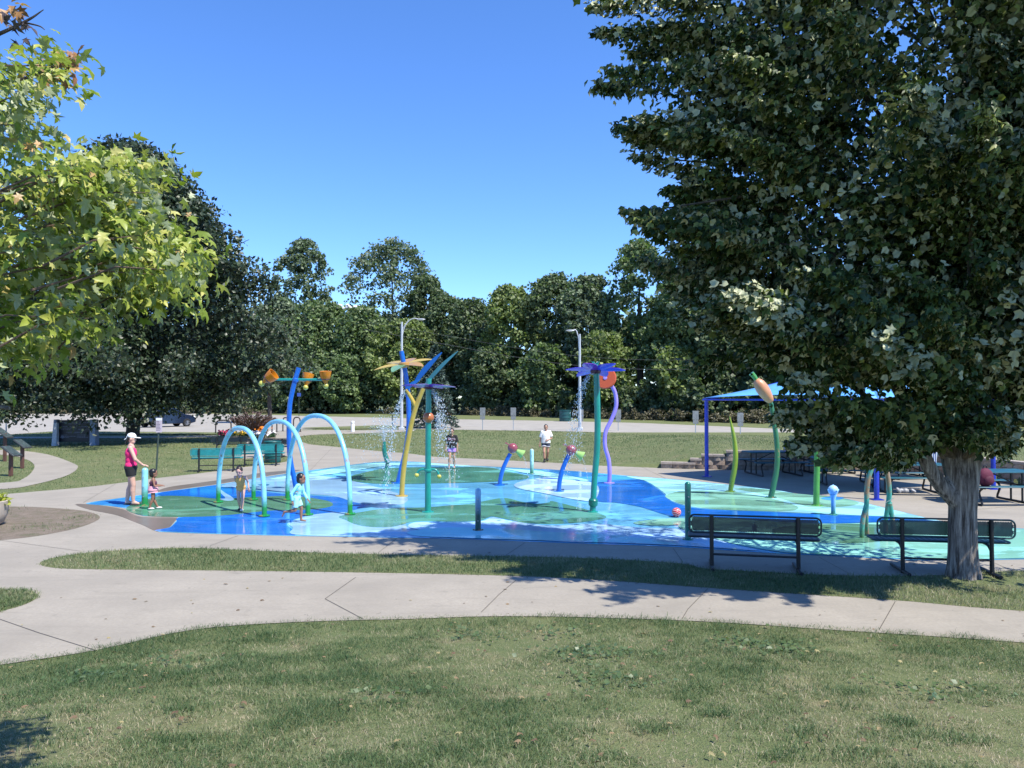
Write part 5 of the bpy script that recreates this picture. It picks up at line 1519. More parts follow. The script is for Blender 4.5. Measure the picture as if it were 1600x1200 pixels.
def make_bench(label, loc, rz, mat, fine=True, group=None, frame=None, W=1.83, post=0.60):
    """bench seen from behind: local +y is the way the sitter looks"""
    frame = frame or BLACKM
    t = thing('park_bench', label, 'bench', loc, rz, group)
    bk = thing_part = MB().tube(rounded_rim(-W / 2, W / 2, 0.52, 0.78, 0.0, 0.075, .013), 0.014, 8).build('backrest', mat, t)
    mb = MB()
    lattice(mb, -W / 2 + .01, W / 2 - .01, 0.53, 0.77, 0.0, 0.034 if fine else 0.06, 0.0135 if fine else .034, 0.07)
    o = mb.build('mesh_panel', mat, bk, False); o['kind'] = 'stuff'
    st = MB().tube([(x, y + .31, z) for x, z, y in [(p[0], 0.435, (p[2]) * 1.0) for p in rounded_rim(-W / 2, W / 2, -0.19, 0.19, 0, 0.05, .01)]], 0.018, 8).build('seat', mat, t)
    mb = MB().box((0, 0.31, 0.432), (W - .03, 0.36, 0.012))
    for k in range(22):
        mb.box((-W / 2 + .08 + k * (W - .16) / 21, 0.31, 0.441), (0.012, 0.36, 0.006))
    mb.build('seat_panel', mat, st, False)
    for sx in (-post, post):
        p = MB().tube([(sx, -0.045, 0.0), (sx, -0.035, 0.40), (sx, -0.03, 0.79)], 0.030, 10).build('post', frame, t)
        MB().curve([(sx, -0.03, 0.33), (sx, 0.06, 0.40), (sx, 0.20, 0.415), (sx, 0.48, 0.415)], 0.022, 8, 4).build('seat_arm', frame, t)
        MB().tube([(sx, -0.30, 0.03), (sx, 0.42, 0.03)], 0.026, 8).build('foot', frame, t)
    MB().tube([(-post, -0.04, 0.21), (post, -0.04, 0.21)], 0.016, 8).build('cross_rod', frame, t)
    return t

a, b = G(1112, 888), G(1247, 894)
make_bench('dark teal mesh bench with its back to us, left of the maple trunk', ((a[0] + b[0]) / 2, (a[1] + b[1]) / 2, 0.01), math.atan2(b[1] - a[1], b[0] - a[0]), BENCH_D, True, 'park benches', W=1.86, post=math.dist(a, b) / 2)
a, b = G(1409, 895), G(1548, 899)
make_bench('dark teal mesh bench partly hidden behind the maple trunk', ((a[0] + b[0]) / 2, (a[1] + b[1]) / 2, 0.01), math.atan2(b[1] - a[1], b[0] - a[0]), BENCH_T, True, 'park benches', W=1.86, post=math.dist(a, b) / 2)
def far_bench(px, py, rz, mat, lab):
    x, y = G(px, py)
    return make_bench(lab, (x, y, 0.01), R(rz), mat, False, 'park benches', W=1.65, post=0.55)
far_bench(338, 737, 14, BENCH_TB, 'bright teal bench behind the lowest arch, at the lawn edge')
far_bench(407, 728, 14, BENCH_TB, 'bright teal bench seen through the middle arch, before the trash barrel')
far_bench(358, 710, -4, BENCH_D, 'dark bench farther back with flowers above it')
far_bench(420, 715, 4, BENCH_D, 'dark bench behind the trash barrel')
# small paper label left standing under the first bench's backrest
a = G(1187, 884)
lb = thing('paper_sign', 'small pale notice standing on the seat of the nearer bench', 'notice', (a[0] + .02, a[1] + .30, 0.46))
MB().box((0, 0, 0.06), (0.07, 0.012, 0.11)).build('card', simple('pale_card', (0.5, 0.52, 0.55), .6), lb, bevel=.002)
mb = MB()
for k in range(4): mb.box((0, -.008, .03 + k * .022), (.048, .003, .007))
mb.build('printed_lines', BLACKM, lb)['kind'] = 'stuff'

# trash barrel beside the benches
def barrel(px, py, h, r, mat, lab):
    x, y = G(px, py)
    t = thing('trash_barrel', lab, 'trash can', (x, y, 0.01))
    prof = [(r * .92, 0)]
    for k in range(3):
        z = h * (.04 + .31 * k)
        prof += [(r * .97, z), (r * .97, z + h * .25), (r * 1.03, z + h * .27), (r * 1.03, z + h * .29), (r * .97, z + h * .31)]
    prof += [(r, h), (r * .93, h), (r * .93, h * .7), (0.0001, h * .7)]
    MB().lathe(prof, seg=28).build('drum', mat, t)
    MB().lathe([(r * 1.0, h - .02), (r * 1.05, h), (r * 1.0, h + .02), (r * .94, h)], seg=28).build('rim', mat, t)
    return t
barrel(426, 722.5, 0.80, 0.32, simple('barrel_teal', (0.006, 0.085, 0.085), 0.4), 'dark teal ribbed trash barrel beside the teal bench')
barrel(883, 658.5, 1.15, 0.62, simple('barrel_far_teal', (0.01, 0.07, 0.075), 0.5), 'dark teal trash barrel across the road by the wood')

# ---------------------------------------------------------------- shade canopy
CB = simple('canopy_fabric', (0.10, 0.34, 0.72), 0.65, var=.1)
POSTB = simple('canopy_post_blue', (0.010, 0.035, 0.42), 0.35, coat=.3)
A_, B_ = Vector((6.2, 24.5, 0)), Vector((9.0, 19.0, 0))
u_ = (B_ - A_); v_ = Vector((u_.y * -1, u_.x, 0)).normalized() * 4.75
C_, D_ = B_ + v_, A_ + v_
EV = 2.50
t = thing('shade_canopy', 'blue fabric hip canopy on four posts over the picnic tables', 'canopy', (A_.x, A_.y, 0.01))
for p in (A_, B_, C_, D_):
    q = p - A_
    po = MB().lathe([(0.062, 0), (0.062, EV)], (q.x, q.y, 0), seg=16).build('post', POSTB, t)
    MB().box((q.x, q.y, 0.01), (0.26, 0.26, 0.02)).build('base_plate', POSTB, po)
    MB().tube([(q.x - .13, q.y, EV - .22), (q.x + .1, q.y, EV - .20)], 0.012, 6).build('tension_bracket', STEEL, po)
mid = (A_ + B_ + C_ + D_) / 4 - A_
r1 = mid - u_.normalized() * 1.0 + Vector((0, 0, 3.28)); r2 = mid + u_.normalized() * 1.0 + Vector((0, 0, 3.28))
ev = [p - A_ + Vector((0, 0, EV)) for p in (A_, B_, C_, D_)]
ev = [mid + Vector((0, 0, EV)) + (e - mid - Vector((0, 0, EV))) * 1.03 for e in ev]
mb = MB()
def panel(P4, n=8):
    """sagging cloth panel between two lower and two upper corners"""
    a_, b_, c_, d_ = [Vector(p) for p in P4]
    vs, fs = [], []
    for i in range(n + 1):
        for j in range(n + 1):
            s_, t_ = i / n, j / n
            p = (a_ * (1 - s_) + b_ * s_) * (1 - t_) + (d_ * (1 - s_) + c_ * s_) * t_
            p.z -= 0.16 * math.sin(math.pi * t_) * (0.4 + .6 * math.sin(math.pi * s_))
            p.z += 0.10 * math.sin(math.pi * s_) * (1 - t_) ** 3
            vs.append(p)
    for i in range(n):
        for j in range(n):
            k = i * (n + 1) + j
            fs.append((k, k + 1, k + n + 2, k + n + 1))
    m = MB().add(vs, fs)
    o = m.build('fabric_panel', CB, t)
    sd = o.modifiers.new('cloth', 'SOLIDIFY'); sd.thickness = 0.006
panel((ev[0], ev[1], r2, r1)); panel((ev[1], ev[2], r2, r2)); panel((ev[2], ev[3], r1, r2)); panel((ev[3], ev[0], r1, r1))
for i, (e, r_) in enumerate(((ev[0], r1), (ev[1], r2), (ev[2], r2), (ev[3], r1))):
    MB().tube([Vector(e) + Vector((0, 0, -.06)), (Vector(e) + Vector(r_)) / 2 + Vector((0, 0, -.10)), Vector(r_) + Vector((0, 0, -.03))], 0.03, 8).build('rafter', POSTB, t)
for i in range(4):
    MB().tube([Vector(ev[i]) + Vector((0, 0, -.05)), Vector(ev[(i + 1) % 4]) + Vector((0, 0, -.05))], 0.025, 8).build('eave_pipe', POSTB, t)

# ---------------------------------------------------------------- picnic tables
TAB_B = simple('table_coating_blue_teal', (0.012, 0.09, 0.125), 0.4)
def picnic_table(x, y, rz, lab, L_=1.83):
    t = thing('picnic_table', lab, 'picnic table', (x, y, 0.01), R(rz), 'picnic tables under the canopy')
    mb = MB().box((0, 0, 0.745), (L_, 0.76, 0.03)); mb.build('tabletop', TAB_B, t, bevel=.012)
    MB().tube(rounded_rim(-L_ / 2, L_ / 2, -.38, .38, 0, .06, .01) and [(p[0], p[2], 0.745) for p in rounded_rim(-L_ / 2, L_ / 2, -.385, .385, 0, .06, .01)], 0.02, 8).build('table_rim', TAB_B, t)
    for s_ in (-1, 1):
        MB().box((0, s_ * .70, 0.445), (L_, 0.27, 0.03)).build('seat', TAB_B, t, bevel=.012)
    for sx in (-L_ * .36, L_ * .36):
        MB().curve([(sx, -.74, .425), (sx, -.60, .30), (sx, -.70, .06), (sx, -.62, .025), (sx, 0, .025), (sx, .62, .025), (sx, .70, .06), (sx, .60, .30), (sx, .74, .425)], 0.026, 8, 5).build('leg_tube', BLACKM, t)
        for s_ in (-.2, .2):
            MB().tube([(sx, s_, .03), (sx, s_, .73)], 0.024, 8).build('upright', BLACKM, t)
        MB().tube([(sx, -.82, .42), (sx, .82, .42)], 0.022, 8).build('crossbar', BLACKM, t)
    MB().tube([(-L_ * .36, 0, .42), (0, 0, .72)], 0.016, 6).build('brace', BLACKM, t)
    MB().tube([(L_ * .36, 0, .42), (0, 0, .72)], 0.016, 6).build('brace', BLACKM, t)
    return t
tabs = [picnic_table(8.55, 25.2, 6, 'blue-teal picnic table nearest the retaining wall, with the purple jug'),
        picnic_table(9.75, 22.6, -8, 'blue-teal picnic table with the blue cooler, right of the green stalk'),
        picnic_table(12.4, 24.3, 8, 'blue-teal picnic table at the back, seen between the teal frame legs'),
        picnic_table(10.55, 20.5, -6, 'blue-teal picnic table left of the maple trunk with the striped bag'),
        picnic_table(11.55, 18.6, 2, 'blue-teal picnic table right of the maple trunk with the maroon bag'),
        picnic_table(10.6, 26.0, 3, 'blue-teal picnic table along the wall behind the cooler table')]
PURP = simple('purple_plastic', (0.30, 0.25, 0.50), 0.35)
jg = thing('water_jug', 'pale purple drinking jug standing on the first picnic table', 'jug', (8.9, 24.93, 0.772))
MB().lathe([(0.085, 0), (0.09, 0.02), (0.09, 0.24), (0.07, 0.27)], seg=20).build('body', PURP, jg)
MB().lathe([(0.072, 0.268), (0.075, 0.31), (0.05, 0.33), (0.0001, 0.33)], seg=20).build('lid', simple('jug_lid', (.32, .3, .42), .4), jg)
cb_ = simple('cooler_blue', (0.02, 0.16, 0.50), 0.5)
co = thing('cooler_bag', 'bright blue cooler bag on the picnic table right of the green stalk', 'cooler bag', (9.85, 22.5, 0.772), R(-8))
MB().box((0, 0, .13), (.50, .30, .26)).build('body', cb_, co, bevel=.03)
MB().box((0, 0, .275), (.51, .31, .03)).build('lid', simple('cooler_lid', (.03, .20, .42), .5), co, bevel=.012)
MB().curve([(-.16, 0, .28), (-.14, 0, .38), (.14, 0, .38), (.16, 0, .28)], .012, 6, 5).build('handle', BLACKM, co)
tq = thing('folded_towel', 'turquoise towel heaped beside the blue cooler bag', 'towel', (10.30, 22.35, 0.772))
MB().ellip((0, 0, .08), (.20, .14, .10), seg=14, rings=9).build('fold', simple('turquoise_cloth', (.06, .34, .40), .9, bmp=.8, bscale=20), tq)
MB().ellip((.05, -.05, .15), (.12, .10, .07), seg=14, rings=9).build('fold', simple('turquoise_cloth_light', (.12, .42, .46), .9, bmp=.8, bscale=20), tq)
bp = thing('backpack', 'maroon bag slumped on the seat right of the maple trunk', 'bag', (11.02, 17.92, 0.472), .2)
MB().ellip((0, 0, .20), (.20, .14, .22), seg=18, rings=12).build('body', simple('maroon_cloth', (.09, .008, .03), .8, bmp=.5, bscale=18), bp)
MB().ellip((0, -.12, .14), (.13, .06, .11), seg=14, rings=9).build('pocket', simple('maroon_pocket', (.07, .006, .025), .8), bp)
MB().curve([(-.05, 0, .40), (-.03, 0, .47), (.03, 0, .47), (.05, 0, .40)], .012, 6, 4).build('handle', BLACKM, bp)
bg2 = thing('striped_bag', 'blue and white striped beach bag on the table left of the trunk', 'bag', (11.05, 20.45, 0.772), .1)
sm_, nt, b, out = new_mat('striped_cloth')
tc = N(nt, 'TexCoord'); wv = N(nt, 'TexWave', bands_direction='X'); wv.inputs['Scale'].default_value = 5.5; nt.links.new(tc.outputs['Object'], wv.inputs[0])
nt.links.new(ramp(nt, wv.outputs['Fac'], [(0.45, (.03, .05, .20)), (.55, (.5, .55, .6))]), b.inputs['Base Color']); b.inputs['Roughness'].default_value = .9
MB().box((0, 0, .17), (.42, .16, .34), taper=1.1).build('body', sm_, bg2, bevel=.03)
for s_ in (-1, 1): MB().curve([(-.10, s_ * .07, .33), (-.07, s_ * .07, .46), (.07, s_ * .07, .46), (.10, s_ * .07, .33)], .010, 6, 4).build('handle', BLACKM, bg2)
pb = thing('plastic_bag', 'crumpled white plastic bag on the ground under the picnic table', 'bag', (10.35, 20.3, 0.012))
rr = np.random.default_rng(3); mb = MB()
for k in range(7): mb.ellip((rr.normal() * .09, rr.normal() * .04, .05 + rr.random() * .03), (rr.uniform(.06, .11), .07, rr.uniform(.035, .06)), Euler((rr.random(), rr.random(), rr.random())), 10, 7)
remeshed(mb, 'body', simple('white_plastic', (.30, .31, .34), .5, bmp=.6, bscale=15), pb, .02, 2)

# ---------------------------------------------------------------- retaining wall of split-face blocks
BLK = [simple('wall_block_%s' % n_, c_, 0.95, var=.35, scale=9, bmp=.8, bscale=22) for n_, c_ in (('tan', (.27, .21, .17)), ('brown', (.22, .17, .14)), ('grey', (.30, .25, .21)))]
CAPM = simple('wall_cap_stone', (.33, .28, .24), .9, var=.25, bmp=.4, bscale=25)
rw = thing('retaining_wall', 'stepped split-face block wall holding the lawn behind the picnic tables', 'wall', (5.3, 27.4, 0))
rr = np.random.default_rng(17)
protos = []
for v in range(6):
    w_, d_, h_ = 0.40, 0.27, 0.148
    vs = []
    for z in (-h_ / 2 + .003, h_ / 2 - .003):
        for x, y in ((-w_ / 2 + .004, 0), (-w_ / 4, -rr.uniform(.02, .05)), (0, -rr.uniform(.03, .06)), (w_ / 4, -rr.uniform(.02, .05)), (w_ / 2 - .004, 0), (w_ / 2 - .03, d_), (-w_ / 2 + .03, d_)):
            vs.append((x, y + (rr.uniform(-.012, .012) if y < 0 else 0), z))
    fs = [tuple(range(6, -1, -1)), tuple(range(7, 14))] + [(i, (i + 1) % 7, 7 + (i + 1) % 7, 7 + i) for i in range(7)]
    me = MB().add(vs, fs).mesh('block', False); me.materials.append(BLK[v % 3]); protos.append(me)
cap_me = MB().box((0, .10, 0), (.395, .33, .072)).mesh('cap_block', False); cap_me.materials.append(CAPM)
dist = 0.0
pts = [np.array(p) for p in WALL[:5]]
seglen = [np.linalg.norm(b - a) for a, b in zip(pts[:-1], pts[1:])]
def wall_at(d_):
    for a, b, l in zip(pts[:-1], pts[1:], seglen):
        if d_ <= l: return a + (b - a) * d_ / l, math.atan2(b[1] - a[1], b[0] - a[0])
        d_ -= l
    return pts[-1], math.atan2(*(pts[-1] - pts[-2])[::-1])
def put(me_, nm, p, z, an):
    o = bpy.data.objects.new(nm, me_); o.location = (p[0] - 5.3, p[1] - 27.4, z); o.rotation_euler = (0, 0, an); link(o, rw)
tot = sum(seglen)
for c in range(4):
    d_ = {0: 0.2, 1: 1.22, 2: 1.6, 3: 2.45}[c] + .0
    while d_ < tot:
        p, an = wall_at(d_)
        put(protos[rr.integers(6)], 'block', p, .01 + .074 + .148 * c, an)
        d_ += 0.402
    e0 = {0: 0.2, 1: 1.22, 2: 1.6, 3: 2.45}[c]; e1 = {0: 1.0, 1: 1.4, 2: 2.3, 3: tot}[c]
    d_ = e0
    while d_ < e1 + .05:
        p, an = wall_at(d_)
        put(cap_me, 'cap_block', p, .01 + .148 * (c + 1) + .038, an); d_ += 0.402
mb = MB()
for a, b in zip(pts[:-1], pts[1:]):
    an = math.atan2(b[1] - a[1], b[0] - a[0]); nrm = np.array([-math.sin(an), math.cos(an)]) * .2
    mb.add([(a[0] - 5.3 + nrm[0], a[1] - 27.4 + nrm[1], 0), (b[0] - 5.3 + nrm[0], b[1] - 27.4 + nrm[1], 0), (b[0] - 5.3 + nrm[0], b[1] - 27.4 + nrm[1], .10 if a[0] < 6 else .55), (a[0] - 5.3 + nrm[0], a[1] - 27.4 + nrm[1], .10 if a[0] < 6 else .55)], [(0, 1, 2, 3)])
mb.build('wall_core', BLK[1], rw, False)

# ================================================================= SIGNS, LAMPS, ROADSIDE
WHITEP = simple('white_paint', (.70, .70, .68), .5, var=.08)
GREYB = simple('grey_sign_back', (.22, .23, .235), .5, .2)
DKGRN = simple('dark_green_post', (.035, .055, .045), .6)
GALV = simple('lamp_galvanised', (.52, .54, .57), .45, .3, .08)
BRNP = simple('rust_brown_post', (.11, .05, .035), .7)

def street_lamp(px, py, top, ex, ey, lab):
    base, s, L = surveyed(px, py)
    t = thing('street_lamp', lab, 'street lamp', base, 0, 'street lamps along the road')
    H = (py - top) * s
    MB().tube([(0, 0, 0), (0, 0, H)], [0.13, 0.075], 14).build('pole', GALV, t)
    MB().box((0, 0, .12), (.42, .42, .24)).build('base_plinth', GALV, t, bevel=.03)
    e = L(ex, ey); sg = 1 if e[0] > 0 else -1
    MB().curve([(0, 0, H - 1.5), (sg * .07, 0, H - .9), (e[0] * .20, 0, H - .30), (e[0] * .48, 0, e[2] - .04), (e[0] * .75, 0, e[2] + .10), (e[0], 0, e[2] + .06)], 0.036, 8, 6).build('arm', GALV, t)
    MB().curve([(0, 0, H - .7), (e[0] * .12, 0, H - .35), (e[0] * .42, 0, e[2] - .01)], 0.022, 8, 5).build('arm_stay', GALV, t)
    h = MB().ellip((e[0] + sg * .22, 0, e[2] + .03), (.34, .13, .06)).build('lamp_head', GALV, t)
    MB().ellip((e[0] + sg * .25, 0, e[2] - .02), (.20, .11, .05)).build('lens', simple('lamp_lens', (.5, .52, .5), .2), h)
    return t
street_lamp(627.5, 672, 503, 653, 499.5, 'grey street lamp with arm to the right, rising behind the amber flower')
street_lamp(906, 673, 522, 896, 517, 'grey street lamp with arm to the left, right of the middle of the wood')

def road_sign(px, py, top, lab, boards=2, mat=None, grp='grey sign backs along the road', w=.42, pm=None):
    base, s, L = surveyed(px, py)
    H = (py - top) * s
    t = thing('road_sign', lab, 'road sign', base, 0, grp)
    MB().box((0, .03, H / 2), (.06, .035, H)).build('post', pm or STEEL, t)
    hh = .62 if boards == 2 else .45
    MB().box((0, 0, H - hh / 2), (w, .012, hh)).build('board', mat or GREYB, t, bevel=.004)
    if boards == 2:
        MB().box((0, 0, H - hh - .16), (w * .9, .012, .26)).build('plate', mat or GREYB, t, bevel=.004)
    mb = MB()
    for z in (H - .12, H - hh + .1): mb.lathe([(.014, 0), (.014, .012)], (0, -.006, z), (0, -1, 0), 8)
    mb.build('bolt', STEEL, t)['kind'] = 'stuff'
    return t
road_sign(754, 672, 637, 'left one of the close pair of grey sign backs above the girl in black')
road_sign(802, 672, 637, 'right one of the close pair of grey sign backs, near the person in white')
road_sign(966, 673.5, 640, 'grey sign back on a post right beside the wavy lilac post')
road_sign(1087, 677, 642, 'grey sign back on a post just left of the blue canopy corner')
road_sign(1157, 679, 645, 'grey sign back on a post behind the lime spike')
road_sign(907.5, 672, 640, 'grey sign back fixed in front of the second street lamp')
road_sign(467, 651, 614, 'small blue sign across the road left of the bucket post', 1, simple('sign_blue', (.03, .07, .30), .4), None, .5, DKGRN)
road_sign(613, 671, 648, 'bare short sign post left of the first street lamp', 1, DKGRN, None, .09, DKGRN)

b_, s, L = surveyed(551, 674.5)
t = thing('white_bollard', 'short white round-topped bollard where the walk meets the road', 'bollard', b_)
MB().lathe([(.14, 0), (.14, .68), (.12, .76), (.0001, .79)], seg=18).build('post', WHITEP, t)
MB().lathe([(.143, .60), (.143, .66)], seg=18).build('band', simple('grey_band', (.4, .4, .4), .5), t)
b_, s, L = surveyed(381.5, 643)
t = thing('white_pole', 'plain white pole beyond the parking lot right of the oak', 'pole', b_)
MB().lathe([(.17, 0), (.17, 3.1), (.1, 3.2), (.0001, 3.22)], seg=14).build('pole', WHITEP, t)
MB().box((0, 0, .1), (.6, .6, .2)).build('footing', conc_far, t)

# cables in front of the wood
cab = MB().tube(smooth_open([(-12, 62, 8.0), (6, 70, 5.4), (22, 74, 5.3), (40, 76, 6.2)], 8), .013, 5).build('power_cable', simple('cable', (.06, .065, .07), .6))
tag(cab, 'thin power cable sagging before the wood, lower of two', 'cable')
cab = MB().tube(smooth_open([(-12, 62.5, 8.7), (6, 70.5, 6.3), (22, 74.5, 6.2), (40, 76.5, 7.2)], 8), .011, 5).build('power_cable', simple('cable_thin', (.06, .065, .07), .6))
tag(cab, 'thin power cable sagging before the wood, upper of two', 'cable')

# bike rack hoops
for (x0, x1, top, by, lab) in ((404.5, 412.5, 653.5, 673, 'dark hoop nearest the purple grass'), (425, 432.5, 654, 675, 'dark hoop beside the thin tree trunk'), (442, 450, 653, 674, 'dark hoop half behind the blue bucket post'), (458.5, 469, 652.5, 675, 'dark hoop just right of the blue bucket post'), (337, 361, 657, 678, 'wide low dark hoop at the foot of the oak branches')):
    base, s, L = surveyed((x0 + x1) / 2, by)
    w_ = (x1 - x0) * s; h_ = (by - top) * s
    t = thing('bike_rack', lab , 'bike rack', base, 0, 'bike rack hoops')
    MB().curve([(-w_ / 2, 0, 0), (-w_ / 2, 0, h_ * .55), (-w_ / 2 * .93, 0, h_ * .85), (-w_ * .25, 0, h_), (w_ * .25, 0, h_), (w_ / 2 * .93, 0, h_ * .85), (w_ / 2, 0, h_ * .55), (w_ / 2, 0, 0)], .045, 10, 4).build('hoop', simple('rack_brown', (.03, .022, .025), .5), t)
    for q in (-1, 1): MB().lathe([(.11, 0), (.11, .02)], (q * w_ / 2, 0, .012), seg=12).build('foot_plate', BLACKM, t)

# flower bed
FB = G(388, 684)
fb_loc = (FB[0], FB[1])
rr = np.random.default_rng(4)
FLM = {'orange': simple('orange_bloom', (.75, .22, .02), .6), 'pink': simple('pink_bloom', (.55, .05, .13), .6), 'white': simple('white_bloom', (.75, .7, .72), .6), 'yellow': simple('yellow_bloom', (.75, .45, .02), .6)}
FG = wood_leaf('bedding_leaf', (.03, .07, .025))
for (px, py, hh, w_, colr, n_, lab) in ((350, 684, 11, 9, 'pink', 60, 'pink bedding flowers at the left end of the flower bed'), (363, 682, 12, 7, 'orange', 60, 'orange flowers left of centre in the flower bed'), (380, 686, 11, 10, 'yellow', 80, 'yellow and orange flowers low at the front of the flower bed'), (403, 686, 12, 10, 'white', 90, 'white and pink flowers right of centre in the flower bed'), (411, 681, 14, 9, 'orange', 110, 'bright orange flowers at the back right of the bed'), (424, 684, 9, 5, 'white', 40, 'small pale flowers at the right end of the bed')):
    base, s, L = surveyed(px, py)
    t = thing('flower_clump', lab, 'flowers', base, 0, 'flowers in the bed by the bike rack')
    W2, H2 = w_ * s, hh * s
    n2 = 260
    c = rr.normal(size=(n2, 3)) * np.array([W2 * .4, .3, 0]) + np.array([0, 0, 1]) * (rr.random((n2, 1)) * H2 * .75)
    me = leaves_mesh('foliage', c, rr.normal(size=(n2, 3)), rr.normal(size=(n2, 3)) + np.array([0, -.3, .8]), rr.uniform(.08, .16, n2), OVAL, OVAL_T); me.materials.append(FG)
    link(bpy.data.objects.new('foliage', me), t)
    c = rr.normal(size=(n_, 3)) * np.array([W2 * .42, .28, 0]) + np.array([0, -.05, 1]) * (H2 * (.55 + .45 * rr.random((n_, 1))))
    me = leaves_mesh('blooms', c, rr.normal(size=(n_, 3)), rr.normal(size=(n_, 3)) * .4 + np.array([0, -.6, .8]), rr.uniform(.09, .17, n_), CLUMP, CLUMP_T); me.materials.append(FLM[colr])
    link(bpy.data.objects.new('blooms', me), t)['kind'] = 'stuff'
base, s, L = surveyed(390, 681)
t = thing('fountain_grass', 'purple-brown fountain grass at the back of the flower bed', 'ornamental grass', (base[0], base[1] + .5, 0))
n2 = 1500
a = rr.uniform(0, 6.28, n2); u = rr.random(n2); Rg = rr.random(n2) ** .5 * 1.15
c = np.stack([np.cos(a) * Rg * (.3 + u), np.sin(a) * Rg * (.3 + u) * .7, .15 + u * 1.45 * (1 - .35 * Rg)], 1)
me = leaves_mesh('plumes', c, np.stack([np.cos(a) * .7, np.sin(a) * .7, 1.0 - .6 * u], 1), rr.normal(size=(n2, 3)), rr.uniform(.25, .42, n2), OVAL * np.array([.28, 1, 1]), OVAL_T); me.materials.append(G_purple)
link(bpy.data.objects.new('plumes', me), t)['kind'] = 'stuff'
sheet('planting_bed', GP([(338, 684.5), (355, 680), (390, 678), (420, 679), (430, 683), (425, 687), (390, 690), (350, 688)]), .030, dirt_m, n=4)

# rules sign on a pole behind the toddler
base, s, L = surveyed(244, 741)
t = thing('rules_sign', 'small pale rules sign on a thin dark green pole beside the toddler', 'sign', base)
MB().tube([L(244, 741), L(246.5, 690), L(248.5, 655)], .028, 10).build('pole', DKGRN, t)
c = L(248.6, 664.5); bd = MB().box((c[0], -.035, c[2]), (.205, .012, .48)).build('board', simple('sign_mauve', (.50, .42, .45), .5, var=.1), t, bevel=.003)
MB().box((c[0], -.0425, c[2] + .195), (.195, .004, .075)).build('header', simple('sign_white', (.8, .8, .8), .5), bd)
mb = MB()
for k in range(7):
    wl = .15 * rr.uniform(.6, 1)
    mb.box((c[0] - .085 + wl / 2, -.0425, c[2] + .12 - k * .047), (wl, .003, .014))
mb.build('printed_lines', simple('sign_print', (.10, .06, .09), .6), bd)['kind'] = 'stuff'

# memorial stone
base, s, L = surveyed(117, 696)
t = thing('granite_memorial', 'dark polished granite memorial panel between two pale pillars on the lawn', 'memorial', base, R(4))
GR = simple('grey_granite', (.36, .38, .42), .5, var=.35, scale=25); GRB = simple('blue_granite', (.17, .21, .29), .4, var=.35, scale=25)
BG = simple('polished_black_granite', (.006, .007, .014), .4)
def pillar(x0, x1, h, d0, d1, nm, m):
    MB().add([(x0, d0, 0), (x1, d0, 0), (x1, d1, 0), (x0, d1, 0), (x0 + .08 * (1 if x0 < 0 else 0), d0 + .03, h), (x1 - .05 * (1 if x0 > 0 else 0), d0 + .03, h), (x1 - .05 * (1 if x0 > 0 else 0), d1 - .03, h), (x0 + .08 * (1 if x0 < 0 else 0), d1 - .03, h)], [(3, 2, 1, 0), (4, 5, 6, 7), (0, 1, 5, 4), (1, 2, 6, 5), (2, 3, 7, 6), (3, 0, 4, 7)]).build(nm, m, t, False, bevel=.01)
pillar(-1.13, -.92, 1.36, -.10, .32, 'pillar', GRB); pillar(-.98, -.73, 1.20, -.42, -.14, 'short_pillar', GR); pillar(.80, 1.10, 1.36, -.15, .32, 'pillar', GRB)
pn = MB().box((-.02, 0.06, .76), (1.72, .16, 1.14)).build('panel', BG, t, bevel=.006)
TXT = simple('engraved_grey', (.15, .155, .19), .7, var=.4, scale=60)
rows = [(.05, 1.20, .42, .6), (-.10, 1.12, .6, .5)]
k = 0
mb = MB()
for z, cols in ((1.21, ((-.35, .8), (.45, .5))), (1.13, ((-.05, .55),)), (1.00, ((-.38, .62), (.42, .48))), (.91, ((-.30, .80), (.42, .45))), (.83, ((-.50, .40), (.42, .48))), (.70, ((0, .85),)), (.66, ((.02, .70),)), (.55, ((-.55, .30), (.35, .45))), (.48, ((-.25, .55), (.30, .40))), (.42, ((-.55, .40), (.38, .55)))):
    for cx, wd in cols:
        x = cx - wd / 2
        while x < cx + wd / 2:
            ww = rr.uniform(.03, .11)
            mb.box((x + ww / 2, -.022, z), (ww, .004, .026)); x += ww + .02
mb.build('engraved_text', TXT, pn, False)['kind'] = 'stuff'
MB().ellip((-.62, -.022, .45), (.09, .004, .08)).build('engraved_emblem', TXT, pn)

# reading panels on posts at the left border
for (px, py, ptx, pty, w_, lab, ang) in ((16.5, 744, 17.5, 706, .42, 'reading panel on a brown post, nearest of three at the left border', 0), (34.5, 732, 35, 694.5, .40, 'reading panel on a brown post, right one of three at the left border', 0), (8.5, 721, 5, 677, .52, 'reading panel on a dark post, farthest and tallest of three at the left border', 0)):
    base, s, L = surveyed(px, py)
    t = thing('reading_panel', lab, 'information panel', base, 0, 'reading panels on posts')
    c = L(ptx, pty)
    MB().box((c[0] * .3, 0, c[2] / 2), (.10, .10, c[2])).build('post', BRNP, t, bevel=.01)
    e = Euler((-0.03, R(36), 0))
    bd = MB().box((c[0], 0, c[2] + .02), (w_ * 1.25, .45, .045), e).build('panel', simple('panel_frame', (.04, .045, .05), .4), t, bevel=.006)
    MB().box(Vector(c) + Vector((0, 0, .02)) + e.to_matrix() @ Vector((0, 0, .026)), (w_ * 1.12, .39, .005), e).build('panel_face', simple('panel_print', (.055, .075, .075), .3, var=.5, scale=10), bd)
base, s, L = surveyed(9.5, 681)
t = thing('thin_pole', 'thin grey pole standing behind the farthest reading panel', 'pole', base)
MB().tube([(0, 0, 0), (0, 0, 1.5)], .04, 8).build('pole', STEEL, t); MB().lathe([(.045, 1.5), (.03, 1.54), (.0001, 1.55)], seg=10).build('cap', STEEL, t)

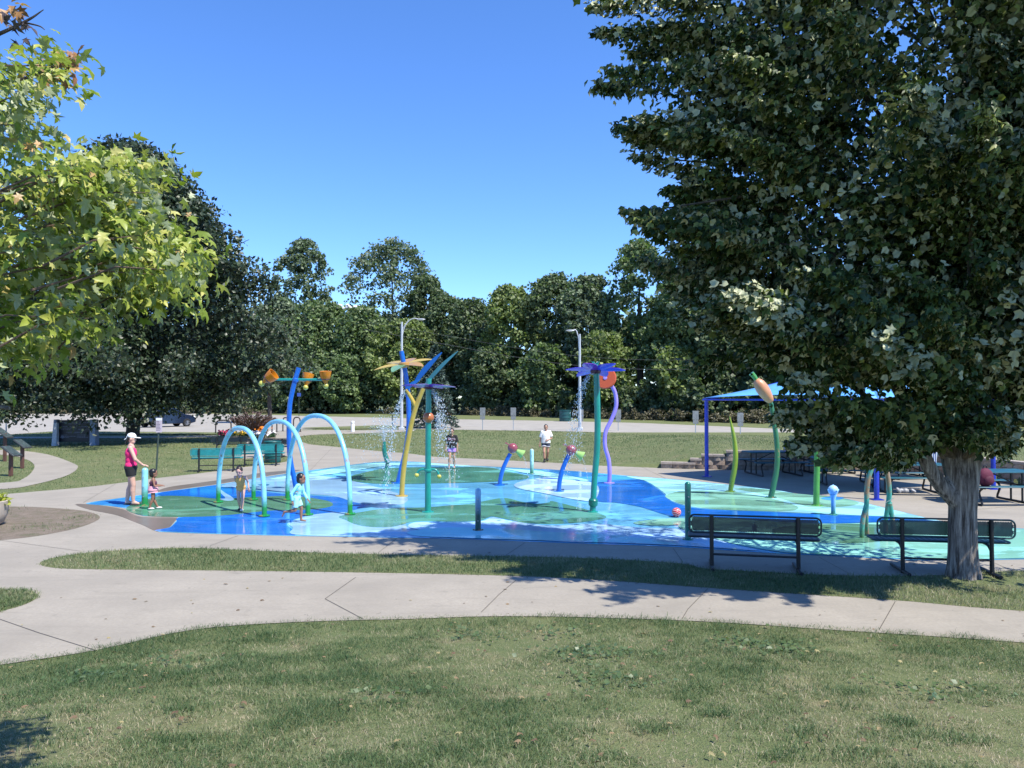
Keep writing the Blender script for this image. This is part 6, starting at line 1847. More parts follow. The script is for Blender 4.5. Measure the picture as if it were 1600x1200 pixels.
# planter with lime plants at the left border
base, s, L = surveyed(-19, 822)
t = thing('concrete_planter', 'round concrete planter with yellow-green plants at the left border', 'planter', (base[0], base[1], .02))
MB().lathe([(.20, 0), (.27, .05), (.335, .22), (.35, .42), (.36, .47), (.33, .48), (.30, .40), (.0001, .38)], seg=32).build('bowl', concrete_mat('planter_concrete', (.42, .36, .30)), t)
MB().lathe([(.0001, .385), (.31, .40)], seg=24).build('soil', dirt_m, t)
lt = thing('lime_plant', 'yellow-green leafy plant growing in the concrete planter', 'plant', (base[0], base[1], .42))
n2 = 420
d = unit(rr.normal(size=(n2, 3)) + np.array([0, 0, .5])); c = d * rr.uniform(.08, .36, (n2, 1)) * np.array([1.05, 1.05, .75])
c[:, 2] = np.abs(c[:, 2]); c[:60, 2] -= .12; 
me = leaves_mesh('foliage', c, d + rr.normal(size=(n2, 3)) * .5, d + np.array([0, 0, .6]), rr.uniform(.06, .11, n2), OVAL * np.array([1.2, 1, 1]), OVAL_T); me.materials.append(G_lime)
link(bpy.data.objects.new('foliage', me), lt)
mb = MB()
for k in range(14):
    a = k * .45; mb.curve([(0, 0, -.03), (math.cos(a) * .1, math.sin(a) * .1, .10), (math.cos(a) * .22, math.sin(a) * .22, .18)], .006, 5, 3)
mb.build('stem', DKGRN, lt)['kind'] = 'stuff'

# parked car under the oak
base, s, L = surveyed(259, 667)
car = thing('parked_car', 'dark blue car parked in the lot under the oak branches', 'car', base, R(52))
CARP = simple('car_paint', (.008, .012, .030), .25, .3, .1, coat=.8); GLS = simple('car_glass', (.02, .03, .045), .06, spec=.8); RUB = simple('tyre_rubber', (.012, .012, .012), .8); RIMM = simple('alloy', (.45, .46, .5), .3, .7)
side = [(-2.2, .42), (-2.25, .75), (-2.1, .98), (-1.75, 1.05), (-1.35, 1.48), (-.3, 1.62), (.55, 1.55), (1.15, 1.10), (1.95, .95), (2.25, .72), (2.22, .38), (1.8, .28), (-1.8, .28)]
vs, fs = [], []
for yy, k in ((-.88, .93), (-.80, 1.0), (.80, 1.0), (.88, .93)):
    for x, z in side:
        tuck = .17 if z > 1.1 else 0
        vs.append((x * (.985 if abs(yy) > .85 else 1), yy * (1 - tuck), z if z < 1.1 else z * (.98 if abs(yy) > .85 else 1)))
n_ = len(side)
for j in range(3):
    for i in range(n_): fs.append((j * n_ + i, j * n_ + (i + 1) % n_, (j + 1) * n_ + (i + 1) % n_, (j + 1) * n_ + i))
fs += [tuple(range(n_ - 1, -1, -1)), tuple(range(3 * n_, 4 * n_))]
MB().add(vs, fs).build('body', CARP, car, bevel=.03)
for sy in (-1, 1):
    for x0, x1 in ((-1.2, -.25), (-.15, .85)):
        MB().add([(x0 - .1, sy * .80, 1.08), (x1 + .12, sy * .80, 1.08), (x1 - .25 if x1 > .5 else x1, sy * .735, 1.48), (x0 + (.2 if x0 < -1 else 0), sy * .735, 1.48)], [(0, 1, 2, 3)]).build('side_window', GLS, car, False)
    for x in (-1.38, 1.40):
        w = MB().lathe([(.20, -.12), (.32, -.12), (.345, -.08), (.345, .08), (.32, .12), (.20, .12)], (x, sy * .83, .345), (0, 1, 0), 24).build('wheel', RUB, car)
        mb = MB().lathe([(.0001, -.02), (.21, -.02), (.21, .02), (.0001, .02)], (x, sy * .93, .345), (0, 1, 0), 20)
        mb.build('rim', RIMM, w)
    MB().ellip((2.17, sy * .62, .80), (.09, .18, .09)).build('headlight', simple('headlight_glass', (.7, .72, .75), .15), car)
    MB().ellip((-2.2, sy * .66, .90), (.06, .16, .10)).build('tail_light', simple('tail_red', (.3, .01, .01), .2), car)
    MB().ellip((.78, sy * .93, 1.08), (.10, .10, .07)).build('mirror', CARP, car)
MB().add([(1.17, -.70, 1.12), (1.17, .70, 1.12), (.60, .60, 1.55), (.60, -.60, 1.55)], [(0, 1, 2, 3)]).build('windscreen', GLS, car, False, loc=(.02, 0, .012))
MB().add([(-1.74, .68, 1.10), (-1.74, -.68, 1.10), (-1.36, -.6, 1.47), (-1.36, .6, 1.47)], [(0, 1, 2, 3)]).build('rear_window', GLS, car, False, loc=(-.02, 0, .012))
MB().box((2.25, 0, .52), (.08, 1.5, .18)).build('bumper', BLACKM, car, bevel=.02)
MB().box((2.27, 0, .47), (.04, .45, .11)).build('number_plate', WHITEP, car)

# ================================================================= PEOPLE
SK_F = simple('fair_skin', (.58, .34, .26), .55, var=.06, scale=4); SK_M = simple('olive_skin', (.42, .23, .15), .55, var=.06, scale=4); SK_D = simple('brown_skin', (.25, .12, .075), .5, var=.06, scale=4)
HAIR = simple('dark_brown_hair', (.022, .013, .010), .45, var=.4, scale=30); HAIRB = simple('black_hair', (.008, .006, .006), .4, var=.4, scale=30)
EYE = simple('eye_dark', (.02, .012, .01), .2); LIP = simple('lip', (.34, .15, .12), .5)
def cloth(name, col): return simple(name, col, .85, var=.12, scale=14, bmp=.35, bscale=25)

def hand_prims(mb, wrist, d, up, k):
    """palm, four fingers of different lengths with two bends, and a thumb"""
    w, d, up = Vector(wrist), Vector(d).normalized(), Vector(up).normalized()
    sd = d.cross(up).normalized(); up = sd.cross(d).normalized()
    rot = Matrix((sd, d, up)).transposed().to_quaternion()
    mb.ellip(w + d * .045 * k, (.040 * k, .055 * k, .017 * k), rot, 12, 8)
    for q, ln in ((-1.5, .062), (-.5, .074), (.5, .068), (1.5, .052)):
        a = w + d * .080 * k + sd * q * .0185 * k
        b_ = a + (d + sd * q * .06) * ln * .5 * k - up * .008 * k
        c = b_ + (d * .8 - up * .6).normalized() * ln * .5 * k
        mb.cap(a, b_, .0088 * k, .0080 * k, 8); mb.cap(b_, c, .0080 * k, .0066 * k, 8)
    a = w + d * .025 * k + sd * .034 * k
    b_ = a + (d * .6 + sd * .8).normalized() * .036 * k; c = b_ + (d * .95 + sd * .2 - up * .2).normalized() * .030 * k
    mb.cap(a, b_, .0115 * k, .010 * k, 8); mb.cap(b_, c, .0098 * k, .0078 * k, 8)

def make_person(label, loc, J, rad, face, skin, hair_fn, head=1.0, facing=(0, -1, 0), hk=1.0, vox=.008, hands=((0, 0, -1), (0, 0, -1)), rz=0.0):
    """J: joints in metres about the feet. rad: thicknesses. facing: body front. face: where the face looks"""
    t = thing('person', label, 'person', loc, rz)
    mb = MB()
    f = Vector(facing).normalized(); fc = Vector(face).normalized()
    V_ = {k: Vector(v) for k, v in J.items()}
    side = f.cross(Vector((0, 0, 1))).normalized()
    for s_ in 'LR':
        mb.cap(V_['hip' + s_], V_['knee' + s_], rad['thigh'], rad['knee'])
        kn, an = V_['knee' + s_], V_['ankle' + s_]
        calf = kn + (an - kn) * .32 - f * rad['calf'] * .18
        mb.cap(kn, calf, rad['knee'] * .95, rad['calf']); mb.cap(calf, an, rad['calf'], rad['ankle'])
        toe = V_['toe' + s_]; fd = (toe - an).normalized()
        heel = an - Vector((fd.x, fd.y, 0)) * rad['ankle'] * .7 + (toe - an) * .12
        heel.z = min(an.z - rad['ankle'] * .6, heel.z) if abs(fd.z) < .75 else heel.z
        mb.cap(heel, toe, rad['ankle'] * .95, rad['ankle'] * .70); mb.cap(an, heel, rad['ankle'], rad['ankle'] * .95); mb.cap(an, (an + toe) / 2, rad['ankle'] * .95, rad['ankle'] * .75)
        mb.cap(V_['shoulder' + s_], V_['elbow' + s_], rad['arm'], rad['arm'] * .80); mb.cap(V_['elbow' + s_], V_['wrist' + s_], rad['arm'] * .82, rad['wrist'])
        hand_prims(mb, V_['wrist' + s_], hands['LR'.index(s_)], f if abs(Vector(hands['LR'.index(s_)]).normalized().dot(f)) < .8 else Vector((0, 0, 1)), hk)
    pel, ch, nk, hd = V_['pelvis'], V_['chest'], V_['neck'], V_['head']
    up = (ch - pel).normalized(); fl = (f - up * f.dot(up)).normalized(); sd = up.cross(fl)
    rot = Matrix((sd, fl, up)).transposed().to_quaternion()
    w, dp = rad['hipw'], rad['depth']
    mb.ellip(pel, (w, dp * 1.05, dp * 1.0), rot); mb.ellip(pel * .55 + ch * .45, (rad['waist'], dp * .92, (ch - pel).length * .5), rot)
    mb.ellip(ch, (rad['chestw'], dp * 1.02, (nk - ch).length * .85), rot)
    mb.cap(V_['shoulderL'], V_['shoulderR'], rad['arm'] * 1.0, rad['arm'] * 1.0); mb.cap(nk + (ch - nk) * .2, nk, rad['neck'] * 1.6, rad['neck'] * 1.15); mb.cap(nk, hd - Vector((0, 0, .03 * head)), rad['neck'], rad['neck'] * .95)
    hu = Vector((0, 0, 1)); hu = (hu - fc * hu.dot(fc)).normalized(); hs_ = fc.cross(hu)
    hrot = Matrix((hs_, fc, hu)).transposed().to_quaternion()
    H = lambda x, y, z: hd + hs_ * (x * head) + fc * (y * head) + hu * (z * head)
    mb.ellip(H(0, -.008, .015), (.074 * head, .092 * head, .100 * head), hrot, 20, 14)
    mb.ellip(H(0, .022, -.055), (.055 * head, .062 * head, .060 * head), hrot, 16, 10)
    mb.cap(H(0, .078, .012), H(0, .089, -.020), .009 * head, .0125 * head, 8)
    for q in (-1, 1): mb.ellip(H(q * .075, -.005, -.005), (.010 * head, .020 * head, .030 * head), hrot, 10, 8)
    body = remeshed(mb, 'body', skin, t, vox, 3)
    for q in (-1, 1):
        e_ = MB().ellip(H(q * .030, .076, .014), (.013 * head, .008 * head, .008 * head), hrot, 10, 8).build('eye', EYE, t)
        MB().cap(H(q * .018, .083, .034), H(q * .044, .073, .034), .0032 * head, .0026 * head, 8).build('eyebrow', HAIR, t)
    MB().cap(H(-.020, .082, -.052), H(.020, .082, -.052), .0045 * head, .0045 * head, 8).build('mouth', LIP, t)
    hair_fn(t, H, hrot, head)
    return t, V_, rot, sd, fl, up

def hair_cap(mat, tail=None, long=False, bun=None):
    def fn(t, H, hrot, head):
        mb = MB()
        mb.ellip(H(0, -.024, .032), (.084 * head, .094 * head, .098 * head), hrot, 18, 12)
        mb.ellip(H(0, -.05, -.02), (.078 * head, .062 * head, .085 * head), hrot, 16, 10)
        if tail:
            mb.cap(H(*tail[0]), H(*tail[1]), .030 * head, .016 * head, 10)
        if long:
            for q in (-1, 0, 1): mb.cap(H(q * .055, -.055, -.02), H(q * .06, -.06, -.15), .040 * head, .022 * head, 10)
        if bun:
            mb.ellip(H(*bun), .042 * head)
        remeshed(mb, 'hair', mat, t, .007, 2)
    return fn

def stand(Ht, f=(0, -1, 0), lean=0.0):
    """joints of a plain standing body of height Ht"""
    f = Vector(f).normalized(); s = f.cross(Vector((0, 0, 1))).normalized(); h = Ht
    J = {}
    for n_, q in (('L', -1), ('R', 1)):
        J['hip' + n_] = s * q * .050 * h + Vector((0, 0, .50 * h)); J['knee' + n_] = s * q * .052 * h + f * .012 * h + Vector((0, 0, .275 * h)); J['ankle' + n_] = s * q * .050 * h + Vector((0, 0, .045 * h)); J['toe' + n_] = s * q * .056 * h + f * .085 * h + Vector((0, 0, .017 * h))
        J['shoulder' + n_] = s * q * .098 * h + Vector((0, 0, .805 * h)) + f * lean; J['elbow' + n_] = s * q * .125 * h + Vector((0, 0, .63 * h)); J['wrist' + n_] = s * q * .130 * h + f * .03 * h + Vector((0, 0, .48 * h))
    J['pelvis'] = Vector((0, 0, .535 * h)); J['chest'] = Vector((0, 0, .725 * h)) + f * lean * .7; J['neck'] = Vector((0, 0, .845 * h)) + f * lean; J['head'] = Vector((0, 0, .93 * h)) + f * (lean * 1.2 + .01 * h)
    return J
def rads(h, k=1.0):
    return dict(thigh=.048 * h * k, knee=.033 * h * k, calf=.035 * h * k, ankle=.0215 * h * k, arm=.027 * h * k, wrist=.0155 * h * k, hipw=.097 * h * k, waist=.082 * h * k, chestw=.094 * h * k, depth=.062 * h * k, neck=.029 * h * k)

def torso_shell(V_, rot, rad, g, z0=0.0, top=.9):
    mb = MB()
    pel, ch, nk = V_['pelvis'], V_['chest'], V_['neck']
    mb.ellip(pel + (ch - pel) * .1, (rad['hipw'] * 1.0 + g, rad['depth'] * 1.05 + g, rad['depth'] * 1.1), rot)
    mb.ellip(pel * .5 + ch * .5, (rad['waist'] + g, rad['depth'] * .95 + g, (ch - pel).length * .62), rot); mb.ellip(ch, (rad['chestw'] + g, rad['depth'] * 1.03 + g, (nk - ch).length * top), rot)
    return mb

# ---- woman in pink
x, y = G(204, 790)
J = stand(1.66, (1, 0.25, 0)); f = Vector((1, .25, 0)).normalized(); s_ = f.cross(Vector((0, 0, 1))).normalized()
J['ankleR'] = f * .07 + s_ * .06 + Vector((0, 0, .075)); J['toeR'] = f * .21 + s_ * .08 + Vector((0, 0, .03)); J['kneeR'] = f * .07 + s_ * .08 + Vector((0, 0, .46))
J['ankleL'] = f * -.10 - s_ * .09 + Vector((0, 0, .075)); J['toeL'] = f * .04 - s_ * .10 + Vector((0, 0, .03)); J['kneeL'] = -f * .02 - s_ * .09 + Vector((0, 0, .46))
J['elbowR'] = f * .14 + s_ * .21 + Vector((0, 0, 1.07)); J['wristR'] = f * .27 + s_ * .10 + Vector((0, 0, .935))
J['shoulderR'] = f * .02 + s_ * .165 + Vector((0, 0, 1.345)); J['shoulderL'] = f * .0 - s_ * .165 + Vector((0, 0, 1.345))
rd = rads(1.66, 1.08); rd['thigh'] *= 1.12; rd['hipw'] *= 1.03; rd['arm'] *= 1.05
def cap_hair(t, H, hrot, head):
    mb = MB().ellip(H(0, -.03, .02), (.080 * head, .085 * head, .085 * head), hrot); mb.ellip(H(0, -.06, -.03), (.055, .05, .06), hrot); mb.cap(H(0, -.09, -.02), H(0, -.12, -.12), .03, .014)
    remeshed(mb, 'hair', HAIR, t, .008, 2)
    CAPW = cloth('white_cap_cloth', (.74, .78, .74))
    mb = MB().ellip(H(0, -.012, .058), (.090, .104, .080), hrot)
    mb.ellip(H(0, -.075, .02), (.062, .05, .045), hrot)
    hat = remeshed(mb, 'cap', CAPW, t, .008, 3)
    MB().ellip(H(0, .115, .040), (.070, .080, .010), hrot).build('peak', CAPW, hat)
    MB().cap(H(0, -.115, .0), H(0, -.150, -.035), .014, .010).build('strap', CAPW, hat)
wt, V_, rot, sd, fl, up = make_person('woman in pink tank top, black shorts and white cap, hand on the bollard', (x, y, .02), J, rd, (.95, .15, -.12), SK_F, cap_hair, 1.06, f, 1.0, .009, hands=((.2, 0, -1), (1, .1, -.12)))
PINK = cloth('pink_cloth', (.72, .022, .15)); BLK_C = cloth('black_cloth', (.010, .010, .012))
mb = torso_shell(V_, rot, rd, .014, top=.80)
mb.cap(V_['shoulderL'] * .62 + V_['neck'] * .38, V_['chest'], .040, .09); mb.cap(V_['shoulderR'] * .62 + V_['neck'] * .38, V_['chest'], .040, .09)
remeshed(mb, 'tank_top', PINK, wt, .010, 3)
TATM = simple('grey_lace', (.24, .23, .26), .8)
mb = MB().ellip(V_['neck'] - f * .050 + Vector((0, 0, -.075)), (.070, .034, .065), rot); remeshed(mb, 'lace_yoke', TATM, wt, .008, 2)
mb = MB().ellip(V_['pelvis'] + Vector((0, 0, -.01)), (rd['hipw'] + .020, rd['depth'] * 1.1 + .022, .115), rot)
for n_ in 'LR':
    h_, k_ = V_['hip' + n_], V_['knee' + n_]
    mb.frustum(h_ + (h_ - k_) * .12, h_ + (k_ - h_) * .40, rd['thigh'] + .018, rd['thigh'] + .010)
remeshed(mb, 'shorts', BLK_C, wt, .010, 2)
for n_ in 'LR':
    a_, b_ = V_['ankle' + n_], V_['toe' + n_]
    d_ = (b_ - a_); d_.z = 0
    MB().ellip((a_.x + d_.x * .35, a_.y + d_.y * .35, .012), (d_.length * .9, .052, .016), Euler((0, 0, math.atan2(d_.y, d_.x)))).build('sandal', simple('sandal_black', (.02, .018, .018), .7), wt)

# ---- toddler in a pink swimsuit
x, y = G(239, 797)
f = Vector((1, .45, 0)).normalized(); J = stand(.90, f); s_ = f.cross(Vector((0, 0, 1))).normalized()
J['head'] = Vector((0, 0, .80)) + f * .01; J['neck'] = Vector((0, 0, .695)); J['chest'] = Vector((0, 0, .585)); J['pelvis'] = Vector((0, 0, .43))
for n_, q in (('L', -1), ('R', 1)):
    J['shoulder' + n_] = s_ * q * .095 + Vector((0, 0, .66)); J['hip' + n_] = s_ * q * .05 + Vector((0, 0, .40)); J['knee' + n_] = s_ * q * .055 + f * .015 + Vector((0, 0, .215))
    J['elbow' + n_] = s_ * q * .13 + f * .03 + Vector((0, 0, .53)); J['wrist' + n_] = s_ * q * .09 + f * .15 + Vector((0, 0, .52))
J['ankleL'] = f * .09 - s_ * .05 + Vector((0, 0, .045)); J['toeL'] = f * .17 - s_ * .06 + Vector((0, 0, .02)); J['ankleR'] = -f * .07 + s_ * .05 + Vector((0, 0, .045)); J['toeR'] = f * .01 + s_ * .055 + Vector((0, 0, .02)); J['kneeR'] = -f * .01 + s_ * .055 + Vector((0, 0, .21))
rd = rads(.90, 1.08); rd['depth'] *= 1.2
tt, V_, rot, sd, fl, up = make_person('toddler with dark hair in a ruffled pink swimsuit beside the pale blue bollard', (x, y, .025), J, rd, (.8, .5, -.05), SK_D, hair_cap(HAIRB, bun=(.0, -.085, .045)), .86, f, .62, .006, hands=((1, .3, 0), (1, .3, 0)))
PS = cloth('pink_swim_cloth', (.62, .30, .36))
SWD = cloth('dark_swim_cloth', (.10, .03, .06))
mb = torso_shell(V_, rot, rd, .009, top=.62); remeshed(mb, 'swimsuit', SWD, tt, .008, 2)
pv = V_['pelvis']
mb = MB().frustum(pv + Vector((0, 0, .09)), pv + Vector((0, 0, -.01)), .088, .125, 28, .95, f); mb.frustum(pv + Vector((0, 0, .035)), pv + Vector((0, 0, -.06)), .09, .118, 28, .95, f)
o = remeshed(mb, 'ruffle_skirt', PS, tt, .007, 1)
for n_ in 'LR':
    a_ = V_['ankle' + n_]; MB().ellip((a_.x + f.x * .035, a_.y + f.y * .035, .018), (.068, .032, .022), Euler((0, 0, math.atan2(f.y, f.x)))).build('shoe', simple('shoe_white', (.62, .6, .58), .6), tt)

# ---- child in a yellow swimsuit, leaning forward, walking towards us
x, y = G(376, 800)
f = Vector((.15, -1, 0)).normalized(); J = stand(1.02, f); s_ = f.cross(Vector((0, 0, 1))).normalized()
J['pelvis'] = Vector((0, .0, .51)) - f * .02; J['chest'] = Vector((0, 0, .69)) + f * .05; J['neck'] = Vector((0, 0, .795)) + f * .10; J['head'] = Vector((-.005, 0, .885)) + f * .165
for n_, q in (('L', -1), ('R', 1)):
    J['shoulder' + n_] = s_ * q * .108 + f * .085 + Vector((0, 0, .76)); J['hip' + n_] = s_ * q * .052 - f * .02 + Vector((0, 0, .475))
J['elbowL'] = -s_ * .15 - f * .03 + Vector((0, 0, .63)); J['wristL'] = -s_ * .17 + f * .0 + Vector((0, 0, .50))
J['elbowR'] = s_ * .13 - f * .07 + Vector((0, 0, .66)); J['wristR'] = s_ * .07 - f * .13 + Vector((0, 0, .58))
J['kneeL'] = -s_ * .05 + f * .06 + Vector((0, 0, .265)); J['ankleL'] = -s_ * .035 + f * .04 + Vector((0, 0, .05)); J['toeL'] = -s_ * .04 + f * .12 + Vector((0, 0, .022))
J['kneeR'] = s_ * .05 + f * .0 + Vector((0, 0, .265)); J['ankleR'] = s_ * .035 - f * .10 + Vector((0, 0, .07)); J['toeR'] = s_ * .04 - f * .02 + Vector((0, 0, .025))
rd = rads(1.02, 1.02)
yt, V_, rot, sd, fl, up = make_person('child in a yellow-orange swimsuit bending forward under the lowest arch', (x, y, .025), J, rd, (.1, -1, -.45), SK_F, hair_cap(HAIR, bun=(0.03, -.07, .08)), .90, f, .68, .006, hands=((0, .2, -1), (0, .2, -1)))
YS = cloth('yellow_swim_cloth', (.66, .36, .10))
mb = torso_shell(V_, rot, rd, .008, top=.86)
for q in (-1, 1):
    mb.cap(V_['chest'] + fl * rd['depth'] * .9 + sd * q * .045 + Vector((0, 0, .03)), V_['neck'] + sd * q * .062 + Vector((0, 0, -.012)), .020, .016); mb.cap(V_['neck'] + sd * q * .062 + Vector((0, 0, -.012)), V_['chest'] - fl * rd['depth'] * .8 + sd * q * .04, .016, .02)
mb.ellip(V_['pelvis'] + Vector((0, 0, -.02)), (rd['hipw'] * .95 + .006, rd['depth'] * 1.05 + .006, .07), rot)
remeshed(mb, 'swimsuit', YS, yt, .008, 2)
for n_, m_ in (('L', (.65, .65, .62)), ('R', (.03, .03, .03))):
    a_, b_ = V_['ankle' + n_], V_['toe' + n_]; MB().ellip(((a_.x + b_.x) / 2, (a_.y + b_.y) / 2, .026), (.036, .075, .026), Euler((0, 0, .15))).build('shoe', simple('shoe_' + n_, m_, .6), yt)

# ---- running child in aqua
x, y = G(468, 818)
f = Vector((1, -.10, 0)).normalized(); J = stand(1.0, f); s_ = f.cross(Vector((0, 0, 1))).normalized()
J['pelvis'] = Vector((-.06, 0, .50)); J['chest'] = Vector((-.025, 0, .675)); J['neck'] = Vector((0.0, 0, .785)); J['head'] = Vector((.035, 0, .875))
for n_, q in (('L', -1), ('R', 1)):
    J['shoulder' + n_] = s_ * q * .105 + Vector((-.005, 0, .75)); J['hip' + n_] = s_ * q * .05 + Vector((-.055, 0, .46))
J['kneeL'] = -s_ * .05 + Vector((.02, 0, .27)); J['ankleL'] = -s_ * .045 + Vector((.015, 0, .05)); J['toeL'] = -s_ * .05 + Vector((.105, 0, .022))
J['kneeR'] = s_ * .055 + Vector((-.07, 0, .245)); J['ankleR'] = s_ * .06 + Vector((-.285, 0, .215)); J['toeR'] = s_ * .06 + Vector((-.325, 0, .13))
J['elbowR'] = s_ * .15 + Vector((-.11, 0, .59)); J['wristR'] = s_ * .14 + Vector((-.09, 0, .44))
J['elbowL'] = -s_ * .13 + Vector((.03, 0, .59)); J['wristL'] = -s_ * .10 + Vector((.125, 0, .45))
rd = rads(1.0, 1.0)
at_, V_, rot, sd, fl, up = make_person('barefoot child in an aqua long-sleeved swimsuit running past the arches', (x, y, .025), J, rd, (1, -.1, -.03), SK_D, hair_cap(HAIRB, long=False), .92, f, .68, .006, hands=((.7, 0, -.8), (.3, 0, -1)))
AQ = cloth('aqua_cloth', (.26, .66, .66))
mb = torso_shell(V_, rot, rd, .010, top=.9)
for n_ in 'LR':
    mb.cap(V_['shoulder' + n_], V_['elbow' + n_], rd['arm'] + .010, rd['arm'] * .8 + .010); e_ = V_['elbow' + n_]; w_ = V_['wrist' + n_]
    mb.frustum(e_, e_ + (w_ - e_) * .92, rd['arm'] * .82 + .010, rd['wrist'] + .011)
mb.cap(V_['shoulderL'], V_['shoulderR'], rd['arm'] + .008, rd['arm'] + .008)
shirt = remeshed(mb, 'swim_shirt', AQ, at_, .007, 2)
mb = MB().ellip(V_['pelvis'], (rd['hipw'] + .014, rd['depth'] * 1.1 + .014, .085), rot)
for n_ in 'LR':
    h_, k_ = V_['hip' + n_], V_['knee' + n_]; mb.frustum(h_ + (h_ - k_) * .1, h_ + (k_ - h_) * .72, rd['thigh'] + .012, rd['knee'] + .024)
remeshed(mb, 'swim_shorts', cloth('pale_aqua_cloth', (.34, .70, .68)), at_, .007, 2)
mb = MB(); rr = np.random.default_rng(6)
for k in range(9):
    mb.ellip(V_['chest'] + s_ * (rd['chestw'] * .0 + .0) + Vector((rr.uniform(-.04, .05), -rd['depth'] * 1.0 - .042, rr.uniform(-.10, .04))), (.013, .006, .006), Euler((0, .7, 0)))
mb.build('printed_marks', simple('coral_print', (.45, .16, .14), .8), shirt)['kind'] = 'stuff'

# ---- girl in a black shirt and lilac shorts
x, y = G(706, 733)
f = Vector((0, -1, 0)); J = stand(1.40, f); s_ = f.cross(Vector((0, 0, 1))).normalized()
J['ankleR'] += f * .10; J['toeR'] += f * .10; J['kneeR'] += f * .08; J['ankleL'] += -f * .08; J['toeL'] += -f * .08; J['ankleL'].x += .02; J['ankleR'].x -= .02
J['elbowL'] = Vector((.195, -.0, .86)); J['wristL'] = Vector((.20, -.05, .65)); J['elbowR'] = Vector((-.195, 0, .86)); J['wristR'] = Vector((-.21, -.04, .67)); J['head'] += f * .03
rd = rads(1.40, 1.0)
gt, V_, rot, sd, fl, up = make_person('girl in a black printed T-shirt and lilac shorts at the back of the pad', (x, y, .025), J, rd, (.0, -1, -.22), SK_M, hair_cap(HAIR, tail=((.07, -.05, -.04), (.075, -.03, -.17))), .94, f, .85, .008, hands=((0, -.1, -1), (0, -.1, -1)))
def tee(V_, rot, rd, mat, t, slv=.60, g=.022, hem=.0):
    mb = torso_shell(V_, rot, rd, g, top=.92)
    pel = V_['pelvis']
    mb.frustum(V_['chest'], pel + Vector((0, 0, -.02 - hem)), rd['chestw'] + g, rd['hipw'] + g * 1.1, 24, rd['depth'] / rd['chestw'] * 1.18, fl)
    mb.cap(V_['shoulderL'], V_['shoulderR'], rd['arm'] + g * .8, rd['arm'] + g * .8)
    for n_ in 'LR':
        s0, e0 = V_['shoulder' + n_], V_['elbow' + n_]
        mb.frustum(s0 + (s0 - e0) * .05, s0 + (e0 - s0) * slv, rd['arm'] + g * .9, rd['arm'] + g * 1.2)
    return remeshed(mb, 't_shirt', mat, t, .009, 3)
sh_ = tee(V_, rot, rd, cloth('black_tee', (.012, .010, .012)), gt, .72)
cu = bpy.data.curves.new('lettering', 'FONT'); cu.body = 'BOYS'; cu.size = .105; cu.align_x = 'CENTER'; cu.align_y = 'CENTER'; cu.extrude = .004
tmp = bpy.data.objects.new('lettering', cu); link(tmp)
lme = bpy.data.meshes.new_from_object(tmp.evaluated_get(bpy.context.evaluated_depsgraph_get())); bpy.data.objects.remove(tmp)
lme.materials.clear(); lme.materials.append(simple('pink_print', (.72, .36, .46), .7))
front = V_['chest'].y - rd['depth'] * 1.03 - .030
lo = link(bpy.data.objects.new('lettering', lme), sh_); lo.rotation_euler = (math.pi / 2, 0, 0); lo.location = (0, front - .008, V_['chest'].z + .02); lo.scale = (1, .95, 1)
mb = MB()
for cx, w_ in ((-.055, .05), (.0, .04), (.055, .05)): mb.box((cx, front - .004, V_['chest'].z - .10), (w_, .012, .02))
mb.build('small_print', simple('grey_print', (.5, .42, .45), .7), sh_)['kind'] = 'stuff'
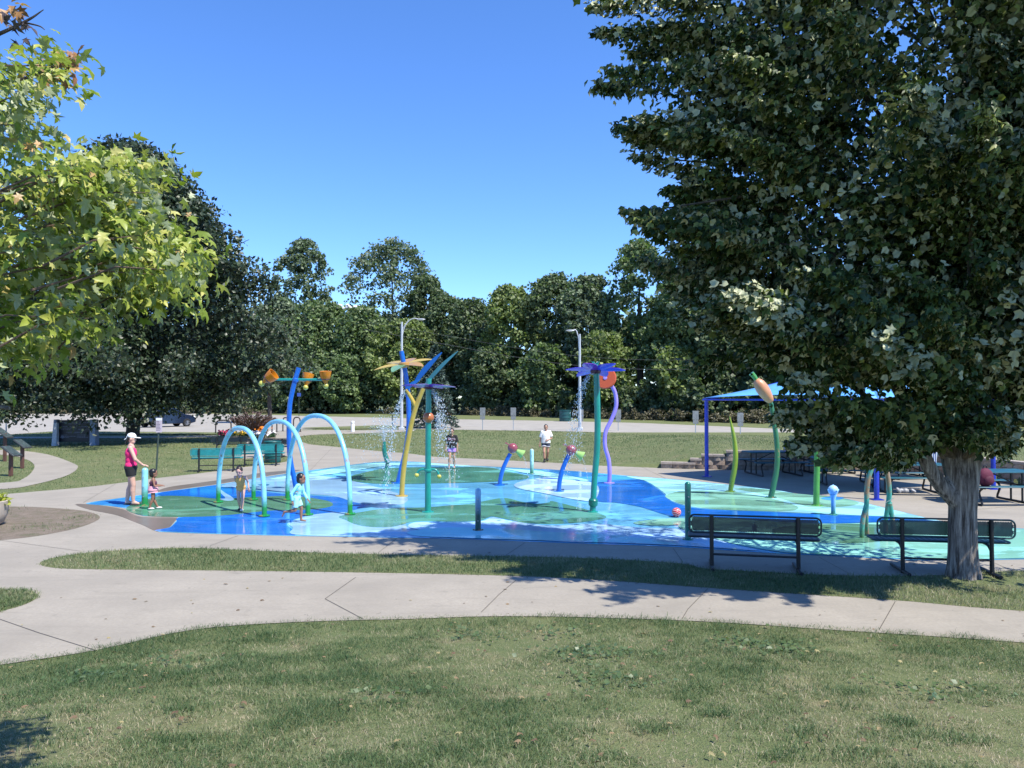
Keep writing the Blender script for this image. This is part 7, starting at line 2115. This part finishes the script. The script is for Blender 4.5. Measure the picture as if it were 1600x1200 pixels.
def shorts(V_, rot, rd, mat, t, ln=.45, g=.018, nm='shorts'):
    mb = MB().ellip(V_['pelvis'] + Vector((0, 0, -.015)), (rd['hipw'] + g * .8, rd['depth'] * 1.08 + g * .8, rd['depth'] * 1.25), rot)
    for n_ in 'LR':
        h_, k_ = V_['hip' + n_], V_['knee' + n_]; mb.frustum(h_ + (h_ - k_) * .12, h_ + (k_ - h_) * ln, rd['thigh'] + g, rd['thigh'] + g * .9)
    return remeshed(mb, nm, mat, t, .009, 2)
shorts(V_, rot, rd, cloth('lilac_cloth', (.42, .22, .62)), gt, .38)

# ---- person in a white shirt walking on the back edge
x, y = G(853, 722.5)
f = Vector((0, -1, 0)); J = stand(1.44, f); s_ = f.cross(Vector((0, 0, 1))).normalized()
J['ankleR'] += f * .12; J['toeR'] += f * .12; J['kneeR'] += f * .10; J['ankleL'] -= f * .16; J['toeL'] -= f * .16; J['ankleL'].z += .03; J['ankleL'].x -= .03; J['ankleR'].x += .02
J['elbowL'] = Vector((.225, .0, .93)); J['wristL'] = Vector((.08, -.14, .86)); J['elbowR'] = Vector((-.21, .03, .90)); J['wristR'] = Vector((-.235, -.02, .68))
rd = rads(1.44, 1.06)
pt, V_, rot, sd, fl, up = make_person('person in a white T-shirt and dark shorts with pale trim walking by the lawn', (x, y, .02), J, rd, (0, -1, -.05), SK_M, hair_cap(HAIR, bun=(0, -.10, .03)), .96, f, .88, .008, hands=((-1, -.3, -.5), (0, -.1, -1)))
tee(V_, rot, rd, cloth('white_tee', (.72, .70, .64)), pt, .78, .030, .02)
so = shorts(V_, rot, rd, cloth('navy_cloth', (.035, .045, .075)), pt, .36, .024)
mb = MB()
for n_ in 'LR':
    h_, k_ = V_['hip' + n_], V_['knee' + n_]; mb.frustum(h_ + (k_ - h_) * .33, h_ + (k_ - h_) * .39, rd['thigh'] + .028, rd['thigh'] + .028)
mb.build('hem_trim', cloth('white_trim', (.65, .66, .7)), so)
for n_ in 'LR':
    a_, b_ = V_['ankle' + n_], V_['toe' + n_]; MB().ellip(((a_.x + b_.x) / 2, (a_.y + b_.y) / 2 + .005, a_.z - .020), (.052, .125, .050)).build('shoe', simple('shoe_black', (.012, .012, .014), .6), pt)
    MB().lathe([(rd['ankle'] + .006, 0), (rd['ankle'] + .008, .07)], (a_.x, a_.y, a_.z + .01), seg=14).build('sock', BLK_C, pt)
